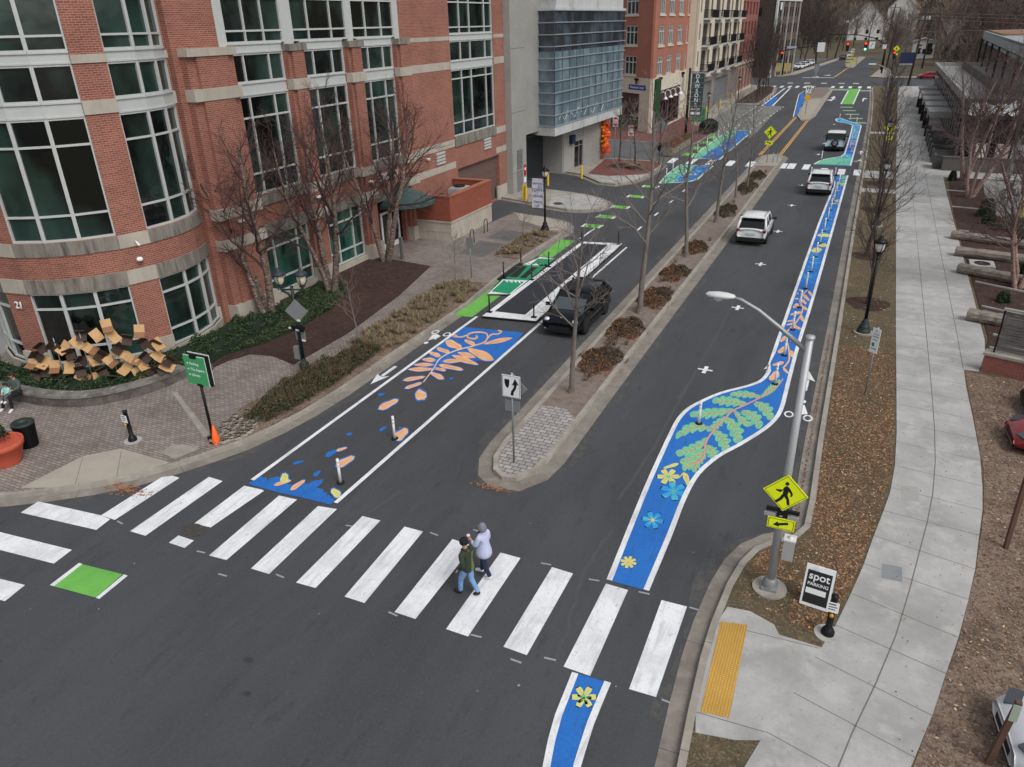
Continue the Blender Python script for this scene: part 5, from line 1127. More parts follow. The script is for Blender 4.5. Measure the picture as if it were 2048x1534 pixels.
def tree(label, x, y, H, r0, bark, twig, seed, cat='tree', group=None, z=.13, stems=1, spread=.35, lean=(0, 0), name='bare_tree', **kw):
    P = dict(TP); P.update(kw); rnd = random.Random(seed); tr, cr = MB(), MB()
    for s in range(stems):
        a = s*2*pi/max(1, stems)+rnd.uniform(-.4, .4); sp = spread if stems > 1 else 0
        d = Vector((sp*cos(a)+lean[0], sp*sin(a)+lean[1], 1)).normalized()
        grow((tr, cr), rnd, Vector((.15*cos(a)*(stems > 1), .15*sin(a)*(stems > 1), -.1)), d, H*(1-.08*s), r0*(1-.1*s), 0, P)
    for s in range(stems if stems == 1 else 0): tr.tube([(0, 0, -.1), (0, 0, .25)], [r0*1.5, r0*1.02], 8, cap=False)
    t = thing(name, label, cat, (x, y, z), 0, group); tr.build('trunk', bark, t); cr.build('crown', twig, t); return t
STR = dict(nb=(16, 7, 4), ang=(.85, .55, .55), ratio=(.36, .5, .5), up=(.015, .09, .07, .05))
tree('young bare street tree at the near end of the median by the keep-right sign', -9.0, 24.4, 7.0, .11, barkg, twiggrey, 1, t0=(.42, .15, .15), **STR)
tree('straight bare median tree beside the dark car', -8.95, 33.9, 9.4, .15, barkg, twiggrey, 2, t0=(.38, .15, .15), **STR)
tree('bare median tree with low side branches opposite the nearest white car', -9.0, 44.3, 9.0, .13, barkg, twiggrey, 3, t0=(.3, .15, .15), **STR)
tree('bare median tree just short of the second white car', -9.0, 53.6, 8.4, .13, barkg, twiggrey, 4, t0=(.33, .15, .15), **STR)
tree('thin bare median tree close before the far crosswalk', -9.1, 62.3, 7.2, .08, barkg, twiggrey, 5, t0=(.35, .15, .15), **STR)
tree('slender bare median tree nearest the far crosswalk', -8.7, 65.5, 6.8, .08, barkg, twiggrey, 6, t0=(.35, .15, .15), **STR)
BI = dict(seg=(7, 5, 4, 4), nb=(13, 8, 6), t0=(.3, .12, .1), ang=(.7, .6, .55), ratio=(.45, .5, .55), wob=(.09, .14, .14, .13), up=(.035, .07, .03, .0), rr=(.5, .5, .6), rmin=.007)
bt = mat('dark_red_twigs', (78, 60, 58), .95, var=.15)
tree('multi-stemmed river birch at the round corner of the library', -25.9, 26.5, 8.6, .2, birchb, bt, 11, stems=3, spread=.28, lean=(.05, .03), z=.16, name='birch_tree', **BI)
tree('leaning multi-stemmed river birch between the two ground-floor windows', -25.4, 30.9, 9.6, .19, birchb, bt, 12, stems=3, spread=.3, lean=(.04, .08), z=.16, name='birch_tree', **BI)
tree('wide-forked river birch in front of the library doors', -25.9, 37.0, 9.0, .2, birchb, bt, 13, stems=3, spread=.38, lean=(.08, .12), z=.16, name='birch_tree', **BI)
SP = dict(nb=(14, 5, 3), t0=(.38, .15, .15), ang=(.7, .55, .5), ratio=(.4, .45, .45), rmin=.005, seg=(5, 4, 3, 3))
tree('small bare sapling among straw grasses near the twin lamp', -19.4, 25.0, 3.3, .045, barkg, mat('red_grey_twigs', (120, 98, 92), .95), 21, name='sapling', **SP)
tree('small bare sapling beside the blank grey sign by the bus platform', -20.0, 35.1, 2.6, .035, barkg, twiggrey, 22, name='sapling', **SP)
tree('small pale sapling in the bed by the driveway kerb', -19.7, 43.7, 2.9, .035, barkg, twiggrey, 23, name='sapling', **SP)
for i, (x, y, h, lb) in enumerate(((-22.6, 74.3, 5.5, 'bare tree on the red brick corner beside the orange sculpture'), (-20.2, 71.6, 6, 'dark-trunked bare tree on the red brick corner nearer the road'))):
    tree(lb, x, y, h, .1, barkd, twiggrey, 31+i, t0=(.35, .15, .15), **STR)
VR = dict(nb=(14, 8, 5), ang=(.7, .55, .55), ratio=(.5, .5, .5), up=(.02, .12, .08, .05), t0=(.22, .15, .12))
rt = [(1.25, 39.1, 5.0), (.95, 48.0, 5.8), (1.3, 61, 6.5), (1.4, 71.5, 6.8), (1.5, 92, 6.5), (1.6, 108, 6.5), (1.6, 128, 6.5), (1.6, 150, 6.5)]
RL = ['low bare tree in the nearest mulch ring of the right verge', 'bare tree in the second mulch ring of the right verge', 'bare verge tree in front of the far crosswalk ramp', 'dense bare verge tree beside the distant crossing sign', 'dark bare verge tree just past the distant crossing sign', 'bare verge tree level with the bike buffer end', 'bare verge tree near the second cobra street light', 'last bare verge tree before the far junction']
for i, (x, y, h) in enumerate(rt): tree(RL[i], x, y, h, .1, barkd, twigd, 41+i, **VR)
BP = dict(BI); BP.update(nb=(13, 9, 7), ratio=(.5, .5, .5), rmin=.006)
tree('tall pink-barked birch cluster at the patio corner', 7.9, 75.0, 9.8, .19, birchp, twigred, 61, stems=3, spread=.3, z=.16, name='birch_tree', **BP)
tree('pink-barked birch with three stems in the upper mulch bed', 7.8, 67.5, 9.5, .18, birchp, twigred, 62, stems=3, spread=.32, z=.16, name='birch_tree', **BP)
tree('grey birch between the stone log benches', 8.2, 44.3, 7.4, .15, birchp, twigred, 63, stems=3, spread=.25, z=.16, name='birch_tree', **BP)
tree('birch behind the log benches beside the paved court', 10.6, 58, 8, .17, birchp, twigred, 64, stems=3, spread=.3, z=.16, name='birch_tree', **BP)
tree('slim birch beside the restaurant wall posters', 11.8, 70, 8.5, .17, birchp, twigred, 65, stems=2, spread=.3, z=.16, name='birch_tree', **BP)
tree('birch at the right edge of the garden court', 14.0, 64, 9, .18, birchp, twigred, 66, stems=3, spread=.3, z=.16, name='birch_tree', **BP)
# dark upright street trees beside the brown office
DK = dict(seg=(4, 5, 4, 3), nb=(14, 9, 6), t0=(.12, .15, .1), ang=(.45, .4, .5), ratio=(.8, .42, .45), fall=(.3, .3, .3), rr=(.6, .5, .6), up=(.02, .1, .1, .08), rmin=.018)
bl_ = ['nearest dark upright tree in the bed by the brown office', 'second dark upright tree in the bed by the brown office', 'middle dark upright tree in the bed by the brown office', 'fourth dark upright tree in the bed by the brown office', 'farthest dark upright tree in the bed by the brown office']
for i in range(5): tree(bl_[i], -19.4-.35*i, 146+i*6.3, 8.6, .13, barkd, twigd, 71+i, name='upright_tree', **DK)
# middle-distance trees: four forms, each placed several times
FT = dict(seg=(4, 4, 4, 3), nb=(14, 10, 8), t0=(.2, .15, .1), ang=(.7, .55, .6), ratio=(.6, .5, .45), fall=(.3, .3, .3), rr=(.5, .5, .6), up=(.03, .1, .08, .06), sides=(6, 3, 3, 3), rmin=.03)
protos = []
spots = [(-21, 250, 12, 0, 1), (-19, 266, 12.5, 20, 1), (-20.5, 283, 13, 50, 1), (-18, 300, 12.5, 80, 1), (-26, 292, 13, 10, 1), (-24, 322, 13, 150, 1), (-15, 336, 12, 200, 0), (-20, 345, 13, 33, 3), (-12, 352, 11, 60, 0), (-30, 350, 14, 100, 2), (-17, 372, 14, 130, 3), (-7, 362, 12, 15, 0), (-2, 345, 10, 200, 2), (1.5, 318, 11, 75, 0), (3.2, 262, 10, 140, 0), (2.4, 236, 9.5, 20, 2), (5.8, 285, 11, 220, 0), (7.5, 345, 12, 66, 3), (17.5, 262, 11, 20, 2), (20, 290, 13, 60, 2), (26, 250, 12, 90, 2), (24, 230, 10, 130, 2), (31, 270, 13, 10, 2), (37, 240, 12, 44, 2), (18, 322, 13, 80, 3), (28, 318, 14, 29, 2), (13, 224, 9, 99, 0), (44, 262, 13, 71, 2), (38, 300, 14, 52, 3), (52, 285, 14, 12, 2)]
FORM = ['tall thin grey tree', 'broad dark spreading tree', 'rounded brown twiggy tree', 'high-crowned pale brown tree']
PLACE = ['beside the car park nearest the signals', 'second along the car park edge', 'third along the car park edge', 'at the bend of the far road', 'behind the parked cars', 'deep in the far lawn', 'at the left foot of the white house', 'left of the white house lawn', 'just before the white house', 'far left behind the far lawn', 'rising above the white house left side', 'in front of the large white house', 'right of the large white house', 'along the right side of the far road', 'beside the far utility poles', 'behind the right traffic signal pole', 'between the poles and the small white building', 'above the small white house', 'just behind the small white building', 'behind the small white building roof', 'behind the restaurant terrace', 'behind the red car street', 'above the terrace planters', 'beyond the terrace screens', 'high on the bank above the white building', 'behind the restaurant on the bank', 'on the grass island by the red car', 'left of the pergola roof', 'on the hillside above the terrace', 'on the hillside behind the pergola']
for i, (x, y, h, rz, k) in enumerate(spots):
    lab = FORM[k]+' '+PLACE[i]; z = max(0, hz(x, y) if y > 260 else 0)
    if len([1 for p in protos if p and p[0] == k]) == 0:
        t = tree(lab, x, y, h, .22, barkd, (twiggrey, twigd, twigm, mat('pale_brown_twigs', (128, 112, 98), .95, var=.1))[k], 90+k, group='bare trees beyond the junction', z=z, name='far_tree', **FT)
        protos.append((k, t, h))
    else:
        src = [p for p in protos if p[0] == k][0]; dup(src[1], (x, y, z), R(rz), lab, 'bare trees beyond the junction', h/src[2])
# the wooded slopes behind read as one mass
wd = MB(); rnd = random.Random(77); base = []
for s in range(5):
    P = dict(TP); P.update(FT); P.update(seg=(3, 3, 3, 2), nb=(9, 7, 5), rmin=.05, sides=(4, 3, 3, 3)); a, b = MB(), MB()
    grow((a, b), random.Random(200+s), Vector((0, 0, -.3)), Vector((0, 0, 1)), 13, .25, 0, P); a.add(b.v, b.f, 0); base.append(a)
wmats = [mat('wood_twigs_a', (84, 74, 70), .95), mat('wood_twigs_b', (66, 58, 56), .95), mat('wood_twigs_c', (104, 94, 88), .95), mat('wood_twigs_d', (92, 78, 74), .95)]
NW = 520
for i in range(NW):
    if i < 350: y = rnd.uniform(395, 620); x = rnd.uniform(-90, 150)
    else: y = rnd.uniform(270, 430); x = rnd.uniform(30, 150)
    if i >= 350 and x < 34+(y-270)*.03: continue
    if i < 350 and abs(x+2) < 26 and y < 470: continue
    b = base[i % 5]; sc_ = rnd.uniform(.9, 1.45); c, s = cos(i*1.3)*sc_, sin(i*1.3)*sc_; z = hz(x, y)-.4
    n0 = len(wd.v); wd.v += [(x+c*v[0]-s*v[1], y+s*v[0]+c*v[1], z+v[2]*sc_) for v in b.v]
    wd.f += [[q+n0 for q in f] for f in b.f]; m = rnd.randrange(4); wd.mi += [m]*len(b.f); wd.sm += [False]*len(b.f)
small = []
for s in range(3):
    P = dict(TP); P.update(FT); P.update(seg=(2, 3, 3, 2), nb=(9, 7, 6), t0=(.1, .1, .1), rmin=.035, sides=(4, 3, 3, 3), ratio=(.75, .5, .5)); a, b = MB(), MB(); grow((a, b), random.Random(300+s), Vector((0, 0, -.3)), Vector((0, 0, 1)), 6.5, .14, 0, P); a.add(b.v, b.f, 0); small.append(a)
for i in range(240):
    y = rnd.uniform(228, 345); x = 15+(y-228)*.02+rnd.uniform(0, 60)*rnd.random()**.7
    if i > 170: y = rnd.uniform(352, 395); x = rnd.uniform(-60, 30)
    if i > 170 and abs(x+4) < 15: continue
    b = small[i % 3]; sc_ = rnd.uniform(.8, 1.5); c, s = cos(i*1.7)*sc_, sin(i*1.7)*sc_; z = max(0, hz(x, y))-.2
    n0 = len(wd.v); wd.v += [(x+c*v[0]-s*v[1], y+s*v[0]+c*v[1], z+v[2]*sc_) for v in b.v]
    wd.f += [[q+n0 for q in f] for f in b.f]; wd.mi += [rnd.randrange(4)]*len(b.f); wd.sm += [False]*len(b.f)
stuff(wd, 'bare_woodland', wmats, 'brown leafless woodland covering the slopes behind the houses', 'woodland')
und = MB()
for i in range(150):
    x = rnd.uniform(-90, 150); y = rnd.uniform(385, 620)
    if abs(x+2) < 30 and y < 450: continue
    n = 60; z = hz(x, y)
    for k in range(n):
        p = Vector((x+rnd.gauss(0, 6), y+rnd.gauss(0, 4), z+abs(rnd.gauss(0, 1.6)))); u = Vector((rnd.gauss(0, 1), rnd.gauss(0, 1), rnd.gauss(0, 1))).normalized()*.9; v = u.orthogonal().normalized()*.5
        und.add([p-u, p+v, p+u, p-v], [(0, 1, 2, 3)], rnd.randrange(2))
stuff(und, 'undergrowth', [mat('brown_brush', (92, 80, 70), .95), mat('olive_brush', (74, 76, 58), .95)], 'low brown brush under the far leafless woodland', 'undergrowth')
# ------------------------------------------------------------------ leaf clouds
def inpoly(x, y, P):
    c = False
    for (x1, y1), (x2, y2) in zip(P, P[1:]+P[:1]):
        if (y1 > y) != (y2 > y) and x < (x2-x1)*(y-y1)/(y2-y1)+x1: c = not c
    return c
def leafq(mb, p, s, rnd, m, flat=0.0):
    u = Vector((rnd.gauss(0, 1), rnd.gauss(0, 1), rnd.gauss(0, 1)*(1-flat)))
    u = u.normalized()*s; v = u.cross(Vector((rnd.gauss(0, 1)*(1-flat), rnd.gauss(0, 1)*(1-flat), 1))).normalized()*s*.6
    mb.add([p-u, p-v, p+u, p+v], [(0, 1, 2, 3)], m)
def cover(mb, P, n, h, s, rnd, mats_n, z=.16, clump=1.4, core=None):
    xs = [p[0] for p in P]; ys = [p[1] for p in P]; k = 0
    while k < n:
        x, y = rnd.uniform(min(xs), max(xs)), rnd.uniform(min(ys), max(ys))
        if not inpoly(x, y, P): continue
        hh = h*(.72+.28*sin(x*clump*2.1)*cos(y*clump*1.7))*(.8+.2*sin(x*7+y*5)); t = rnd.random()**.5
        leafq(mb, Vector((x, y, z+hh*t)), s*rnd.uniform(.6, 1.3), rnd, rnd.choices(range(len(mats_n)), mats_n)[0]); k += 1
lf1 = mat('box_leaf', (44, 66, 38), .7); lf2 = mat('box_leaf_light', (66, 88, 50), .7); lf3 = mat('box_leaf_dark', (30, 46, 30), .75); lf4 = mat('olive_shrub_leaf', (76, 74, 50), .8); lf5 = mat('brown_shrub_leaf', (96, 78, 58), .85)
straw = mat('straw_blade', (150, 132, 104), .9); straw2 = mat('straw_blade_grey', (118, 104, 86), .9)
rnd = random.Random(8)
HP = [(-24.7, 19.6), (-25.3, 17.6), (-26.4, 16.5), (-28.4, 16.0), (-34, 15.9), (-34, 17.3), (-30.4, 17.2), (-28.6, 18.3), (-27.2, 19.6), (-26.55, 21.4), (-26.5, 23.6), (-26.9, 25.0), (-26.3, 25.5), (-26.2, 27.6), (-25.2, 27.4), (-24.6, 25), (-24.5, 22), (-24.4, 20.6)]
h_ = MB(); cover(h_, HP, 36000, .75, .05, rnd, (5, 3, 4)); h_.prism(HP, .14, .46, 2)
stuff(h_, 'hedge', [lf1, lf2, lf3], 'low clipped dark green hedge around the library round corner', 'hedge')
IV = [(-24.4, 22.2), (-25.0, 25.5), (-25.4, 27.6), (-26.4, 27.9), (-26.9, 31.8), (-25.4, 32.3), (-24.3, 31.2), (-23.7, 28.4), (-23.5, 25.6), (-23.9, 23.4)]
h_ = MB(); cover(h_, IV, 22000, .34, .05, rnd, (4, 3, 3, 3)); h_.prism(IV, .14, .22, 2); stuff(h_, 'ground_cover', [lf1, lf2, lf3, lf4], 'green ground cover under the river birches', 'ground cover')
SB = [(-19.3, 17.5), (-19.7, 19.5), (-20.0, 21.5), (-19.6, 23), (-19.4, 25), (-18.2, 25.2), (-18.0, 22), (-18.1, 19.5), (-18.4, 17.8)]
h_ = MB(); cover(h_, SB, 13000, .62, .045, rnd, (2, 3, 4, 4), z=.15)
for i in range(700):
    x, y = rnd.uniform(-20, -18), rnd.uniform(17.5, 25)
    if inpoly(x, y, SB): h_.tube([(x, y, .15), (x+rnd.gauss(0, .12), y+rnd.gauss(0, .12), .85+rnd.uniform(-.3, .1))], .006, 3, 3, cap=False, sm=False)
stuff(h_, 'shrubs', [lf3, lf1, lf4, lf5], 'dense olive and brown shrubs filling the kerb bed', 'shrubs')
def tuft(mb, x, y, h, rnd, n=60, ms=(0, 1), w=.012, z=.16):
    for k in range(n):
        a = rnd.uniform(0, 6.28); l = rnd.uniform(.5, 1)*h; sp = rnd.uniform(.3, 1.0)*h
        p0 = Vector((x+.06*cos(a), y+.06*sin(a), z)); p1 = p0+Vector((cos(a)*sp*.4, sin(a)*sp*.4, l*.8)); p2 = p0+Vector((cos(a)*sp, sin(a)*sp, l*.55)); s = Vector((-sin(a), cos(a), 0))*w
        mb.add([p0-s, p0+s, p1+s, p1-s, p2], [(0, 1, 2, 3), (3, 2, 4)], rnd.choice(ms))
g_ = MB()
for (P, n) in (([(-20.1, 25), (-20.3, 32.8), (-20.1, 34.8), (-18.2, 34.8), (-17.9, 32), (-17.9, 25)], 150), ([(-20.1, 40.6), (-20.2, 46), (-18.6, 46.4), (-18.6, 40.6)], 50)):
    k = 0
    while k < n:
        x, y = rnd.uniform(-20.3, -17.9), rnd.uniform(P[0][1], P[2][1] if n < 60 else 34.8)
        if inpoly(x, y, P): tuft(g_, x, y, rnd.uniform(.28, .48), rnd, 46, (0, 0, 1, 2) if rnd.random() < .5 else (0, 1, 1)); k += 1
stuff(g_, 'ornamental_grass', [straw, straw2, mat('grass_green_blade', (96, 100, 60), .9)], 'dry straw-coloured ornamental grasses in the kerb beds', 'grass')
rk = MB()
for i in range(170):
    x, y = rnd.uniform(-19.9, -18.5), rnd.uniform(15.8, 18.2); r = rnd.uniform(.06, .13)
    if not inpoly(x, y, [(-19.2, 15.7), (-19.8, 17), (-20.0, 18.2), (-19.2, 18.3), (-18.4, 17.2), (-18.6, 16.2)]): continue
    vs = [Vector((x, y, .18))+Vector((r*1.2*cos(a)*c, r*sin(a)*c, r*.6*s)) for c, s in ((.6, .9), (1, .2), (.8, -.6)) for a in [k*pi/3+i for k in range(6)]]
    rk.add(vs, [tuple(range(6))]+[(j*6+(k+1) % 6, j*6+k, (j+1)*6+k, (j+1)*6+(k+1) % 6)[::-1] for j in range(2) for k in range(6)], 0, True)
stuff(rk, 'river_stones', [rockm], 'rounded river stones around the foot of the green sign', 'stones')
# low shrubs in the median
ml = [(-8.9, 27.7, .95, 1.45, 'nearest low bronze shrub in the median, behind the first tree'), (-8.95, 31.5, .9, 1.5, 'low bronze shrub in the median beside the dark car'), (-8.8, 36.3, .9, 1.7, 'low bronze shrub in the median behind the straight tree'), (-8.85, 40.7, .85, 1.5, 'fourth low bronze shrub along the median'), (-8.9, 46.3, .75, 1.6, 'small bronze shrub opposite the nearest white car'), (-8.9, 57.2, .8, 2.2, 'dark shrub patch level with the second white car'), (-8.8, 66.5, .8, 2.6, 'green-brown shrub before the median crossing'), (-8.8, 72.0, .75, 2.2, 'last dark shrub before the median crossing')]
lo = mat('fallen_orange_leaf', (172, 112, 80), .9); lfb = mat('bronze_leaf', (92, 66, 54), .85)
for i, (x, y, rx, ry, lb) in enumerate(ml):
    t = thing('low_shrub', lb, 'shrub', (x, y, .1)); b = MB(); r2 = random.Random(300+i)
    for k in range(4600):
        a = r2.uniform(0, 6.28); q = r2.random()**.5*(.98+.16*sin(3*a+i*2)+.1*sin(7*a+i)); hh = .5*(1-min(1, q)**3)*(.75+.25*sin(5*a+i)); m = r2.choices((0, 1, 2, 3), (3, 3, 6 if i < 5 else 2, 3 if (i < 5 and sin(a+.8) < .4) else .3))[0]
        leafq(b, Vector((rx*q*cos(a), ry*q*sin(a), hh*r2.random()**.4)), .035*r2.uniform(.6, 1.4), r2, m)
    for k in range(9): tuft(b, r2.uniform(-.55, .55), r2.gauss(0, ry*.8), r2.uniform(.2, .4), r2, 26, (4, 5, 0), .01, .02)
    b.build('foliage', [lf3, lf4, lfb, lo, straw2, mat('tan_stem', (132, 108, 88), .9)], t)
# fallen leaves: on the verge, in gutters, round the shrubs
fl = MB(); r2 = random.Random(9); LMS = [mat('fallen_tan_leaf', (156, 122, 92), .9), mat('fallen_yellow_leaf', (192, 150, 84), .9), mat('fallen_brown_leaf', (116, 76, 54), .9), lo, mat('fallen_pale_leaf', (196, 170, 140), .9), mat('fallen_mud_leaf', (120, 94, 72), .95), mat('fallen_grey_leaf', (142, 120, 98), .95)]
def fleaf(x, y, z, m=None, s=1):
    a = r2.uniform(0, 6.28); L_ = r2.uniform(.03, .06)*s; w_ = L_*r2.uniform(.45, .8); c, q = cos(a), sin(a); t = r2.uniform(-.02, .02)
    fl.add([(x-L_*c, y-L_*q, z+.002), (x+w_*q, y-w_*c, z+.012), (x+L_*c, y+L_*q, z+.006+abs(t)), (x-w_*q, y+w_*c, z+.014)], [(0, 1, 2, 3)], m if m is not None else r2.choices(range(5), (6, .8, 7, .9, 1.4))[0])
VP = [(-1.2, 15.3), (-.9, 17.1), (-.3, 17.9), (.25, 18.4), (.3, 27), (.25, 33), (2.45, 33), (2.4, 24), (2.0, 20), (1.3, 16.2), (.75, 14.6)]
k = 0
while k < 21000:
    x, y = r2.uniform(-1.2, 2.5), r2.uniform(14, 33)
    if not inpoly(x, y, VP): continue
    d = .28+.72*(.5+.5*sin(x*2.3+1)*cos(y*.9))*(1.25 if 15.5 < y < 21 else .75 if y < 28 else .3)
    if y < 16.3 and x < .1: d *= .15
    if r2.random() < d: fleaf(x, y, .135, r2.choice((5, 5, 6, 2, 0)) if k % 5 > 1 else None, .85)
    k += 1
for i in range(2600):
    x, y = r2.uniform(-1.3, 2.6), r2.uniform(33, 75)
    if x > .25 and x < 2.5 and r2.random() < .5: fleaf(x, y, .135, r2.choice((0, 2, 2, 4)))
for i in range(15000):
    x, y = r2.uniform(3, 14), r2.uniform(8, 31.6)
    if inpoly(x, y, [(5.0, 31.9), (4.98, 24), (4.8, 21.6), (4.4, 18.6), (3.8, 15.8), (2.8, 11.7), (1.9, 8), (14, 8), (14, 31.6)]) and r2.random() < .6: fleaf(x, y, .145, r2.choice((5, 6, 5, 6, 2, 0)) if i % 9 else 4, .9)
for i in range(500):
    t = r2.random(); y = 18.5+t*16; fleaf(interp([(-.05, 18.4), (-.1, 34.5)], y)-.06-abs(r2.gauss(0, .05)), y, .012, r2.choice((0, 2, 2)), .7)
for cx, cy, n, sx, sy in ((-9.0, 17.35, 130, .35, .08), (-19.9, 12.75, 260, .5, .16), (-.3, 18.1, 120, .2, .12), (-8.4, 27.0, 260, .35, .5), (-8.4, 30.8, 240, .3, .5), (-8.4, 35.2, 200, .3, .5), (-8.4, 39.7, 160, .3, .5), (-8.9, 26.6, 200, .4, .15)):
    for i in range(n): fleaf(cx+r2.gauss(0, sx), cy+r2.gauss(0, sy), .012 if cx in (-9.0, -19.9, -.3) else .11, r2.choice((0, 3, 3, 2)), .8)
for i in range(260): fleaf(r2.uniform(2.4, 4.8), r2.uniform(12, 40), .15, 2, .45)
for i in range(600): fleaf(r2.uniform(-27, -21.5), r2.uniform(25, 37), .172, r2.choice((2, 2, 0)), .6)
for i in range(2500):
    x, y = r2.uniform(6.3, 16), r2.uniform(33, 75)
    fleaf(x, y, .17, r2.choice((2, 2, 0, 4)), .7)
stuff(fl, 'fallen_leaves', LMS, 'scattered tan and orange fallen leaves on the verge and in gutters', 'leaves')
# short winter grass on the verge
gr = MB(); k = 0
while k < 26000:
    x, y = r2.uniform(-1.2, 2.5), r2.uniform(13.5, 36)**1
    if (inpoly(x, y, VP) or (y > 27 and .25 < x < 2.45)):
        a = r2.uniform(0, 6.28); h = r2.uniform(.02, .05); s = Vector((cos(a), sin(a), 0))*.006; p = Vector((x, y, .128)); t = Vector((r2.gauss(0, .02), r2.gauss(0, .02), h)); gr.add([p-s, p+s, p+t], [(0, 1, 2)], r2.randrange(3))
    k += 1
stuff(gr, 'short_grass', [mat('winter_blade_a', (104, 102, 66), .9), mat('winter_blade_b', (150, 132, 98), .9), mat('winter_blade_c', (88, 78, 58), .9)], 'short dormant winter grass of the right verge', 'grass')
# shrubs in the right-hand garden
gs = [(8.3, 61.2, .75, 1.2, 'dark green upright shrub beside the mulch steps', 0), (7.0, 74.6, .38, .8, 'small round evergreen at the patio corner', 0), (8.8, 46.3, .7, .8, 'dark shrub behind the square tree surround', 0), (7.3, 41.6, .35, .55, 'small spiky evergreen in front of the third log bench', 0), (7.5, 36.4, .4, .6, 'small spiky evergreen in front of the nearest log bench', 0), (9.1, 38.5, .6, .9, 'dark rounded shrub behind the nearest log bench', 0), (9.4, 57.5, 1.2, .9, 'wide grey-green shrub below the farthest log bench', 1), (8.2, 58.6, .5, .8, 'low dark shrub at the far garden edge', 0), (10.4, 55.0, 1.1, .9, 'grey-green shrub behind the farthest log bench', 1), (13, 60.5, .9, 1.2, 'reddish twiggy shrub beside the court', 2)]
for i, (x, y, r, h, lb, k) in enumerate(gs):
    t = thing('garden_shrub', lb, 'shrub', (x, y, .16)); b = MB(); q = random.Random(500+i)
    for j in range(2200 if k == 0 else 1500):
        a = q.uniform(0, 6.28); w_ = q.random(); z = h*q.random(); rr = r*(1-(z/h)**2*.6)*w_**.4*(.85+.15*sin(4*a+i)); leafq(b, Vector((rr*cos(a), rr*sin(a), z)), .05*q.uniform(.6, 1.4), q, q.choice(((0, 1, 2), (3, 4, 3), (5, 5, 4))[k]))
    for j in range(16): a = q.uniform(0, 6.28); b.tube([(0, 0, 0), (r*.7*cos(a), r*.7*sin(a), h*.9)], .012, 3, 4, cap=False)
    b.build('foliage', [lf1, lf3, lf2, mat('grey_green_leaf', (90, 96, 76), .85), lfb, mat('red_leaf', (134, 62, 62), .8)], t)
for i, (x, y, rx, lb, k) in enumerate(((-18.9, 100.5, 1, 'dark clipped round hedge clump beside the shop sign and lamp', 0), (-21.4, 88.6, 1, 'pale straw garden clump by the brick corner kerb', 1))):
    t = thing('clipped_hedge' if k == 0 else 'straw_clump', lb, 'hedge' if k == 0 else 'shrub', (x, y, .14)); b = MB(); q = random.Random(600+i)
    if k == 0:
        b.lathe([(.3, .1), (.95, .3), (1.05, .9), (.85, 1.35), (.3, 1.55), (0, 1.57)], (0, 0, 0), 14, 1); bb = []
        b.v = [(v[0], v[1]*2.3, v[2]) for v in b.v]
        for j in range(6000):
            a = q.uniform(0, 6.28); z = q.uniform(.15, 1.6); rr = (1.08 if z < 1.1 else 1.08-(z-1.1)*1.5)*q.uniform(.85, 1.04); leafq(b, Vector((rr*cos(a), 2.3*rr*sin(a), z)), .05, q, q.choice((0, 0, 1)))
    else:
        for j in range(12): tuft(b, q.gauss(0, .5), q.gauss(0, .5), .6, q, 40, (2, 3), z=0)
    b.build('foliage', [mat('yew_leaf', (34, 48, 32), .8), mat('yew_leaf_dark', (20, 28, 20), .85), straw, straw2], t)
st_ = MB()
for i in range(14): tuft(st_, -20.9+r2.gauss(0, .7), 73.2+r2.gauss(0, .8), .6, r2, 40, (0, 1), z=.14)
stuff(st_, 'straw_grass', [straw, straw2], 'dry straw grasses round the trees of the red brick corner', 'grass')
# ================================================================== street furniture

def cyl(mb, p, r, h, n=12, m=0): mb.lathe([(r, 0), (r, h)], p, n, m, True)
lanternw = mat('frosted_lantern_glass', (206, 204, 196), .4)
def lantern(par, p, s=1.0, gm=None, glm=None):
    gm = gm or black; b = MB(); b.lathe([(.1, 0), (.13, .03), (.09, .08), (.12, .12)], p, 12)
    b.lathe([(.26*s, .5*s), (.3*s, .53*s), (.24*s, .62*s), (.1*s, .7*s), (.06*s, .74*s), (.07*s, .8*s), (0, .84*s)], p, 14)
    for k in range(4):
        a = k*pi/2+.4; b.tube([Vector(p)+Vector((r*s*cos(a), r*s*sin(a), z*s)) for r, z in ((.12, .1), (.2, .22), (.26, .38), (.27, .52))], .018, 5)
    h = b.build('lantern', gm, par); g_ = MB(); g_.lathe([(.09*s, .1*s), (.17*s, .22*s), (.2*s, .4*s), (.17*s, .5*s)], p, 14); g_.build('globe', glm or lanternw, h)
def post_lamp(label, x, y, h=4.5, z=.13, base=True, gm=None, group=None):
    gm = gm or black; t = thing('street_lamp', label, 'street lamp', (x, y, z), 0, group)
    if base: b = MB(); cyl(b, (0, 0, -.05), .42, .13, 20); b.build('footing', concrete2, t)
    b = MB(); b.lathe([(.3, .08), (.3, .2), (.22, .24), (.24, .32), (.2, .4), (.15, .44), (.16, .55), (.1, .62), (.08, .7)], (0, 0, 0), 16); b.build('base', mat('dark_green_cast_base', (42, 52, 52), .5, .3) if base else gm, t)
    b = MB(); b.tube([(0, 0, .65), (0, 0, h-.85)], [.075, .055], 10); 
    for q in (1.9, 2.3, h-1.1): b.lathe([(.08, 0), (.085, .02), (.08, .04)], (0, 0, q), 10)
    b.build('pole', gm, t); lantern(t, (0, 0, h-.88)); return t
post_lamp('black lantern street lamp on the right verge nearest the parking sign', 1.16, 34.9, 4.55)
post_lamp('second black lantern street lamp along the right verge', 1.35, 55.9, 4.55)
post_lamp('third black lantern street lamp along the right verge, among twigs', 1.5, 79.0, 4.5)
bl2 = post_lamp('black lantern street lamp carrying a town banner by the driveway', -19.5, 47.2, 4.45, .14, False)
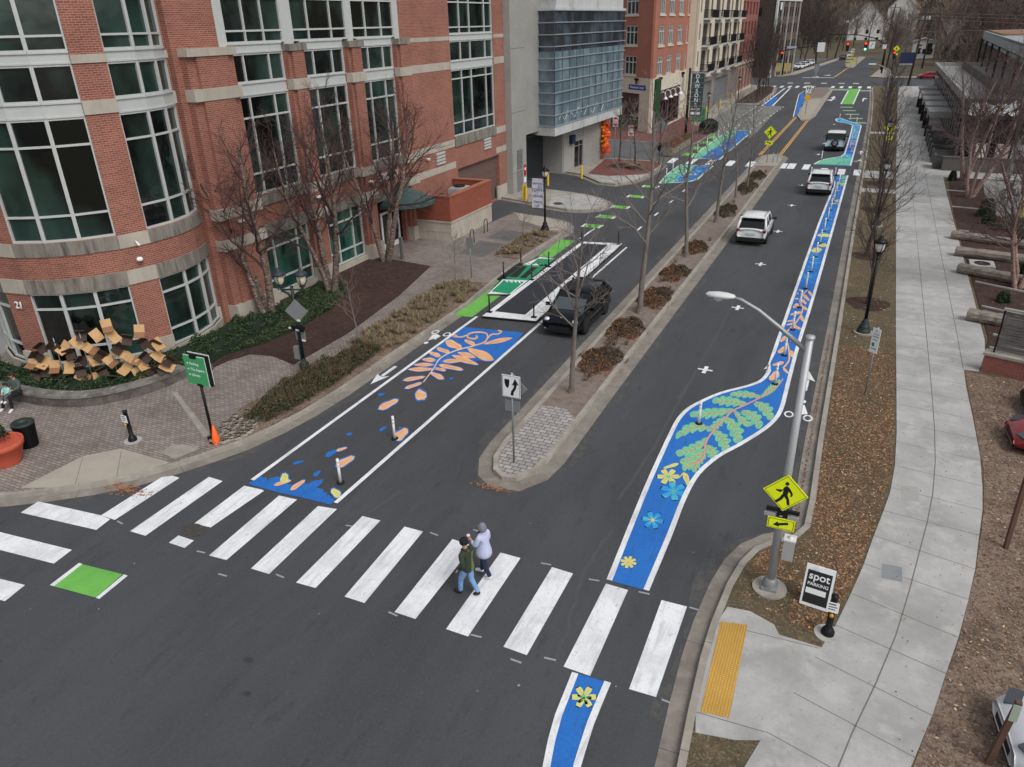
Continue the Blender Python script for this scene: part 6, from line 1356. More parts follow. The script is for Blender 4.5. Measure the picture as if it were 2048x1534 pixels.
bn = MB(); bn.box((-.95, -.01, 1.55), (-.12, .01, 3.55)); bnn = bn.build('banner', layered('printed_banner', (206, 208, 218), [((120, 124, 160), 2.5, .52, .6, .8, one)], .8, 0), bl2)
for i, (s_, z_, q_) in enumerate((('BETHESDA', 3.2, .15), ('TOWN', 2.75, .3), ('SQUARE', 2.35, .2), ('EVENTS', 1.95, .17))): text_mesh(s_, q_, face_mat((-.535, -.014, z_), (1, 0, 0)), mat('banner_print', (70, 74, 110), .7), bnn, 'lettering', .003)
bn = MB(); bn.beam((-1.0, 0, 3.58), (0, 0, 3.58), .03, .03); bn.beam((-1.0, 0, 1.52), (0, 0, 1.52), .03, .03); bn.build('banner_arm', black, bl2)
post_lamp('slim black street lamp beside the dark clipped hedge', -20.6, 108.0, 4.3, .14, False)
post_lamp('slim black street lamp before the dark upright trees', -21.6, 139.0, 4.3, .14, False)
# twin lamp with the backs of signs
tl = thing('street_lamp', 'dark green twin-lantern street lamp with blank diamond sign back in the shrubs', 'street lamp', (-20.08, 22.0, .15))
b = MB(); b.lathe([(.2, 0), (.2, .35), (.12, .45), (.09, .6)], (0, 0, 0), 14); b.tube([(0, 0, .5), (0, 0, 3.75)], [.085, .065], 10); b.build('pole', dgreen, tl)
dv = Vector((.85, .3, 0)).normalized(); b = MB(); 
for s in (-1, 1):
    b.tube([(0, 0, 3.2), tuple(dv*s*.2+Vector((0, 0, 3.45))), tuple(dv*s*.42+Vector((0, 0, 3.55))), tuple(dv*s*.45+Vector((0, 0, 3.75)))], [.06, .05, .05, .07], 8)
b.tube([tuple(dv*-.45+Vector((0, 0, 3.6))), tuple(dv*.45+Vector((0, 0, 3.6)))], .035, 8); b.build('bracket', dgreen, tl)
for s in (-1, 1): lantern(tl, tuple(dv*s*.45+Vector((0, 0, 3.72))), .95, mat('dark_blue_grey_cap', (52, 56, 66), .5, .2), mat('cream_globe', (204, 198, 172), .4))
def diamond(par, p, s, u, m, name='sign_plate', th=.012):
    u = Vector(u).normalized(); n = Vector((u.y, -u.x, 0)); up = Vector((0, 0, 1)); b = MB(); P = [Vector(p)+u*s, Vector(p)+up*s, Vector(p)-u*s, Vector(p)-up*s]
    b.add([q+n*th for q in P]+[q-n*th for q in P], [(0, 1, 2, 3), (7, 6, 5, 4), (0, 4, 5, 1), (1, 5, 6, 2), (2, 6, 7, 3), (3, 7, 4, 0)]); return b.build(name, m, par)
diamond(tl, (.1, -.06, 2.72), .5, (1, .25, 0), signback)
b = MB(); b.box((-.25, -.13, 1.85), (.35, -.06, 2.05)); b.box((.1, -.2, 1.98), (.42, -.05, 2.08)); b.build('bracket', black, tl)
for p in ((-.42, -.1, 1.9), (-.02, -.15, 1.88), (.1, -.12, 2.3), (.22, -.14, 1.45)): b = MB(); b.box(p, (p[0]+.16, p[1]+.03, p[2]+.07)); b.build('flasher_lamp', white, tl)
b = MB(); b.box((-.36, -.1, .55), (-.1, .1, 1.1)); b.build('control_box', signback, tl); b = MB(); b.box((-.2, .0, 1.4), (.3, .03, 1.85)); b.build('sign_plate', signback, tl)
# cobra-head light with the crossing sign
cl = thing('street_light', 'tall grey cobra-head street light carrying the near yellow crossing sign', 'street light', (-.46, 15.82, .13))
b = MB(); cyl(b, (0, 0, -.05), .42, .1, 22); b.build('footing', concrete2, cl)
b = MB(); b.box((-.19, -.19, .05), (.19, .19, .12)); b.lathe([(.19, .12), (.17, .3), (.13, .36)], (0, 0, 0), 8); b.build('base', steel, cl)
b = MB(); b.tube([(0, 0, .3), (0, 0, 6.85)], [.105, .075], 14); b.lathe([(.14, 0), (.14, .03)], (0, 0, 2.3), 12); b.lathe([(.14, 0), (.14, .03)], (0, 0, 1.95), 12); b.lathe([(.1, 0), (.1, .05), (0, .06)], (0, 0, 6.83), 12); b.build('pole', mat('pale_pole_steel', (176, 178, 180), .5, .35, var=.05, vs=3), cl)
b = MB(); b.tube([(-.05, 0, 6.55), (-.6, 0, 6.95), (-1.1, 0, 7.3), (-1.5, 0, 7.5), (-1.75, 0, 7.54)], [.06, .055, .05, .045, .04], 8); b.build('arm', steel, cl)
b = MB(); b.v = []; b.lathe([(0, -.32), (.09, -.26), (.13, -.05), (.12, .15), (.07, .3), (0, .34)], (0, 0, 0), 12); b.v = [(v[2]-1.95, v[0]*1.1, v[1]*.55+7.55) for v in b.v]; hd = b.build('lamp_head', mat('pale_lamp_head', (206, 208, 208), .4), cl)
b = MB(); b.lathe([(0, -.1), (.1, -.04), (.11, 0)], (-1.98, 0, 7.5), 12); b.build('lens', lanternw, hd)
def ped(par, c, u, s, flip=1, arrow_dir=-1, arrow_at=None):
    """yellow crossing diamond with a walking figure"""
    u = Vector(u).normalized(); up = Vector((0, 0, 1)); n = Vector((u.y, -u.x, 0)); c = Vector(c)
    pl = diamond(par, c, s, u, sigyel)
    def flat2(pts, off, z, m, name, parent=pl, cc=c):
        q = MB(); P = [cc+u*(a*s*flip)+up*(b_*s)+n*(.013+off) for a, b_ in pts]; f = tuple(range(len(P))); q.add(P, [f]); return q.build(name, m, parent)
    q = MB(); e = .93; w_ = .03
    for (a, b_), (c2, d2) in zip(((e, 0), (0, e), (-e, 0), (0, -e)), ((0, e), (-e, 0), (0, -e), (e, 0))):
        A_, B2 = Vector((a, b_)), Vector((c2, d2)); i1, i2 = A_*(1-w_/e), B2*(1-w_/e); q.add([c+u*p[0]*s+up*p[1]*s+n*.014 for p in (A_, B2, i2, i1)], [(0, 1, 2, 3)])
    q.build('border', blackp, pl)
    fig = [(-.08, .33), (.08, .36), (.2, .25), (.32, .05), (.3, -.12), (.23, -.12), (.23, .02), (.14, .12), (.1, -.05), (.18, -.3), (.22, -.58), (.11, -.6), (.05, -.32), (-.04, -.15), (-.14, -.38), (-.32, -.58), (-.4, -.5), (-.24, -.3), (-.12, -.02), (-.1, .12), (-.2, .06), (-.38, .1), (-.38, .03), (-.2, -.02), (-.06, .1)]
    fig = [(.0, .4), (.1, .36), (.22, .22), (.33, .02), (.3, -.14), (.22, -.13), (.24, 0), (.13, .12), (.1, -.08), (.2, -.3), (.26, -.62), (.14, -.64), (.08, -.34), (-.03, -.2), (-.12, -.4), (-.34, -.62), (-.43, -.54), (-.24, -.32), (-.12, -.06), (-.1, .16), (-.24, .1), (-.42, .14), (-.43, .06), (-.22, .0), (-.08, .32)]
    flat2(fig, .002, 0, blackp, 'walking_figure'); flat2([(.02+.09*cos(k*pi/6), .52+.1*sin(k*pi/6)) for k in range(12)], .002, 0, blackp, 'walking_figure')
    if arrow_at is not None:
        ca = Vector(arrow_at); q = MB(); w2, h2 = s*.62, s*.3; q.add([ca+u*a+up*b_+n*d for d in (.012, -.012) for a, b_ in ((w2, h2), (-w2, h2), (-w2, -h2), (w2, -h2))], [(0, 1, 2, 3), (7, 6, 5, 4), (0, 4, 5, 1), (1, 5, 6, 2), (2, 6, 7, 3), (3, 7, 4, 0)]); pa = q.build('arrow_plate', sigyel, par)
        k_ = arrow_dir; A = [(-.36*k_, -.0), (-.1*k_, .16), (-.13*k_, .06), (.3*k_, .2), (.34*k_, .08), (-.06*k_, -.06), (-.02*k_, -.16)]
        A = [(.36*k_, -.12), (.16*k_, .12), (.13*k_, .03), (-.3*k_, .17), (-.34*k_, .04), (.09*k_, -.1), (.06*k_, -.17)]
        q = MB(); q.add([ca+u*a*s+up*b_*s+n*.015 for a, b_ in A], [tuple(range(7))]); q.build('arrow', blackp, pa)
        q = MB(); 
        for a1, b1, a2, b2 in ((-.56, .25, .56, .25), (-.56, -.25, .56, -.25), (-.56, -.25, -.56, .25), (.56, -.25, .56, .25)): q.beam(ca+u*a1*s+up*b1*s+n*.014, ca+u*a2*s+up*b2*s+n*.014, .012, .003)
        q.build('border', blackp, pa)
    return pl
ped(cl, (.02, -.16, 3.0), (1, -.0, 0), .5, 1, -1, (.03, -.16, 2.12))
b = MB(); b.box((-.35, -.14, 2.42), (-.05, -.06, 2.5)); b.box((.1, -.14, 2.42), (.4, -.06, 2.5)); b.box((-.1, -.13, 2.28), (.15, -.05, 2.44)); b.build('flasher_bar', black, cl)
b = MB(); b.box((-.38, -.16, 2.28), (-.12, -.1, 2.36)); b.box((.15, -.16, 2.28), (.4, -.1, 2.36)); b.build_split('flasher_lamp', mat('grey_lens', (150, 150, 150), .3), cl)
b = MB(); b.box((.16, -.1, 1.05), (.42, .14, 1.62)); bx_ = b.build('control_box', mat('box_grey', (170, 172, 172), .5, .3), cl); b = MB(); b.box((.15, -.11, 1.62), (.43, .15, 1.66)); b.lathe([(.06, 0), (.06, .04), (0, .05)], (.3, 0, 1.66), 10); b.build('lid', mat('box_lid', (214, 214, 212), .5), bx_)
# second cobra light and the others
c2 = thing('street_light', 'distant pale cobra-head street light on the right verge', 'street light', (1.14, 125.9, .13)); b = MB(); b.tube([(0, 0, 0), (0, 0, 5.9)], [.12, .07], 10); b.build('pole', steel, c2); b = MB(); b.tube([(0, 0, 5.8), (-1.6, 0, 6.6), (-2.0, 0, 6.68)], .06, 6); b.build('arm', steel, c2); b = MB(); b.box((-3.0, -.15, 6.62), (-2.0, .15, 6.78)); b.build('lamp_head', whitesign, c2)
# crossing signs further off
def ped_post(label, x, y, h, s, u=(1, 0, 0), k=-1, z=.13):
    t = thing('crossing_sign', label, 'road sign', (x, y, z)); b = MB(); b.tube([(0, 0, 0), (0, 0, h)], .035, 8); b.build('post', steel, t); ped(t, (0, -.07, h-s*.9), u, s, 1, k, (0, -.07, h-s*2.5)); return t
t = ped_post('yellow crossing sign with arrow on the median before the far crosswalk', -8.95, 79.6, 3.45, .62, (1, 0, 0), 1)
b = MB(); 
for k in range(2): b.tube([(.5+k*.4, .6, 0), (.5+k*.4, .6, .9)], .03, 6)
b.build('post', steel, t)
ped_post('yellow crossing sign half hidden by twigs on the right verge', 1.7, 86.0, 3.4, .6, (1, 0, 0), -1)
ped_post('small yellow pedestrian sign on the far right verge by the signals', 2.4, 218, 6.2, .75, (1, 0, 0), -1)
# keep-right sign
kr = thing('keep_right_sign', 'white keep-right sign on a steel post at the near median nose', 'road sign', (-8.93, 18.84, .12))
b = MB(); b.tube([(0, 0, 0), (0, 0, 3.25)], .035, 10); b.build('post', steel, kr); diamond(kr, (0, .06, 2.72), .5, (1, 0, 0), signback)
b = MB(); b.box((-.31, -.07, 2.42), (.31, -.045, 3.18)); kp = b.build('sign_plate', whitesign, kr); b = MB(); b.box((-.25, -.02, 1.9), (.27, .0, 2.28)); b.build('sign_plate', signback, kr)
def fl2(par, pts, y, m, name, sx=1, z0=0, x0=0): q = MB(); q.add([(x0+a*sx, y, z0+b_) for a, b_ in pts], [tuple(range(len(pts)))]); return q.build(name, m, par)
q = MB(); 
for a1, b1, a2, b2 in ((-.29, 2.44, .29, 2.44), (-.29, 3.16, .29, 3.16), (-.29, 2.44, -.29, 3.16), (.29, 2.44, .29, 3.16)): q.beam((a1, -.0725, b1), (a2, -.0725, b2), .01, .003)
q.build('border', blackp, kp)
fl2(kp, [(-.22, 3.04), (-.05, 3.04), (-.06, 2.86), (-.09, 2.76), (-.14, 2.73), (-.19, 2.8), (-.22, 2.92)], -.073, blackp, 'median_symbol')
fl2(kp, [(-.02, 2.5), (.08, 2.5), (.09, 2.62), (.16, 2.72), (.2, 2.86), (.2, 2.9), (.27, 2.88), (.14, 3.1), (.03, 2.84), (.1, 2.87), (.09, 2.78), (.0, 2.64)], -.073, blackp, 'arrow_symbol')
# far signs on the traffic islands
def island_sign(label, x, y, h):
    t = thing('keep_right_sign', label, 'road sign', (x, y, .16)); b = MB(); b.tube([(0, 0, 0), (0, 0, h)], .04, 8); b.build('post', steel, t); b = MB(); b.box((-.38, -.08, h-1.0), (.38, -.05, h)); p = b.build('sign_plate', whitesign, t)
    fl2(p, [(-.25, h-.2), (-.05, h-.2), (-.08, h-.6), (-.2, h-.55)], -.085, blackp, 'median_symbol'); fl2(p, [(0, h-.9), (.12, h-.9), (.22, h-.4), (.32, h-.42), (.18, h-.1), (.03, h-.45), (.12, h-.45)], -.085, blackp, 'arrow_symbol')
    diamond(t, (0, -.07, h-1.65), .5, (1, 0, 0), mat('orange_yellow_sign', (240, 176, 30), .5)); return t
island_sign('keep-right sign over an orange diamond on the far median', -9.3, 124, 3.9); 
ic = island_sign('keep-right sign over an orange diamond beyond the junction', -8.3, 247, 4.6)
cb = thing('barricade', 'striped yellow construction barricade on the island beyond the junction', 'barricade', (-8.2, 246, .16)); b = MB()
for k in range(3): b.box((-1.6, -.05, .5+k*.75), (1.6, .05, 1.0+k*.75))
b.build('board', mat('striped_board', (196, 190, 130), .7, var=.2, vs=3), cb); b = MB(); [b.box((s*1.4-.06, -.1, 0), (s*1.4+.06, .1, 2.6)) for s in (-1, 1)]; b.build('leg', steel, cb)
gs_ = thing('sign_back', 'grey sign back and box on a post in the far planted island', 'road sign', (-11.3, 163, .16)); b = MB(); b.tube([(0, 0, 0), (0, 0, 4.6)], .06, 6); b.build('post', steel, gs_); b = MB(); b.box((-.45, -.05, 3.5), (.45, 0, 4.8)); b.box((-.25, -.1, 2.8), (.25, 0, 3.4)); b.build('sign_plate', signback, gs_)
# green wayfinding sign
gw = thing('wayfinding_sign', 'green wayfinding sign on a leaning black post above the traffic cone', 'sign', (-19.41, 16.12, .14))
b = MB(); b.box((-.13, -.13, 0), (.13, .13, .12)); b.tube([(0, 0, .1), (-.0, 0, 2.25)], .05, 8); b.build('post', black, gw)
b = MB(); b.box((-.5, -.05, 2.15), (.42, -.01, 3.2)); gf = b.build('sign_face', mat('wayfinding_green', (66, 156, 100), .5), gw)
b = MB(); b.box((-.52, -.01, 2.13), (.44, .0, 3.22)); b.box((-.4, .09, 2.2), (.56, .1, 3.3)); b.build('white_edge', whitesign, gw); b = MB(); b.box((-.42, .01, 2.15), (.54, .09, 3.26)); b.box((-.2, -.055, 3.12), (.1, .1, 3.24)); b.box((-.1, -.055, 2.11), (.15, .1, 2.2)); b.build('cabinet', black, gw)
for s_, z_ in (('Parking', 2.93), ('The Square', 2.72), ('Library', 2.51)):
    text_mesh(s_, .135, face_mat((-.25, -.053, z_), (1, 0, 0)), whitesign, gf, 'lettering', .002, 1, 'LEFT'); fl2(gf, [(-.4, z_), (-.31, z_+.045), (-.31, z_-.045)], -.054, whitesign, 'arrow_symbol')
cn_ = thing('traffic_cone', 'bright orange traffic cone standing against the wayfinding sign foot', 'traffic cone', (-19.12, 15.98, .14)); b = MB(); b.box((-.19, -.19, 0), (.19, .19, .03)); b.lathe([(.15, .03), (.03, .7), (0, .7)], (0, 0, 0), 16); b.build('cone_body', mat('cone_orange', (244, 96, 24), .5), cn_)
def push_post(label, x, y, h, m2=whitesign, z=.14):
    t = thing('push_button_post', label, 'post', (x, y, z)); b = MB(); cyl(b, (0, 0, -.04), .3, .06, 20); b.build('footing', concrete, t)
    b = MB(); b.lathe([(.15, .02), (.15, .1), (.1, .2), (.075, .22), (.072, h-.06), (.085, h-.05), (.085, h), (0, h+.02)], (0, 0, 0), 12); b.build('post', black, t)
    b = MB(); b.box((-.14, -.1, h-.42), (.12, -.085, h-.14)); pp = b.build('sign_plate', m2, t); b = MB(); b.box((-.1, -.104, h-.2), (.05, -.1, h-.17)); b.box((-.1, -.104, h-.27), (.08, -.1, h-.25)); b.box((-.1, -.104, h-.34), (.05, -.1, h-.32)); b.build('print', blackp, pp)
    b = MB(); b.lathe([(0, 0), (.045, 0), (.045, .05), (0, .05)], (0, 0, 0), 10); b.v = [(v[0], -.09-v[2], v[1]+h-.5) for v in b.v]; b.build('button', mat('amber_button', (206, 150, 40), .5), t); return t
push_post('short black push-button post on the left paved corner', -22.02, 14.93, 1.2); pb = push_post('short black push-button post by the yellow tactile strip', .98, 14.75, 1.15)
# A-frame parking board
af = thing('sandwich_board', 'black and white spot parking sandwich board on the leafy verge', 'sandwich board', (.62, 15.65, .13), R(-6))
u_ = Matrix.Rotation(R(-14), 3, 'X'); b = MB(); b.obox((0, 0, .55), (.66, .04, 1.08), u_); fr_ = b.build('frame', whitesign, af); b = MB(); b.obox((0, .26, .5), (.66, .04, 1.05), Matrix.Rotation(R(14), 3, 'X')); b.build('frame', whitesign, af)
b = MB(); b.obox((0, -.025, .53), (.56, .012, .86), u_); fc = b.build('face', mat('board_black', (34, 36, 38), .6), af)
nn = u_ @ Vector((0, -1, 0)); uu_ = u_ @ Vector((0, 0, 1))
for s_, q_, h_ in (('spot', .27, .29), ('PARKING', .115, .08)): text_mesh(s_, q_, face_mat(Vector((0, -.025, .53))+uu_*h_+nn*.01, (1, 0, 0), uu_), whitesign, fc, 'lettering', .003)
b = MB(); b.obox(Vector((-.02, -.025, .53))+uu_*-.1+nn*.008, (.46, .006, .14), u_); b.build('white_strip', whitesign, fc); b = MB(); b.obox((0, .0, 1.12), (.12, .05, .07), u_); b.build('handle', whitesign, fr_)
# verge parking sign
ps = thing('parking_sign', 'narrow white and green parking sign on a steel post on the right verge', 'road sign', (1.41, 28.3, .13), R(-35)); b = MB(); b.tube([(0, 0, 0), (0, 0, 2.75)], .03, 8); b.build('post', steel, ps)
b = MB(); b.box((-.16, -.05, 1.75), (.16, -.035, 2.7)); pp = b.build('sign_plate', whitesign, ps); b = MB(); b.box((-.1, -.054, 2.0), (-.0, -.05, 2.14)); b.box((-.12, -.054, 1.9), (.12, -.05, 1.93)); b.build('green_square', mat('sign_green', (30, 130, 80), .6), pp)
for s_, z_, q_ in (('P', 2.6, .1), ('2 HOUR', 2.48, .06), ('PARKING', 2.38, .06), ('ZONE', 2.26, .06)): text_mesh(s_, q_, face_mat((0, -.053, z_), (1, 0, 0)), mat('sign_dark_print', (50, 70, 60), .6), pp, 'lettering', .001)
sb = thing('sign_back', 'blank grey sign back on a steel post by the small kerb sapling', 'road sign', (-19.39, 35.9, .14)); b = MB(); b.tube([(0, 0, 0), (0, 0, 2.35)], .03, 8); b.lathe([(.05, 0), (.05, .12)], (0, 0, 1.15), 8); b.build('post', steel, sb); b = MB(); b.box((-.2, -.05, 1.75), (.22, -.03, 2.35)); b.build('sign_plate', signback, sb)
for lb, x, y, h in (('red and white no-entry sign nearer the glass box corner', -24.3, 78.2, 4.2), ('second red and white no-entry sign, lower and to the right', -22.9, 79.3, 3.2)):
    t = thing('no_entry_sign', lb, 'road sign', (x, y, .1)); b = MB(); b.tube([(0, 0, 0), (0, 0, h)], .03, 6); b.build('post', steel, t); b = MB(); b.box((-.3, -.06, h-1.0), (.3, -.04, h)); p = b.build('sign_plate', whitesign, t)
    q = MB(); q.add([(.24*cos(a), -.065, h-.3+.24*sin(a)) for a in [k*pi/8 for k in range(9)]], [tuple(range(9))]); q.add([(.24*cos(a), -.065, h-.7-.24*sin(a)) for a in [k*pi/8 for k in range(9)]], [tuple(range(9))[::-1]]); q.build('red_symbol', mat('sign_red', (176, 40, 44), .6), p)
    text_mesh('DO NOT ENTER', .085, face_mat((0, -.066, h-.5), (1, 0, 0)), mat('sign_red', (176, 40, 44)), p, 'lettering', .001)
dz = thing('sign_back', 'tall black post with grey diamond sign back and black box by the brick corner', 'road sign', (-18.95, 76.0, .14)); b = MB(); b.tube([(0, 0, 0), (0, 0, 4.7)], .06, 8); b.build('post', black, dz); diamond(dz, (0, .08, 3.55), .75, (1, 0, 0), signback); b = MB(); b.box((-.2, -.15, 1.3), (.2, .1, 1.75)); b.lathe([(.06, 0), (.06, .05)], (0, -.1, 1.25), 8); b.build('signal_box', black, dz)
# blade sign
bld = thing('blade_sign', "tall black vertical DAWSON'S shop sign on a black pole", 'shop sign', (-20.9, 96.4, .14)); b = MB(); b.tube([(0, 0, 0), (0, 0, 7.8)], [.17, .14], 10); b.beam((0, 0, 7.35), (2.2, 0, 7.35), .12, .1); b.build('pole', black, bld)
b = MB(); b.box((.3, -.12, 2.4), (1.75, .12, 7.2)); bf = b.build('sign_panel', mat('slate_sign_panel', (56, 70, 70), .6), bld); b = MB(); [b.box((.3, -.125, 2.4+.1+z), (1.75, -.12, 2.43+.1+z)) for z in [1.0+.53*i for i in range(8)]]; b.build('divider', mat('panel_line', (150, 160, 160), .6), bf)
for i, ch in enumerate("DAWSONS"): text_mesh(ch, .62, face_mat((1.0, -.13, 6.85-.53*i), (1, 0, 0)), whitesign, bf, 'lettering', .01)
text_mesh("'", .5, face_mat((1.45, -.13, 4.15), (1, 0, 0)), whitesign, bf, 'lettering', .01); text_mesh('MARKET', .3, face_mat((1.0, -.13, 3.15), (1, 0, 0)), whitesign, bf, 'lettering', .01); b = MB(); b.box((.45, -.13, 2.55), (1.6, -.12, 2.85)); b.build('white_bar', whitesign, bf)
ub = thing('utility_cabinet', 'green utility cabinet beside the shop sign', 'cabinet', (-22.6, 112, .14)); b = MB(); b.box((-.9, -.4, 0), (.9, .4, 1.7)); b.build('cabinet_body', mat('utility_green', (56, 122, 84), .6), ub); b = MB(); b.box((-.6, -.42, 1.2), (.0, -.405, 1.5)); b.build('notice', whitesign, ub)
# ------------------------------------------------------------------ delineators
def ordw(i): return ('first', 'second', 'third', 'fourth', 'fifth', 'sixth', 'seventh', 'eighth', 'ninth', 'tenth', 'eleventh', 'twelfth', 'thirteenth', 'fourteenth', 'fifteenth', 'sixteenth', 'seventeenth', 'eighteenth')[i]
dt = thing('delineator_post', 'white delineator post beside the peach pod in the left mural', 'delineator post', (-13.55, 18.79, 0), 0, 'white delineator posts'); b = MB(); b.lathe([(.13, .012), (.13, .04), (.06, .06)], (0, 0, 0), 12); b.build('base', blackr, dt)
b = MB(); b.tube([(0, 0, .05), (0, 0, .92)], [.048, .045], 10); tb_ = b.build('tube', whitesign, dt); [(lambda b: (b.tube([(0, 0, z_), (0, 0, z_+.08)], .05, 10, cap=False), b.build('reflective_band', mat('band_grey', (206, 208, 212), .3), tb_)))(MB()) for z_ in (.62, .76)]
dup(dt, (-13.62, 15.72, 0), .2, 'white delineator post nearest the near crosswalk in the left mural'); dup(dt, (-3.92, 23.9, 0), .5, 'white delineator post alone in the oak-leaf part of the buffer')
ry = [28.25, 31.3, 34.5, 37.7, 40.85, 44.05, 47.25, 50.5, 53.8, 57.1, 60.4, 63.6, 66.95, 70.3]
for i, y in enumerate(ry): dup(dt, (-1.83+.005*i, y, 0), i*.3, ordw(i)+' white delineator post along the long blue strip, counted from its near end')
for lb, x, y in (('white delineator post just behind the second white car', -2.3, 73.8), ('white delineator post left of the second white car roof', -4.3, 73.4), ('white delineator post at the teal apron behind the blue off-roader', -4.1, 83.3), ('white delineator post right of the blue off-roader', -1.8, 91.5), ('second white delineator post right of the blue off-roader', -1.85, 97.2), ('third white delineator post right of the blue off-roader', -1.86, 103.0), ('white delineator post in the pale far strip', -1.9, 109.9), ('white delineator post at the elbow of the far strip', -1.95, 113.9), ('white delineator post on the narrow far tail', -2.9, 117.3), ('white delineator post at the round far tip of the buffer', -4.25, 117.5)): dup(dt, (x, y, 0), 0, lb)
for i, (x, y) in enumerate(((-16.5, 69.3), (-16.7, 72.6), (-16.9, 84.6), (-16.8, 89.3), (-16.8, 93), (-16.85, 96.4), (-16.85, 99.8), (-16.9, 103.4))): dup(dt, (x, y, 0), 0, ordw(i)+' white delineator post along the left teal mural, from its near end')
for i in range(4): dup(dt, (-17.15-.06*i, 138.5+i*4.2, 0), 0, ordw(i)+' white delineator post along the far left bike lane')
# ------------------------------------------------------------------ bus boarding platform
pf = thing('boarding_platform', 'raised black rubber bus boarding platform edged in white with green bike ramp', 'platform', (-14.9, 38.5, 0), world=True)
zt = .13; b = MB(); O4 = GP([(964, 632), (1072, 642), (1245, 487), (1163, 483)], zt); b.prism(O4, .0, zt-.006, 0); b.build('rubber_base', blackr, pf)
b = MB(); b.poly(O4, zt, 0); b.build('white_border', paintw, pf)
b = MB(); b.poly(GP([(989, 622.6), (1050, 629.6), (1216, 489.5), (1167, 487)], zt), zt+.004, 0); b.build('deck', layered('dark_deck', (52, 54, 60), [((66, 68, 74), 1.5, .5, .7, .6, one)], .85, .2, 60), pf)
CE = (860, 440, .2347)
def cpx(pts, z): return [G(CE[0]+a*CE[2], CE[1]+b_*CE[2], z).xy for a, b_ in pts]
rp = [(490, 630), (700, 632), (830, 520), (1060, 330), (940, 314), (810, 375), (740, 375), (550, 498), (600, 502)]
b = MB(); b.prism(cpx(rp, .1), 0, .1, 0, 0); b.build('ramp', mat('ramp_black', (34, 36, 38), .8), pf)
b = MB(); b.poly(cpx([(490, 630), (690, 632), (1062, 330), (940, 314), (790, 380), (980, 392), (840, 515), (620, 505)], .104), .104); b.build('ramp_edge', paintw, pf)
b = MB()
for q in ([(525, 608), (676, 630), (800, 530), (770, 520), (772, 545), (742, 518), (735, 540), (710, 515), (700, 538), (668, 515), (660, 535), (632, 510)], [(640, 498), (700, 455), (800, 380), (985, 392), (838, 515)], [(862, 372), (920, 330), (1062, 332), (1000, 383), (985, 375), (965, 385), (945, 372), (925, 382), (905, 368), (885, 378)]): b.poly(cpx(q, .108), .108)
b.build('green_panel', paintdg, pf)
b = MB(); b.poly(cpx([(665, 485), (745, 488), (830, 395), (790, 390)], .112), .112); b.poly(cpx([(762, 492), (815, 496), (920, 402), (868, 400)], .112), .112); b.poly(cpx([(555, 496), (620, 498), (760, 385), (740, 376)], .112), .112); b.build('black_panel', mat('ramp_black', (34, 36, 38)), pf)
bp = None
for i, (a, c, lb) in enumerate(((507, 785, 'black flexible post at the near left corner of the bus platform'), (885, 830, 'black flexible post at the near right corner of the bus platform by the dark car'), (868, 510, 'black flexible post on the platform edge beside the green ramp'), (1012, 400, 'black flexible post further along the platform edge past the ramp'), (628, 488, 'black flexible post on the kerb side of the green ramp'), (775, 372, 'black flexible post at the far kerb-side corner of the green ramp'), (1290, 183, 'black flexible post at the far left corner of the bus platform'), (1605, 207, 'black flexible post at the far right corner of the bus platform'))):
    g0 = G(860+a*.2347, 440+c*.2347, .13); 
    if bp is None:
        bp = thing('flexible_post', lb, 'flexible post', (g0.x, g0.y, .13), 0, 'black flexible posts on the bus platform'); b = MB(); b.box((-.13, -.1, 0), (.13, .1, .035)); b.build('base', blackr, bp); b = MB(); b.tube([(0, 0, .03), (0, 0, .92)], .04, 8); b.build('tube', mat('post_black', (26, 27, 30), .4), bp)
    else: dup(bp, (g0.x, g0.y, .13), .1*i, lb)
# ------------------------------------------------------------------ bike racks, bollards, walls, planters, bins
for i, (x, y, lb) in enumerate(((-22.76, 42.5, 'black hoop bike rack nearer the library doors'), (-23.2, 45.4, 'black hoop bike rack nearer the driveway'))):
    t = thing('bike_rack', lb, 'bike rack', (x, y, .14)); b = MB(); b.tube([(-.0, -.26, 0), (0, -.26, .65), (0, -.2, .84), (0, -.08, .93), (0, .08, .93), (0, .2, .84), (0, .26, .65), (0, .26, 0)], .028, 8); b.build('hoop', black, t)
t = thing('post', 'short square grey post by the library planting bed', 'post', (-25.16, 37.7, .14)); b = MB(); b.box((-.09, -.09, 0), (.09, .09, 1.35)); b.box((-.1, -.1, 1.35), (.1, .1, 1.4)); b.build('shaft', mat('grey_post', (116, 116, 114), .5, .3), t)
yb_ = [(-24.9, 56.0, 'yellow bollard in front of the concrete wall nearest the library'), (-24.3, 57.6, 'yellow bollard second from the library beside the banner'), (-25.4, 62.2, 'yellow bollard behind the banner at the garage mouth'), (-23.7, 66.3, 'yellow bollard on the far side of the garage mouth'), (-23.3, 121.0, 'yellow bollard nearer, beside the first grey garage door'), (-23.3, 131.8, 'yellow bollard between the two grey garage doors'), (-23.5, 144.0, 'yellow bollard past the second grey garage door')]
for i, (x, y, lb) in enumerate(yb_):
    t = thing('bollard', lb, 'bollard', (x, y, .1), 0, 'yellow bollards'); b = MB()
    if i < 2: b.box((-.15, -.03, 0), (.15, .03, 1.25)); b.box((-.15, -.18, 0), (-.11, -.03, 1.25)); b.box((.11, -.18, 0), (.15, -.03, 1.25))
    else: b.lathe([(.1, 0), (.1, 1.1), (.08, 1.16), (0, 1.18)], (0, 0, 0), 12)
    b.build('shaft', yellowp, t)
SW = [(-36, 15.0), (-31, 15.25), (-29.2, 15.38), (-27.8, 15.5), (-26.5, 15.85), (-25.6, 16.45), (-24.9, 17.4), (-24.45, 18.5), (-24.35, 19.7)]
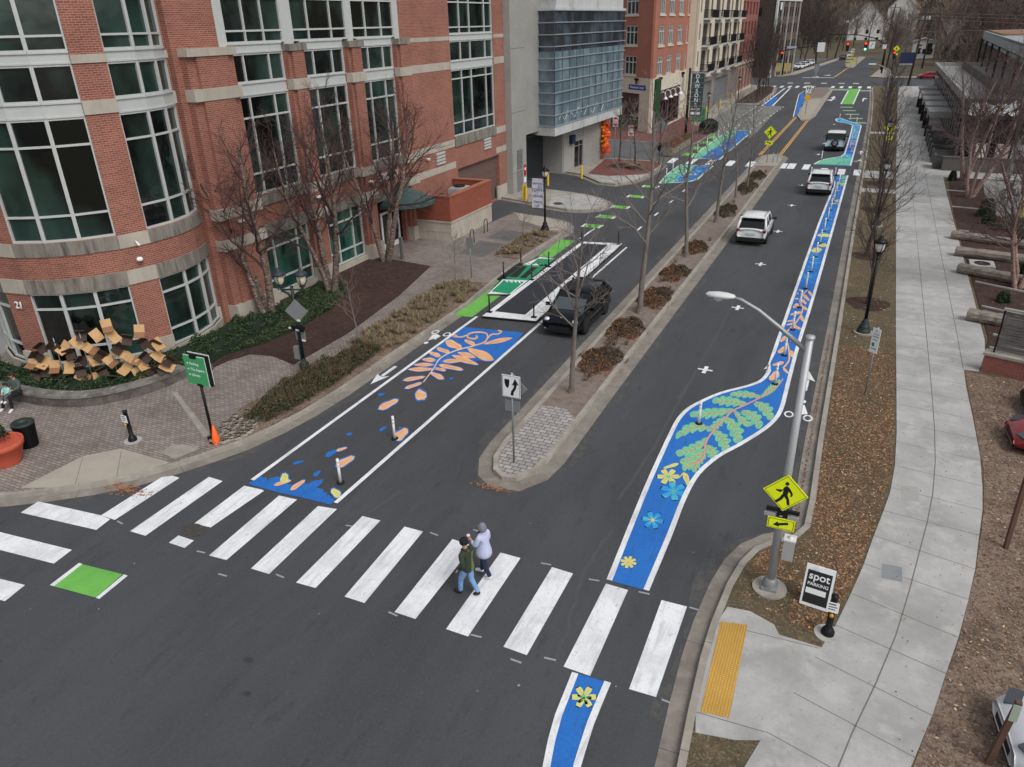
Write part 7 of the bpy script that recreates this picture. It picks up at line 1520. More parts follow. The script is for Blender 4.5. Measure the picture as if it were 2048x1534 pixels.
sw2 = thing('stone_wall', 'low curved rubble stone seat wall below the hedge', 'wall', (-26.2, 16, .14), world=True); L_ = smooth([Vector((*p, 0)) for p in SW], 4); L_ = [(p.x, p.y) for p in L_]
b = MB(); b.strip(L_, 0, .45, .1, .52); b.build('wall_body', rubble, sw2); b = MB(); b.strip(L_, -.04, .49, .52, .62); b.build('coping', layered('rubble_coping', (128, 124, 120), [((88, 84, 80), 2.2, .42, .6, .8, one), ((196, 192, 186), 3.5, .6, .68, .8, (1, .4, 1))], .9, .4, 14), sw2)
bo = thing('boulder', 'grey boulder at the end of the rubble seat wall', 'boulder', (-24.15, 20.35, .1)); b = MB(); b.lathe([(.3, 0), (.36, .15), (.3, .32), (.14, .4), (0, .41)], (0, 0, 0), 8); b.v = [(v[0]*(1+.2*sin(v[1]*9)), v[1]*1.2, v[2]) for v in b.v]; b.build('stone', rubble, bo)
pt = thing('planter_pot', 'large terracotta pot with a small evergreen at the left edge', 'planter', (-24.8, 12.2, .14)); b = MB(); b.lathe([(.42, 0), (.5, .2), (.62, .62), (.66, .64), (.68, .82), (.62, .83), (.6, .74)], (0, 0, 0), 26); b.build('pot', mat('terracotta_pot', (190, 88, 66), .8, var=.08), pt)
b = MB(); b.lathe([(0, .73), (.6, .73)], (0, 0, 0), 20); b.build('soil', dirt, pt); b = MB(); b.tube([(-.1, 0, .7), (-.12, .02, 1.5)], .03, 6, 1); q = random.Random(4)
for j in range(1600): a = q.uniform(0, 6.28); z = q.uniform(.9, 2.1); r_ = (2.15-z)*.32*q.random()**.5; leafq(b, Vector((-.12+r_*cos(a), r_*sin(a), z)), .04, q, 0)
b.build('evergreen', [lf3, barkd], pt)
bi = thing('litter_bin', 'black slatted litter bin behind the terracotta pot', 'litter bin', (-25.15, 13.25, .14)); b = MB(); b.lathe([(.26, .02), (.3, .5), (.33, .85)], (0, 0, 0), 20)
for k in range(20): a = k*pi/10; b.beam((.27*cos(a), .27*sin(a), .05), (.35*cos(a), .35*sin(a), .9), .03, .03)
b.build('bin_body', black, bi); b = MB(); b.lathe([(.34, .86), (.38, .9), (.36, .96), (.2, .93), (.18, .8)], (0, 0, 0), 20); b.build('rim', mat('dark_green_rim', (40, 50, 46), .5), bi)
# hinged-panel sculpture over the hedge
SCU = thing('sculpture', 'sculpture of folded tan and dark brown panels over the corner hedge', 'sculpture', (-27.5, 17.3, .14), world=True)
lt_m = layered('tan_panel', (196, 158, 112), [((176, 134, 90), 4, .45, .65, .6, (1, 6, 1))], .6, 0); dk_m = layered('dark_brown_panel', (66, 50, 42), [((50, 38, 32), 4, .45, .65, .6, (1, 6, 1))], .6, 0); md_m = mat('mid_brown_panel', (140, 102, 72), .6, var=.1)
n0 = Vector((-.45, 1, 0)).normalized(); P0 = Vector((-28, 17.25, 0))
def onpl(a, b_):
    d = ray(a, b_); o = Vector((0, 0, CAMH)); t_ = (P0-o).dot(n0)/d.dot(n0); return o+d*t_
PL = [(855, 1078), (780, 1155), (910, 1160), (1113, 1120), (625, 1215), (515, 1250), (725, 1260), (755, 1350), (955, 1290), (1060, 1340), (1270, 1320), (1262, 1225), (262, 1372), (355, 1370), (557, 1408), (665, 1480), (1000, 1420), (1110, 1455), (890, 1360), (790, 1500), (1335, 1400), (440, 1405), (1140, 1385)]
PD = [(650, 1130), (430, 1230), (1020, 1165), (1145, 1195), (1230, 1205), (1150, 1310), (320, 1230), (295, 1300), (560, 1290), (650, 1335), (950, 1240), (810, 1425), (905, 1490), (640, 1420), (1205, 1420), (1280, 1400), (1345, 1335), (290, 1450), (350, 1420), (440, 1470), (510, 1490), (370, 1490), (800, 1300), (255, 1490)]
q = random.Random(12)
for i, (a, c) in enumerate(PL+PD):
    light = i < len(PL); p = onpl(a*.2504, 384+c*.2504); p.z = max(p.z, .45); e_ = q.uniform(-.9, .9); b = MB()
    base = Matrix.Rotation(R(50)+q.uniform(-.3, .3), 3, 'Z') @ Matrix.Rotation(R(-42 if light else 5)+q.uniform(-.15, .15), 3, 'X') @ Matrix.Rotation(e_, 3, 'Y')
    w_, h_ = .38, .31
    for s, k in ((1, 0), (-1, 1)):
        fo = Matrix.Rotation(s*(.4 if light else .7), 3, 'X'); off = base @ (fo @ Vector((0, 0, s*h_/2))); b.obox(p+off, (w_, .03, h_-.004), base @ fo, k if light and i % 3 == 0 else 0)
    b.build('folded_panel', [lt_m if light else dk_m, md_m], SCU)
b = MB()
for x, y, h in ((-29.3, 16.7, 1.5), (-28.3, 17.1, 2.3), (-27.2, 17.5, 2.6), (-26.3, 18.0, 2.3), (-25.7, 18.3, 1.6)): b.tube([(x, y, .1), (x, y, h)], .02, 6)
b.build('rod', steel, SCU)
# long timber planter at the far left corner
lp = thing('timber_planter', 'long timber planter with dry brown plants at the far left corner', 'planter', (-19.3, 86, .1), R(0)); b = MB()
for k in range(5): b.box((-.55, -4.8+k*1.95, 0), (.45, -2.95+k*1.95, .8))
b.build('box', mat('weathered_timber', (140, 126, 112), .9, var=.15), lp); b = MB(); q = random.Random(6)
for j in range(3500): leafq(b, Vector((q.uniform(-.7, .6), q.uniform(-4.9, 4.9), .8+abs(q.gauss(0, .22)))), .06, q, q.randrange(3))
b.build('dry_plants', [mat('dry_brown_plant', (110, 78, 62), .95), mat('dry_red_plant', (136, 92, 74), .95), lf5], lp)
# stone log benches
lm = layered('weathered_log', (142, 134, 124), [((104, 96, 88), 2.5, .42, .6, .8, (.5, 4, 4)), ((176, 168, 158), 4, .58, .7, .7, (.5, 4, 4)), ((74, 66, 60), 5, .62, .7, .7, (.4, 5, 5))], .95, .7, 14)
for (x0, y0), (x1, y1), r, lb in (((5.75, 54.0), (10.2, 52.6), .3, 'farthest weathered log bench, partly under a grey shrub'), ((5.7, 49.9), (10.4, 49.0), .31, 'second farthest weathered log bench'), ((5.65, 46.3), (9.2, 44.6), .31, 'weathered log bench beside the square tree surround'), ((5.5, 38.4), (7.6, 37.8), .32, 'short nearest weathered log bench')):
    t = thing('log_bench', lb, 'bench', (x0, y0, .16)); d = Vector((x1-x0, y1-y0, 0)); b = MB(); n_ = 14; pts = [Vector((0, 0, r*.85))+d*(i/n_) for i in range(n_+1)]
    b.tube(pts, [r*(1+.05*sin(i*1.7)+.03*cos(i*3.1)) for i in range(n_+1)], 10, 0, True, False); b.v = [(v[0], v[1], min(v[2], r*1.6)) for v in b.v]; b.build('log', lm, t)
t = thing('tree_surround', 'pale square concrete tree surround with round hole in the mulch', 'tree surround', (6.98, 48.3, .165)); b = MB(); n_ = 24
vs = [(.62*max(-1, min(1, 1.42*cos(2*pi*(k+.5)/n_))), .68*max(-1, min(1, 1.42*sin(2*pi*(k+.5)/n_))), z) for z in (.06,) for k in range(n_)]+[(.42*cos(2*pi*(k+.5)/n_), .46*sin(2*pi*(k+.5)/n_), .06) for k in range(n_)]
b.add(vs, [(k, (k+1) % n_, (k+1) % n_+n_, k+n_) for k in range(n_)]); b.add([(x, y, 0) for x, y, z in vs[:n_]]+vs[:n_], [(k, (k+1) % n_, (k+1) % n_+n_, k+n_) for k in range(n_)]); b.build('slab_ring', concrete, t)
ed = MB()
for (x0, y0), (x1, y1) in (((6.4, 36.6), (8.2, 36.0)), ((6.3, 40.5), (8.6, 39.4)), ((6.35, 44.6), (9.6, 43.0)), ((6.3, 51.3), (8.8, 50.8)), ((6.3, 56.1), (6.9, 56.0)), ((6.35, 63.6), (8.6, 63.2)), ((6.35, 69.9), (8.0, 69.7)), ((6.1, 34.9), (7.1, 34.6)), ((6.6, 35.3), (11, 33.6))): ed.beam((x0, y0, .19), (x1, y1, .19), .1, .1)
struct(ed, 'stone_edging', [concrete])
# brick wall with slatted screen
bw = thing('brick_wall', 'low brick wall with pale cap and slatted timber screen at the right edge', 'wall', (7, 32, .14), world=True)
d = Vector((1, -.31, 0)).normalized(); o_ = Vector((5.55, 32.25, 0)); b = MB(); slabf(b, o_, d, 0, 9, .1, .85, -.45, 0); b.build('wall_body', brickred2, bw); b = MB(); slabf(b, o_, d, -.06, 9, .85, .95, -.5, .05); b.build('cap', concrete2, bw)
for k in range(5):
    s0 = .25+k*1.7; b = MB(); c = o_+d*s0-Vector((d.y, -d.x, 0))*.22; b.box((c.x-.03, c.y-.03, .95), (c.x+.03, c.y+.03, 2.7)); b.build('screen_post', black, bw)
b = MB(); rr = random.Random(2)
for k in range(14): slabf(b, o_, d, .3, 8.4, 1.08+k*.115, 1.17+k*.115, -.24, -.21+rr.uniform(0, .01))
b.build('slat', layered('grey_weathered_slat', (112, 108, 106), [((84, 80, 80), 3, .45, .6, .8, (.4, 2, 8))], .9, .1), bw)
b = MB(); slabf(b, o_, d, .2, 8.6, 2.72, 2.8, -.3, -.15); b.build('top_rail', concrete2, bw)
for (x, y, lx, ly, h, lb) in ((5.1, 19.9, -.03, .1, 2.6, 'brown wooden sign post in the leaf litter at the right edge'), (4.0, 12.4, .12, .0, 1.75, 'brown timber post in front of the silver car')):
    t = thing('timber_post', lb, 'post', (x, y, .1)); b = MB(); b.beam((0, 0, 0), (lx, ly, h), .1, .1); b.build('shaft', mat('brown_timber', (92, 68, 58), .9, var=.15, vs=5), t)
    if h < 2: b = MB(); b.box((.04, -.065, 1.3), (.17, -.05, 1.7)); b.build('small_sign', mat('pale_green_label', (160, 172, 160), .6), t)
# court furniture
t = thing('fire_hydrant_cover', 'yellow cover on a post among the birches of the court', 'cover', (10.6, 62.0, .15)); b = MB(); b.lathe([(.28, 0), (.32, .5), (.3, .9), (.1, 1.05), (0, 1.06)], (0, 0, 0), 10); b.build('cover_body', mat('dull_yellow', (190, 172, 104), .7, var=.1), t)
ch = thing('garden_chair', 'small black metal chair nearest the court edge', 'chair', (9.8, 66, .15), .4, 'black metal chairs in the court'); 
b = MB(); b.box((-.22, -.22, .43), (.22, .22, .46)); b.build('seat', black, ch); b = MB(); [b.box((-.2+k*.1-.01, .2, .5), (-.2+k*.1+.01, .22, .9)) for k in range(5)]; b.box((-.22, .19, .88), (.22, .23, .92)); b.build('backrest', black, ch)
for sx in (-1, 1):
    for sy in (-1, 1): b = MB(); b.tube([(sx*.2, sy*.2, .44), (sx*.24, sy*.24, 0)], .015, 5); b.build('leg', black, ch)
for i, (x, y, rz) in enumerate(((10.7, 67.2, 2), (11.6, 65.2, 1), (12.6, 67, 4), (10.4, 69.3, 5), (11.9, 70.4, 3), (13.4, 65, 2.2))): dup(ch, (x, y, .15), rz, ordw(i+1)+' small black metal chair in the birch court')
gc = MB(); gc.poly([(8.9, 62), (9.6, 60), (16, 60), (16, 75.5), (9.4, 75.5), (9.0, 70)], .172); struct(gc, 'gravel_court', [layered('pale_gravel', (150, 148, 146), [((120, 118, 116), 3, .4, .6, .8, one), ((176, 174, 170), 12, .55, .7, .8, one)], .95, .4, 30)])
# covers in the ground
cv = MB(); cv.poly(GP([(1803, 970), (1836, 974), (1839, 1003), (1803, 1001)], .15), .1512, 0); cv.poly(GP([(1764, 1127), (1804, 1134), (1805, 1164), (1763, 1156)], .15), .1512, 1); cv.poly(GP([(1853, 389), (1866, 390), (1868, 394), (1854, 393)], .15), .1512, 1)
for cx, cy, r in ((497, 1320, 11), (495, 1388, 10)): cv.poly([G(cx+r*cos(a), cy+r*.62*sin(a)).xy for a in [k*pi/8 for k in range(16)]], .006, 2); cv.poly([G(cx+r*.85*cos(a), cy+r*.53*sin(a)).xy for a in [k*pi/8 for k in range(16)]], .0075, 3)
cv.poly([G(386+25*cos(a), 1060+13*sin(a)).xy for a in [k*pi/8 for k in range(16)]], .0135, 2); cv.poly([G(1116+10*cos(a), 407+3*sin(a), .146).xy for a in [k*pi/8 for k in range(16)]], .1475, 2)
struct(cv, 'access_cover', [layered('cover_concrete', (162, 160, 156), [((140, 138, 134), 2, .5, .7, .5, one)]), layered('slate_cover', (134, 138, 140), [((112, 116, 118), 4, .5, .7, .6, one)], .6, .1), layered('iron_cover', (70, 66, 64), [((96, 90, 84), 12, .5, .65, .8, one)], .7, .4, 40), mat('cover_asphalt', (58, 58, 60), .8, var=.1)])
# ------------------------------------------------------------------ signals, utility poles, wires
redm = mat('red_signal_lens', (255, 52, 30), .4, emit=2.2); grnm = mat('green_signal_lens', (130, 255, 226), .4, emit=2.5)
def sighead(par, p, red=True, green=False, s=1.0):
    b = MB(); b.box((p[0]-.25*s, p[1], p[2]-.75*s), (p[0]+.25*s, p[1]+.3, p[2]+.75*s)); h = b.build('signal_head', black, par)
    for k, (on, m) in enumerate(((red, redm), (False, None), (green, grnm))):
        b = MB(); n_ = 12; z = p[2]+.48*s-.48*s*k; b.add([(p[0]+.19*s*cos(2*pi*j/n_), p[1]-.02, z+.19*s*sin(2*pi*j/n_)) for j in range(n_)], [tuple(range(n_))]); b.build('lens', m if on else blackp, h)
sg = thing('traffic_signal', 'black mast-arm traffic signal with two red lights over the far road', 'traffic signal', (.0, 218.5, .1)); b = MB(); b.tube([(0, 0, 0), (0, 0, 7.2)], [.2, .15], 8); b.build('pole', black, sg); b = MB(); b.tube([(0, 0, 6.4), (-3, 0, 8.0), (-7, 0, 8.8), (-13.8, 0, 9.0)], [.14, .12, .1, .07], 6); b.build('mast_arm', black, sg)
p1, p2 = WY(1696, 89, 218.5), WY(1732, 88, 218.5)
sighead(sg, (p1.x, -.2, p1.z-.6), True, False, 1.35); sighead(sg, (p2.x, -.2, p2.z-.6), True, True, 1.35)
for px_, m_ in ((1744, whitesign), (1769, whitesign)):
    c = WY(px_, 91 if px_ < 1750 else 94, 218.5); b = MB(); w_ = .65 if px_ < 1750 else .4; b.box((c.x-w_, -.2, c.z-w_*1.2), (c.x+w_, -.15, c.z+w_*1.2)); sp_ = b.build('sign_plate', m_, sg); fl2(sp_, [(-.3, -.4), (-.15, -.4), (-.1, .0), (.2, .25), (.3, .1), (.35, .45), (0, .45), (.1, .35), (-.25, .05)], -.21, blackp, 'arrow_symbol', w_*1.2, c.z, c.x)
s2 = thing('traffic_signal', 'black mast-arm traffic signal in front of the brown office', 'traffic signal', (-22.6, 211, .1)); b = MB(); b.tube([(0, 0, 0), (0, 0, 6.6)], [.18, .13], 8); b.build('pole', black, s2); b = MB(); b.tube([(-5, -1, 4.6), (0, 0, 5.7), (4, 1, 6.3), (8.4, 2, 6.6)], [.07, .12, .1, .07], 6); b.build('mast_arm', black, s2)
sighead(s2, (-.6, -.3, 4.6), True, False, 1.2); b = MB(); b.box((7.3, 1.7, 5.2), (9.0, 1.8, 7.3)); b.build('sign_plate', whitesign, s2); b = MB(); b.box((.4, -.1, 6.1), (2.6, 0, 6.6)); b.build('street_name_plate', mat('pale_blue_sign', (170, 180, 200), .6), s2)
for x, lb in ((-.9, 'left tan construction notice below the brown office signal'), (1.3, 'right tan construction notice below the brown office signal')):
    t = thing('notice_board', lb, 'notice board', (-22.6+x, 208.5, .1)); b = MB(); b.box((-.8, -.05, 1.0), (.8, 0, 2.9)); b.build('board', mat('tan_board', (186, 166, 110), .7, var=.2, vs=3), t); b = MB(); b.box((-.7, 0, 0), (-.6, .05, 1.4)); b.box((.6, 0, 0), (.7, .05, 1.4)); b.build('leg', steel, t)
s3 = thing('traffic_signal', 'single red signal on a short pole right of the far junction', 'traffic signal', (2.0, 204, .1)); b = MB(); b.tube([(0, 0, 0), (0, 0, 5.2)], .1, 6); b.build('pole', black, s3); sighead(s3, (0, -.3, 4.7), True, False, 1.1)
wood = mat('dark_pole_wood', (66, 58, 54), .95, var=.1)
def upole(label, x, y, h, arms=0, lean=0):
    t = thing('utility_pole', label, 'utility pole', (x, y, .1)); b = MB(); b.tube([(0, 0, 0), (lean, 0, h)], [.22, .14], 8); b.build('pole', wood, t)
    for k in range(arms): b = MB(); b.box((lean-1.3, -.06, h-1-k*1.2), (lean+1.3, .06, h-.85-k*1.2)); b.build('cross_arm', wood, t)
    if arms: b = MB(); [b.lathe([(.28, 0), (.28, .8), (0, .85)], (lean+s*.5, .3, h-2.2), 8) for s in (-1, 0, 1)]; b.build('transformer', signback, t)
    return t
upole('tall dark utility pole with transformers at the end of the right footway', 5.3, 180.2, 14.0, 2, .9); upole('left of two close utility poles by the far signals', -.3, 232, 15.5, 1, .8); upole('right of two close utility poles by the far signals', .9, 236, 14.5, 0, .9); upole('leaning utility pole left of the far road bend', -15.5, 300, 13, 1, 2.0); upole('utility pole beyond the red car', 9.5, 238, 12, 0, .3)
wr = thing('overhead_wires', 'thin overhead wires crossing above the far hillside', 'wires', (5, 180, 13), world=True); b = MB()
for k, (dz, dy) in enumerate(((0, 0), (.5, 1), (1.1, -1))):
    b.tube([(6.2, 180+dy, 13.3-dz), (20, 150+dy, 12.4-dz), (38, 112+dy, 12.9-dz)], .03, 3, cap=False); b.tube([(6.2, 180+dy, 13.3-dz), (3, 206+dy, 12.6-dz), (.6, 233+dy, 14-dz)], .03, 3, cap=False)
b.tube([(6, 181, 10), (20, 200, 9.6), (50, 215, 10)], .03, 3, cap=False); b.build('wire', mat('wire_grey', (120, 118, 114), .7), wr)
t = thing('banner_sign', 'blue standing sign beyond the dark pole', 'sign', (6.0, 252, .1)); b = MB(); b.box((-1.9, -.05, .6), (1.9, .05, 3.4)); b.build('board', mat('navy_board', (40, 52, 92), .7, var=.15, vs=2), t); b = MB(); b.box((-1.9, -.06, .2), (1.9, .04, .55)); b.build('base', mat('pale_blue_base', (170, 176, 200), .6), t)
# ================================================================== vehicles
def subsurf(o, l=2):
    m = o.modifiers.new('s', 'SUBSURF'); m.levels = l; m.render_levels = l
carglass = mat('car_glass', (16, 18, 20), .05, spec=.5); tyre = mat('tyre_rubber', (28, 28, 29), .85); rimm = mat('alloy_rim', (150, 152, 156), .35, .7); trim = mat('black_car_trim', (26, 26, 28), .6); tail = mat('tail_lamp_red', (120, 12, 18), .25); headl = mat('head_lamp', (206, 212, 218), .15, .3)
def paint(name, c, r=.25, me=0): return mat(name, c, r, me, coat=.5 if max(c) > 60 else .12, spec=.4 if max(c) > 60 else .2)
def car(name, label, x, y, rz, pm, L=4.6, Wd=1.88, H=1.73, hood=1.04, belt=1.1, wb=2.7, r=.36, cab=(-2.1, -1.55, .35, 1.25), rearflat=True, roofm=None, rails=True, spare=False, low=.28, cat='car', rimc=None, front_lights=True, taper=.78, boxy=0.0):
    t = thing(name, label, cat, (x, y, 0), R(rz)); hw = Wd/2; n = 0
    st_ = [(-L/2, .86-.0, .42, belt-.05, .62 if not boxy else .95), (-L/2+.12, .95, .3, belt, .86), (-L/2+.5, 1.0, low, belt+.02, .96), (-wb/2, 1.0, low, belt, 1.0), (0, .985, low, belt-.02, 1.0), (wb/2-.35, .99, low, belt-.03, 1.0), (wb/2+.1, 1.0, low, hood, .98), (L/2-.45, .98, low+.02, hood-.08, .92), (L/2-.12, .92, .3, hood-.2, .84), (L/2, .82, .36, hood-.32, .74)]
    if boxy: st_[-3] = (L/2-.4, 1.0, low, hood-.02, .98); st_[-2] = (L/2-.1, .98, .34, hood-.06, .95); st_[-1] = (L/2, .95, .42, hood-.14, .92); st_[0] = (-L/2, .97, .42, belt-.03, .95)
    vs, fs = [], []; ring = 12
    for (yy, k, zb, zt, kt) in st_:
        w = hw*k; zm = zb+(zt-zb)*.45
        half = [(0, zb), (w*.8, zb), (w*.97, zb+.1), (w, zm), (w*.985, zt-.14), (hw*kt*.93, zt-.015), (0, zt+.03)]
        row = half+[(-a, b) for a, b in half[-2:0:-1]]; vs += [(a, yy, b) for a, b in row]; n = len(row)
    m_ = len(st_)
    for i in range(m_-1):
        for k in range(n): fs.append((i*n+k, i*n+(k+1) % n, (i+1)*n+(k+1) % n, (i+1)*n+k))
    fs.append(tuple(range(n))); fs.append(tuple((m_-1)*n+k for k in range(n))[::-1])
    b = MB(); b.add(vs, [f[::-1] for f in fs], 0, True); bo = b.build('body', pm, t); subsurf(bo, 2)
    y0, y1, y2, y3 = cab; zb = belt-.06; zr = H-.06; wb_, wt = hw*.93, hw*taper
    b = MB(); B = [(-wb_, y0, zb), (wb_, y0, zb), (wb_*.94, y3, zb-.04), (-wb_*.94, y3, zb-.04)]; T = [(-wt, y1, zr), (wt, y1, zr), (wt*.98, y2, zr), (-wt*.98, y2, zr)]; b.add(B+T, [(0, 1, 5, 4), (1, 2, 6, 5), (2, 3, 7, 6), (3, 0, 4, 7), (4, 5, 6, 7)]); b.build('glasshouse', carglass, t)
    b = MB(); rw_ = wt+.035; ya, yb = y1-.08, y2+.06; ym = (ya+yb)/2
    rv = []
    for yy, k, z in ((ya, .93, H-.045), (ya+.2, 1, H-.005), (ym, 1, H+.02), (yb-.2, .99, H-.01), (yb, .93, H-.07)):
        for a in (-1, -.8, 0, .8, 1): rv.append((a*rw_*k, yy, z-(.05 if abs(a) == 1 else 0)+(.02 if a == 0 else 0)))
    rf_ = [(i*5+k, i*5+k+1, (i+1)*5+k+1, (i+1)*5+k) for i in range(4) for k in range(4)]
    b.add(rv, rf_, 0, True); b.add([(v[0], v[1], v[2]-.05) for v in rv], [f[::-1] for f in rf_], 0); b.build('roof', roofm or pm, t)
    b = MB()
    for s in (-1, 1):
        b.tube([(s*wb_*.95, y3, zb-.03), (s*(wt+.01)*.98, y2, zr+.01)], [.05, .04], 6); b.tube([(s*(wb_+.0), y0, zb), (s*(wt+.01), y1, zr+.01)], [.09, .07], 6)
        ymid = (y0+y3)/2; b.tube([(s*(wb_+.01), ymid, zb), (s*(wt+.015), (y1+y2)/2-.1, zr)], .035, 5)
    b.build('pillar', pm if not boxy else trim, t)
    if rails:
        for s in (-1, 1): b = MB(); b.tube([(s*(wt-.06), y1+.1, H+.0), (s*(wt-.06), y1+.2, H+.06), (s*(wt-.06), y2-.2, H+.06), (s*(wt-.06), y2-.05, H)], .022, 6); b.build('roof_rail', steel, t)
    b = MB()
    for sy in (-1, 1):
        for s in (-1, 1):
            k = 14; yw = sy*wb/2; R2 = r+.075; P = [(yw+R2*cos(pi*j/k), r+R2*sin(pi*j/k)) for j in range(k+1)]; P2 = [(yw+(r+.01)*cos(pi*j/k), r+(r+.01)*sin(pi*j/k)) for j in range(k+1)]
            x_ = s*(hw+.006); b.add([(x_, p[0], p[1]) for p in P]+[(x_-s*.25, p[0], p[1]) for p in P], [(j, j+1, j+2+k, j+1+k) for j in range(k)]); b.add([(x_, p[0], p[1]) for p in P]+[(x_, yw, .12)], [tuple(range(k+2))])
    b.box((-hw-.004, -wb/2+r, low-.04), (hw+.004, wb/2-r, low+.1)); b.build('wheel_arch', trim, t)
    for sy in (-1, 1):
        for s in (-1, 1):
            wh = MB(); pr = [(r*.62, -.115), (r*.9, -.12), (r, -.08), (r, .08), (r*.9, .12), (r*.62, .115)]; wh.lathe(pr, (0, 0, 0), 22); q = Matrix.Translation((s*(hw-.09), sy*wb/2, r)) @ Matrix.Rotation(s*pi/2, 4, 'Y')
            wh.v = [tuple(q @ Vector(v)) for v in wh.v]; w_ = wh.build('wheel', tyre, t); rm = MB(); rm.lathe([(r*.64, .1), (r*.55, .105), (r*.5, .06), (.06, .085), (0, .09)], (0, 0, 0), 18)
            for j in range(5): a = j*2*pi/5; rm.obox((r*.33*cos(a), r*.33*sin(a), .09), (r*.5, .06, .03), a)
            rm.v = [tuple(q @ Vector(v)) for v in rm.v]; rm.build('rim', rimc or rimm, w_)
    for s in (-1, 1):
        b = MB(); b.obox((s*(hw+.12), y3-.32, belt+.06), (.2, .1, .15), s*.2); b.beam((s*(hw-.08), y3-.3, belt-.0), (s*(hw+.05), y3-.31, belt+.04), .05, .05); b.build('mirror', trim if spare or rails else pm, t)
    f = L/2
    for s in (-1, 1):
        b = MB(); zc = hood-.3
        if 'driving towards' in label: b.lathe([(0, -.2), (.12, -.15), (.15, 0), (.12, .15), (0, .2)], (0, 0, 0), 12); b.v = [(s*hw*.68+v[0], f-.2+v[2]*.6, zc+v[1]*.75+.06) for v in b.v]
        else: b.obox((s*hw*.7, f-.3, zc+.1), (.46, .3, .09), Matrix.Rotation(-s*.45, 3, 'Z') @ Matrix.Rotation(-.25, 3, 'X'))
        b.build('headlight', headl if 'driving towards' in label else mat('smoked_lamp', (84, 90, 98), .15, .3), t)
        b = MB(); b.obox((s*hw*.78, -f+.08, belt-.14), (.34, .14, .13), -s*.25); b.build('tail_light', tail, t)
    b = MB(); b.obox((0, f-.035, .5), (hw*1.0, .08, .16), 0); b.build('grille', trim, t); b = MB(); b.obox((0, f-.06, .33), (hw*1.3, .1, .07)); b.build('air_intake', trim, t)
    b = MB(); b.box((-hw*.92, -f-.03, .3), (hw*.92, -f+.25, .56)); b.build('rear_bumper', trim, t)
    b = MB(); b.box((-.26, -f-.045, .74), (.26, -f-.02, .88)); b.build('number_plate', mat('plate', (200, 202, 204), .5), t)
    b = MB(); b.add([(-wb_*.84, y3+.02, zb+.02), (wb_*.84, y3+.02, zb+.02), (wt*.86, y2+.03, zr-.05), (-wt*.86, y2+.03, zr-.05)], [(0, 1, 2, 3)]); b.build('windscreen', mat('windscreen_glass', (70, 78, 82), .08, spec=.6), t)  # grey base colour paints in the pale reflection on the windscreen
    if rearflat:
        b = MB(); b.add([(-wb_*.86, y0-.02, zb+.06), (wb_*.86, y0-.02, zb+.06), (wt*.86, y1-.035, zr-.03), (-wt*.86, y1-.035, zr-.03)], [(0, 1, 2, 3)]); b.build('rear_window', carglass, t)
        b = MB(); b.obox((0, y1-.16, H-.03), (wt*1.75, .22, .04)); b.build('spoiler', roofm or pm, t)
    if spare:
        b = MB(); b.lathe([(.0, .02), (.2, .0), (.36, .0), (.37, .1), (.3, .22), (0, .22)], (0, 0, 0), 22); b.v = [(v[0], -f-.05-v[2], v[1]+.92) for v in b.v]; sp_ = b.build('spare_wheel', tyre, t)
        b = MB(); b.lathe([(.2, 0), (.22, 0), (.22, .02), (.2, .02)], (0, 0, 0), 22); b.v = [(v[0], -f-.28-v[2], v[1]+.92) for v in b.v]; b.build('rim', rimm, sp_)
    return t
wp = paint('white_car_paint', (222, 224, 226)); bp_ = paint('midnight_black_paint', (14, 15, 22), .18); lb_ = paint('light_blue_car_paint', (184, 204, 216)); rp_ = paint('deep_red_car_paint', (126, 16, 30), .2); sp__ = paint('silver_car_paint', (204, 207, 212), .3, .1); bk = paint('black_car_paint', (18, 18, 20), .2); rr_ = paint('bright_red_paint', (176, 20, 40), .3)
pc = car('car', 'glossy midnight black crossover driving towards the camera beside the bus platform', -11.55, 32.0, 180, bp_, L=4.8, Wd=2.0, H=1.66, hood=1.04, belt=1.05, wb=2.85, r=.4, cab=(-2.35, -1.55, .2, 1.35), rails=False, rearflat=True, taper=.78, rimc=mat('dark_alloy', (90, 92, 98), .4, .6))
b = MB(); b.lathe([(0, 0), (.05, 0), (.05, .01), (0, .015)], (0, 2.12, .93), 10); b.build('badge', whitesign, pc)
car('car', 'white crossover nearest the camera in the right carriageway, roof rails showing', -5.9, 50.7, 0, wp)
car('car', 'white crossover driving beside the blue strip just short of the far crosswalk', -3.1, 67.6, 0, wp)
car('car', 'pale blue off-road car with white roof and rear spare wheel', -3.3, 91.3, 0, lb_, L=4.4, Wd=1.96, H=1.95, hood=1.18, belt=1.22, wb=2.6, r=.42, cab=(-2.05, -1.85, .45, .85), roofm=wp, rails=False, spare=True, taper=.86, boxy=1, low=.4)
car('car', 'deep red car parked nose-in at the right edge', 8.15, 26.4, 93, rp_, L=4.7, H=1.5, hood=.95, belt=.98, cab=(-2.1, -1.3, .2, 1.2), rails=False, rearflat=False)
car('car', 'black car parked beyond the red one at the right edge', 8.9, 29.3, 93, bk, L=4.6, H=1.5, hood=.95, belt=.98, cab=(-2.1, -1.3, .2, 1.2), rails=False, rearflat=False)
car('car', 'silver white car parked nose-in at the bottom right corner', 6.55, 13.2, 97, sp__, L=4.7, H=1.62, hood=1.02, belt=1.05, cab=(-2.15, -1.4, .2, 1.2), rails=False, rearflat=False)
car('car', 'bright red car waiting on the cross street beside the restaurant', 9.6, 200.8, 90, rr_, L=4.6, H=1.45, hood=.92, belt=.95, cab=(-2.0, -1.2, .2, 1.15), rails=False, rearflat=False)
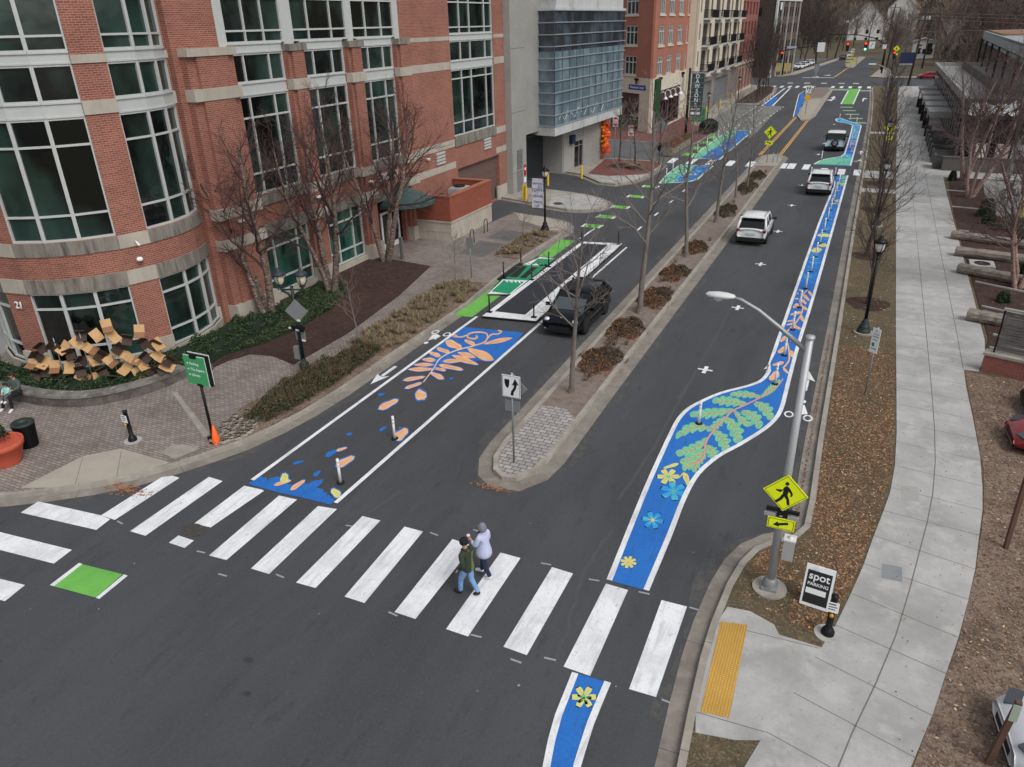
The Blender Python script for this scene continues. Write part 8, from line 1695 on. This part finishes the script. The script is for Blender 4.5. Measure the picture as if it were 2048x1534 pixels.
car('car', 'dark red car stopped beyond the junction beside the island', -12.6, 291, 180, paint('dark_red_black_paint', (60, 20, 26), .2), L=4.6, H=1.5, hood=.95, belt=.98, cab=(-2.1, -1.3, .2, 1.2), rails=False, rearflat=False)
car('pickup_truck', 'white pickup truck following behind the dark red car', -10.9, 306, 180, wp, L=5.6, Wd=2.0, H=1.95, hood=1.25, belt=1.25, wb=3.4, r=.42, cab=(-.9, -.6, .9, 1.3), rails=False, boxy=1, cat='truck', low=.4, rearflat=False)
for i, (x, y, lb) in enumerate(((-21.2, 238, 'nearest white car parked beside the brown office'), (-20.8, 246, 'second white car parked beside the brown office'), (-20.2, 256, 'third pale car parked beside the brown office'))):
    car('car', lb, x, y, 160, wp, rails=False, H=1.55, rearflat=False)
# ================================================================== people
def skinned(name, V, E, m, parent, lv=2, root=0):
    """one continuous surface grown over joints: V is {name: (x, y, z, radius)} in order, E pairs of names"""
    K = list(V); me = bpy.data.meshes.new(name); me.from_pydata([V[k][:3] for k in K], [(K.index(a), K.index(b)) for a, b in E], [])
    o = bpy.data.objects.new(name, me); COL.objects.link(o); me.materials.append(m)
    md = o.modifiers.new('skin', 'SKIN'); md.use_smooth_shade = True; md.branch_smoothing = .6
    if not me.skin_vertices: 
        pass
    for i, k in enumerate(K):
        s = me.skin_vertices[0].data[i]; r = V[k][3]; s.radius = (r, r) if not hasattr(r, '__len__') else r; s.use_root = (i == root)
    subsurf(o, lv); o.parent = parent
    return o
def ensure_skin(me): pass
skinm = mat('skin', (198, 150, 128), .6); hairm = mat('dark_hair', (44, 34, 30), .8)
def V3(a, b, t): return tuple(a[i]+(b[i]-a[i])*t for i in range(3))
def person(label, x, y, rz, J, cl, z=0.0, sc=1.0, group=None):
    t = thing('person', label, 'person', (x, y, z), R(rz)); t.scale = (sc, sc, sc)
    V = dict(pelvis=(*J['pelvis'], .125), waist=(*V3(J['pelvis'], J['chest'], .45), .115), chest=(*J['chest'], .14), neckb=(*V3(J['chest'], J['neck'], .7), .07), neck=(*J['neck'], .052), jaw=(*V3(J['neck'], J['head'], .45), .075), head=(*J['head'], .098), crown=(J['head'][0], J['head'][1], J['head'][2]+.07, .07))
    E = [('pelvis', 'waist'), ('waist', 'chest'), ('chest', 'neckb'), ('neckb', 'neck'), ('neck', 'jaw'), ('jaw', 'head'), ('head', 'crown')]
    for s in 'LR':
        sh, el, wr, hp, kn, an, to = (J[k+s] for k in ('sh', 'el', 'wr', 'hp', 'kn', 'an', 'to'))
        V['sh'+s] = (*sh, .06); V['el'+s] = (*el, .042); V['wr'+s] = (*wr, .028); d = (Vector(wr)-Vector(el)).normalized(); pm_ = Vector(wr)+d*.06; V['pm'+s] = (*pm_, .03)
        E += [('chest', 'sh'+s), ('sh'+s, 'el'+s), ('el'+s, 'wr'+s), ('wr'+s, 'pm'+s)]
        side = d.cross(Vector((0, 0, 1))); side = side.normalized() if side.length > .2 else Vector((0, 1, 0)); cu = d.cross(side).normalized()*(J.get('curl', .5))*(1 if d.cross(side).z < 0 or True else -1)
        if cu.z > 0 and d.z > -.5: cu = -cu
        for k in range(4):
            l = (.07, .08, .075, .06)[k]; b0 = pm_+side*(-.027+.018*k)+d*.025; b1 = b0+(d*.6+cu*.5)*l*.6; b2 = b1+(d*.3+cu)*l*.4
            V['f%d%s' % (k, s)] = (*b0, .0095); V['g%d%s' % (k, s)] = (*b1, .0085); V['h%d%s' % (k, s)] = (*b2, .0075); E += [('pm'+s, 'f%d%s' % (k, s)), ('f%d%s' % (k, s), 'g%d%s' % (k, s)), ('g%d%s' % (k, s), 'h%d%s' % (k, s))]
        tb = Vector(wr)+d*.03-side*.03; te = tb-side*.03+d*.035+cu*.02; V['t'+s] = (*tb, .012); V['u'+s] = (*te, .0095); E += [('wr'+s, 't'+s), ('t'+s, 'u'+s)]
        V['hp'+s] = (*hp, .085); V['kn'+s] = (*kn, .055); V['an'+s] = (*an, .036); V['to'+s] = (*to, .03)
        E += [('pelvis', 'hp'+s), ('hp'+s, 'kn'+s), ('kn'+s, 'an'+s), ('an'+s, 'to'+s)]
    body = skinned('body', V, E, skinm, t)
    hd = Vector(J['head']); fw = Vector(J.get('face', (0, 1, 0))).normalized(); sd = fw.cross(Vector((0, 0, 1)))
    b = MB(); b.lathe([(0, -.02), (.014, -.01), (.01, .015), (0, .03)], hd+fw*.1, 6); b.build('nose', skinm, body)
    for s in (-1, 1): b = MB(); b.lathe([(0, -.01), (.011, 0), (0, .01)], hd+fw*.09+sd*s*.034+Vector((0, 0, .015)), 8); b.build('eye', mat('eye_dark', (40, 34, 32)), body)
    b = MB(); c = hd+fw*.092-Vector((0, 0, .05)); b.beam(c-sd*.022, c+sd*.022, .01, .01); b.build('mouth', mat('lip', (160, 96, 88)), body)
    for s in (-1, 1): b = MB(); b.lathe([(0, -.028), (.014, -.01), (.012, .02), (0, .028)], hd+sd*s*.1, 6); b.build('ear', skinm, body)
    # trousers, shoes
    Vt = dict(pelvis=(*J['pelvis'], .12)); Et = []
    for s in 'LR':
        hp, kn, an, to = (J[k+s] for k in ('hp', 'kn', 'an', 'to')); a2 = V3(kn, an, 1.0); Vt['hp'+s] = (*hp, .1); Vt['th'+s] = (*V3(hp, kn, .5), .09); Vt['kn'+s] = (*kn, .075); Vt['cf'+s] = (*V3(kn, an, .5), .066); Vt['an'+s] = (*a2, .062); Et += [('pelvis', 'hp'+s), ('hp'+s, 'th'+s), ('th'+s, 'kn'+s), ('kn'+s, 'cf'+s), ('cf'+s, 'an'+s)]
    skinned('trousers', Vt, Et, cl['legs'], t)
    for s in 'LR':
        an, to = Vector(J['an'+s]), Vector(J['to'+s]); d = (to-an).normalized(); he = an-d*.05-Vector((0, 0, .02)); skinned('shoe', dict(a=(*he, .055), b=(*V3(he, to, .5), .056), c=(*to, .05), d=(*(to+d*.06), .036)), [('a', 'b'), ('b', 'c'), ('c', 'd')], cl['shoes'], t)
    # coat
    lo_ = cl.get('coat_low', .12); pe = Vector(J['pelvis']); Vc = dict(hem=(pe.x, pe.y, pe.z-lo_, cl.get('hem', .18)), pel=(*pe, cl.get('wide', .19)), waist=(*V3(J['pelvis'], J['chest'], .45), .165), chest=(*J['chest'], .18), nk=(*V3(J['chest'], J['neck'], .85), .1)); Ec = [('hem', 'pel'), ('pel', 'waist'), ('waist', 'chest'), ('chest', 'nk')]
    for s in 'LR':
        sh, el, wr = (J[k+s] for k in ('sh', 'el', 'wr')); Vc['sh'+s] = (*sh, .088); Vc['el'+s] = (*el, .07); Vc['fa'+s] = (*V3(el, wr, .5), .06); Vc['wr'+s] = (*V3(el, wr, .93), .05); Ec += [('chest', 'sh'+s), ('sh'+s, 'el'+s), ('el'+s, 'fa'+s), ('fa'+s, 'wr'+s)]
    skinned('coat', Vc, Ec, cl['coat'], t)
    return t, hd, fw
walkJ = dict(pelvis=(0, 0, .95), chest=(0, .02, 1.3), neck=(0, .03, 1.5), head=(0, .06, 1.64), shL=(-.2, .02, 1.42), shR=(.2, .0, 1.42), elL=(-.26, -.1, 1.14), elR=(.27, .08, 1.14), wrL=(-.25, .08, .95), wrR=(.22, .24, 1.0), hpL=(-.1, 0, .88), hpR=(.1, 0, .88), knL=(-.09, .16, .5), knR=(.08, -.04, .5), anL=(-.08, .2, .1), anR=(.08, -.26, .15), toL=(-.08, .37, .045), toR=(.08, -.14, .05), face=(.5, 1, 0))
def jacket():
    m = mat('two_tone_green_jacket', (46, 58, 42), .8, bump=.3, bs=14); n = m.node_tree.nodes; l = m.node_tree.links
    tc = n.new('ShaderNodeTexCoord'); sp = n.new('ShaderNodeSeparateXYZ'); l.new(tc.outputs['Object'], sp.inputs[0])
    ma_ = n.new('ShaderNodeMath'); ma_.operation = 'MULTIPLY_ADD'; ma_.inputs[1].default_value = -.35; l.new(sp.outputs['Z'], ma_.inputs[0]); l.new(sp.outputs['X'], ma_.inputs[2])
    gt_ = n.new('ShaderNodeMath'); gt_.operation = 'GREATER_THAN'; gt_.inputs[1].default_value = -.37; l.new(ma_.outputs[0], gt_.inputs[0])
    lt_ = n.new('ShaderNodeMath'); lt_.operation = 'LESS_THAN'; lt_.inputs[1].default_value = 1.34; l.new(sp.outputs['Z'], lt_.inputs[0])
    mu = n.new('ShaderNodeMath'); mu.operation = 'MULTIPLY'; l.new(gt_.outputs[0], mu.inputs[0]); l.new(lt_.outputs[0], mu.inputs[1])
    mx = n.new('ShaderNodeMix'); mx.data_type = 'RGBA'; mx.inputs['A'].default_value = lin((46, 58, 42)); mx.inputs['B'].default_value = lin((98, 116, 62)); l.new(mu.outputs[0], mx.inputs['Factor']); l.new(mx.outputs['Result'], n['Principled BSDF'].inputs['Base Color']); return m
jean = layered('light_denim', (112, 150, 196), [((134, 170, 212), 5, .45, .6, .8, one)], .85, .1, 80)
man, hd, fw = person('person crossing in dark and olive green jacket, black beanie and light jeans', -7.42, 12.75, 80, walkJ, dict(legs=jean, shoes=mat('brown_black_shoe', (44, 36, 34), .5), coat=jacket(), hem=.21, wide=.2, coat_low=.16))
b = MB(); b.lathe([(.11, -.02), (.118, .02), (.112, .07), (.08, .12), (.03, .145), (0, .148)], hd+Vector((0, -.01, .01)), 16); b.build('beanie', mat('black_beanie', (26, 27, 38), .9), man)
skinned('collar', dict(a=(0, .0, 1.41, .11), b=(0, .01, 1.51, .09)), [('a', 'b')], mat('dark_green_jacket', (44, 58, 42)), man)
wj = dict(walkJ); wj.update(elL=(-.24, .1, 1.14), wrL=(-.14, .3, 1.22), elR=(.24, .0, 1.12), wrR=(.2, .2, 1.0), knL=(-.09, -.04, .5), knR=(.09, .12, .5), anL=(-.09, -.22, .14), anR=(.09, .16, .1), toL=(-.09, -.1, .05), toR=(.09, .33, .045), face=(-.2, 1, 0), curl=.8)
wo, hd, fw = person('person crossing in pale lilac coat and grey knit hood, holding a cup', -7.35, 13.55, 84, wj, dict(legs=mat('navy_jeans', (34, 42, 72), .85), shoes=mat('white_trainers', (214, 212, 214), .6), coat=mat('pale_lilac_coat', (186, 192, 220), .75, var=.06, vs=8), coat_low=.3, hem=.27, wide=.225), sc=.97)
skinned('knit_hood', dict(a=(0, -.02, 1.49, .11), b=(0, .02, 1.62, .125), c=(0, .03, 1.7, .115), d=(0, .12, 1.7, .08)), [('a', 'b'), ('b', 'c'), ('c', 'd')], layered('grey_knit', (128, 132, 144), [((96, 100, 112), 60, .45, .6, .8, one)], .95, .3, 90), wo)
skinned('collar', dict(a=(0, .0, 1.42, .11), b=(0, .01, 1.5, .1)), [('a', 'b')], mat('pale_lilac_coat', (186, 192, 220)), wo)
skinned('scarf', dict(a=(0, .1, 1.47, .06), b=(-.02, .14, 1.36, .055)), [('a', 'b')], mat('black_scarf', (24, 24, 32), .9), wo)
c = Vector((-7.35, 13.55, 0)); cu_ = thing('cup', 'white takeaway cup held by the person in the lilac coat', 'cup', (0, 0, 0)); q = Matrix.Rotation(R(84), 3, 'Z') @ (Vector((-.12, .41, 1.27))*.95); cu_.location = c+q
b = MB(); b.lathe([(.034, -.07), (.045, .06)], (0, 0, 0), 14); b.build('cup_body', mat('cup_brown_sleeve', (180, 130, 110), .7), cu_); b = MB(); b.lathe([(.048, .06), (.048, .075), (.04, .085), (0, .086)], (0, 0, 0), 14); b.build('lid', whitesign, cu_)
sitJ = dict(pelvis=(0, 0, .62), chest=(0, -.05, .98), neck=(0, -.05, 1.17), head=(0, .0, 1.31), shL=(-.2, -.05, 1.09), shR=(.2, -.05, 1.09), elL=(-.26, .08, .84), elR=(.26, .08, .84), wrL=(-.1, .24, .8), wrR=(.1, .24, .8), hpL=(-.1, .03, .58), hpR=(.1, .03, .58), knL=(-.14, .45, .62), knR=(.14, .45, .6), anL=(-.12, .5, .12), anR=(.3, .55, .12), toL=(-.12, .64, .05), toR=(.33, .68, .05), face=(.6, 1, 0))
sa, hd, fw = person('person seated on the stone wall at the far left in grey-green top and black trousers', -28.55, 15.25, 180+8, sitJ, dict(legs=mat('black_trousers', (26, 26, 30), .85), shoes=mat('white_trainers', (214, 212, 214)), coat=mat('grey_green_top', (74, 84, 80), .85)), z=.1)
b = MB(); b.lathe([(.1, -.05), (.112, .03), (.09, .1), (0, .13)], hd+Vector((0, -.03, .01)), 14); b.build('hair', hairm, sa)
kJ = dict(pelvis=(0, 0, .3), chest=(0, 0, .52), neck=(0, 0, .66), head=(0, .02, .76), shL=(-.13, 0, .6), shR=(.13, 0, .6), elL=(-.17, .08, .46), elR=(.17, .08, .46), wrL=(-.1, .2, .42), wrR=(.1, .2, .42), hpL=(-.08, .02, .27), hpR=(.08, .02, .27), knL=(-.1, .24, .3), knR=(.1, .24, .3), anL=(-.1, .3, .06), anR=(.1, .3, .06), toL=(-.1, .38, .02), toR=(.1, .38, .02), face=(.2, 1, 0))
ki, hd, fw = person('small child in a mint green top sitting on the seated adult lap', -28.62, 14.95, 188, kJ, dict(legs=mat('grey_leggings', (92, 94, 98), .85), shoes=mat('white_trainers', (214, 212, 214)), coat=mat('mint_top', (142, 196, 190), .8), coat_low=.02, hem=.13), z=.5, sc=.82)
b = MB(); b.lathe([(.1, -.04), (.112, .03), (.09, .1), (0, .13)], hd+Vector((0, -.03, .01)), 14); b.build('hair', hairm, ki)
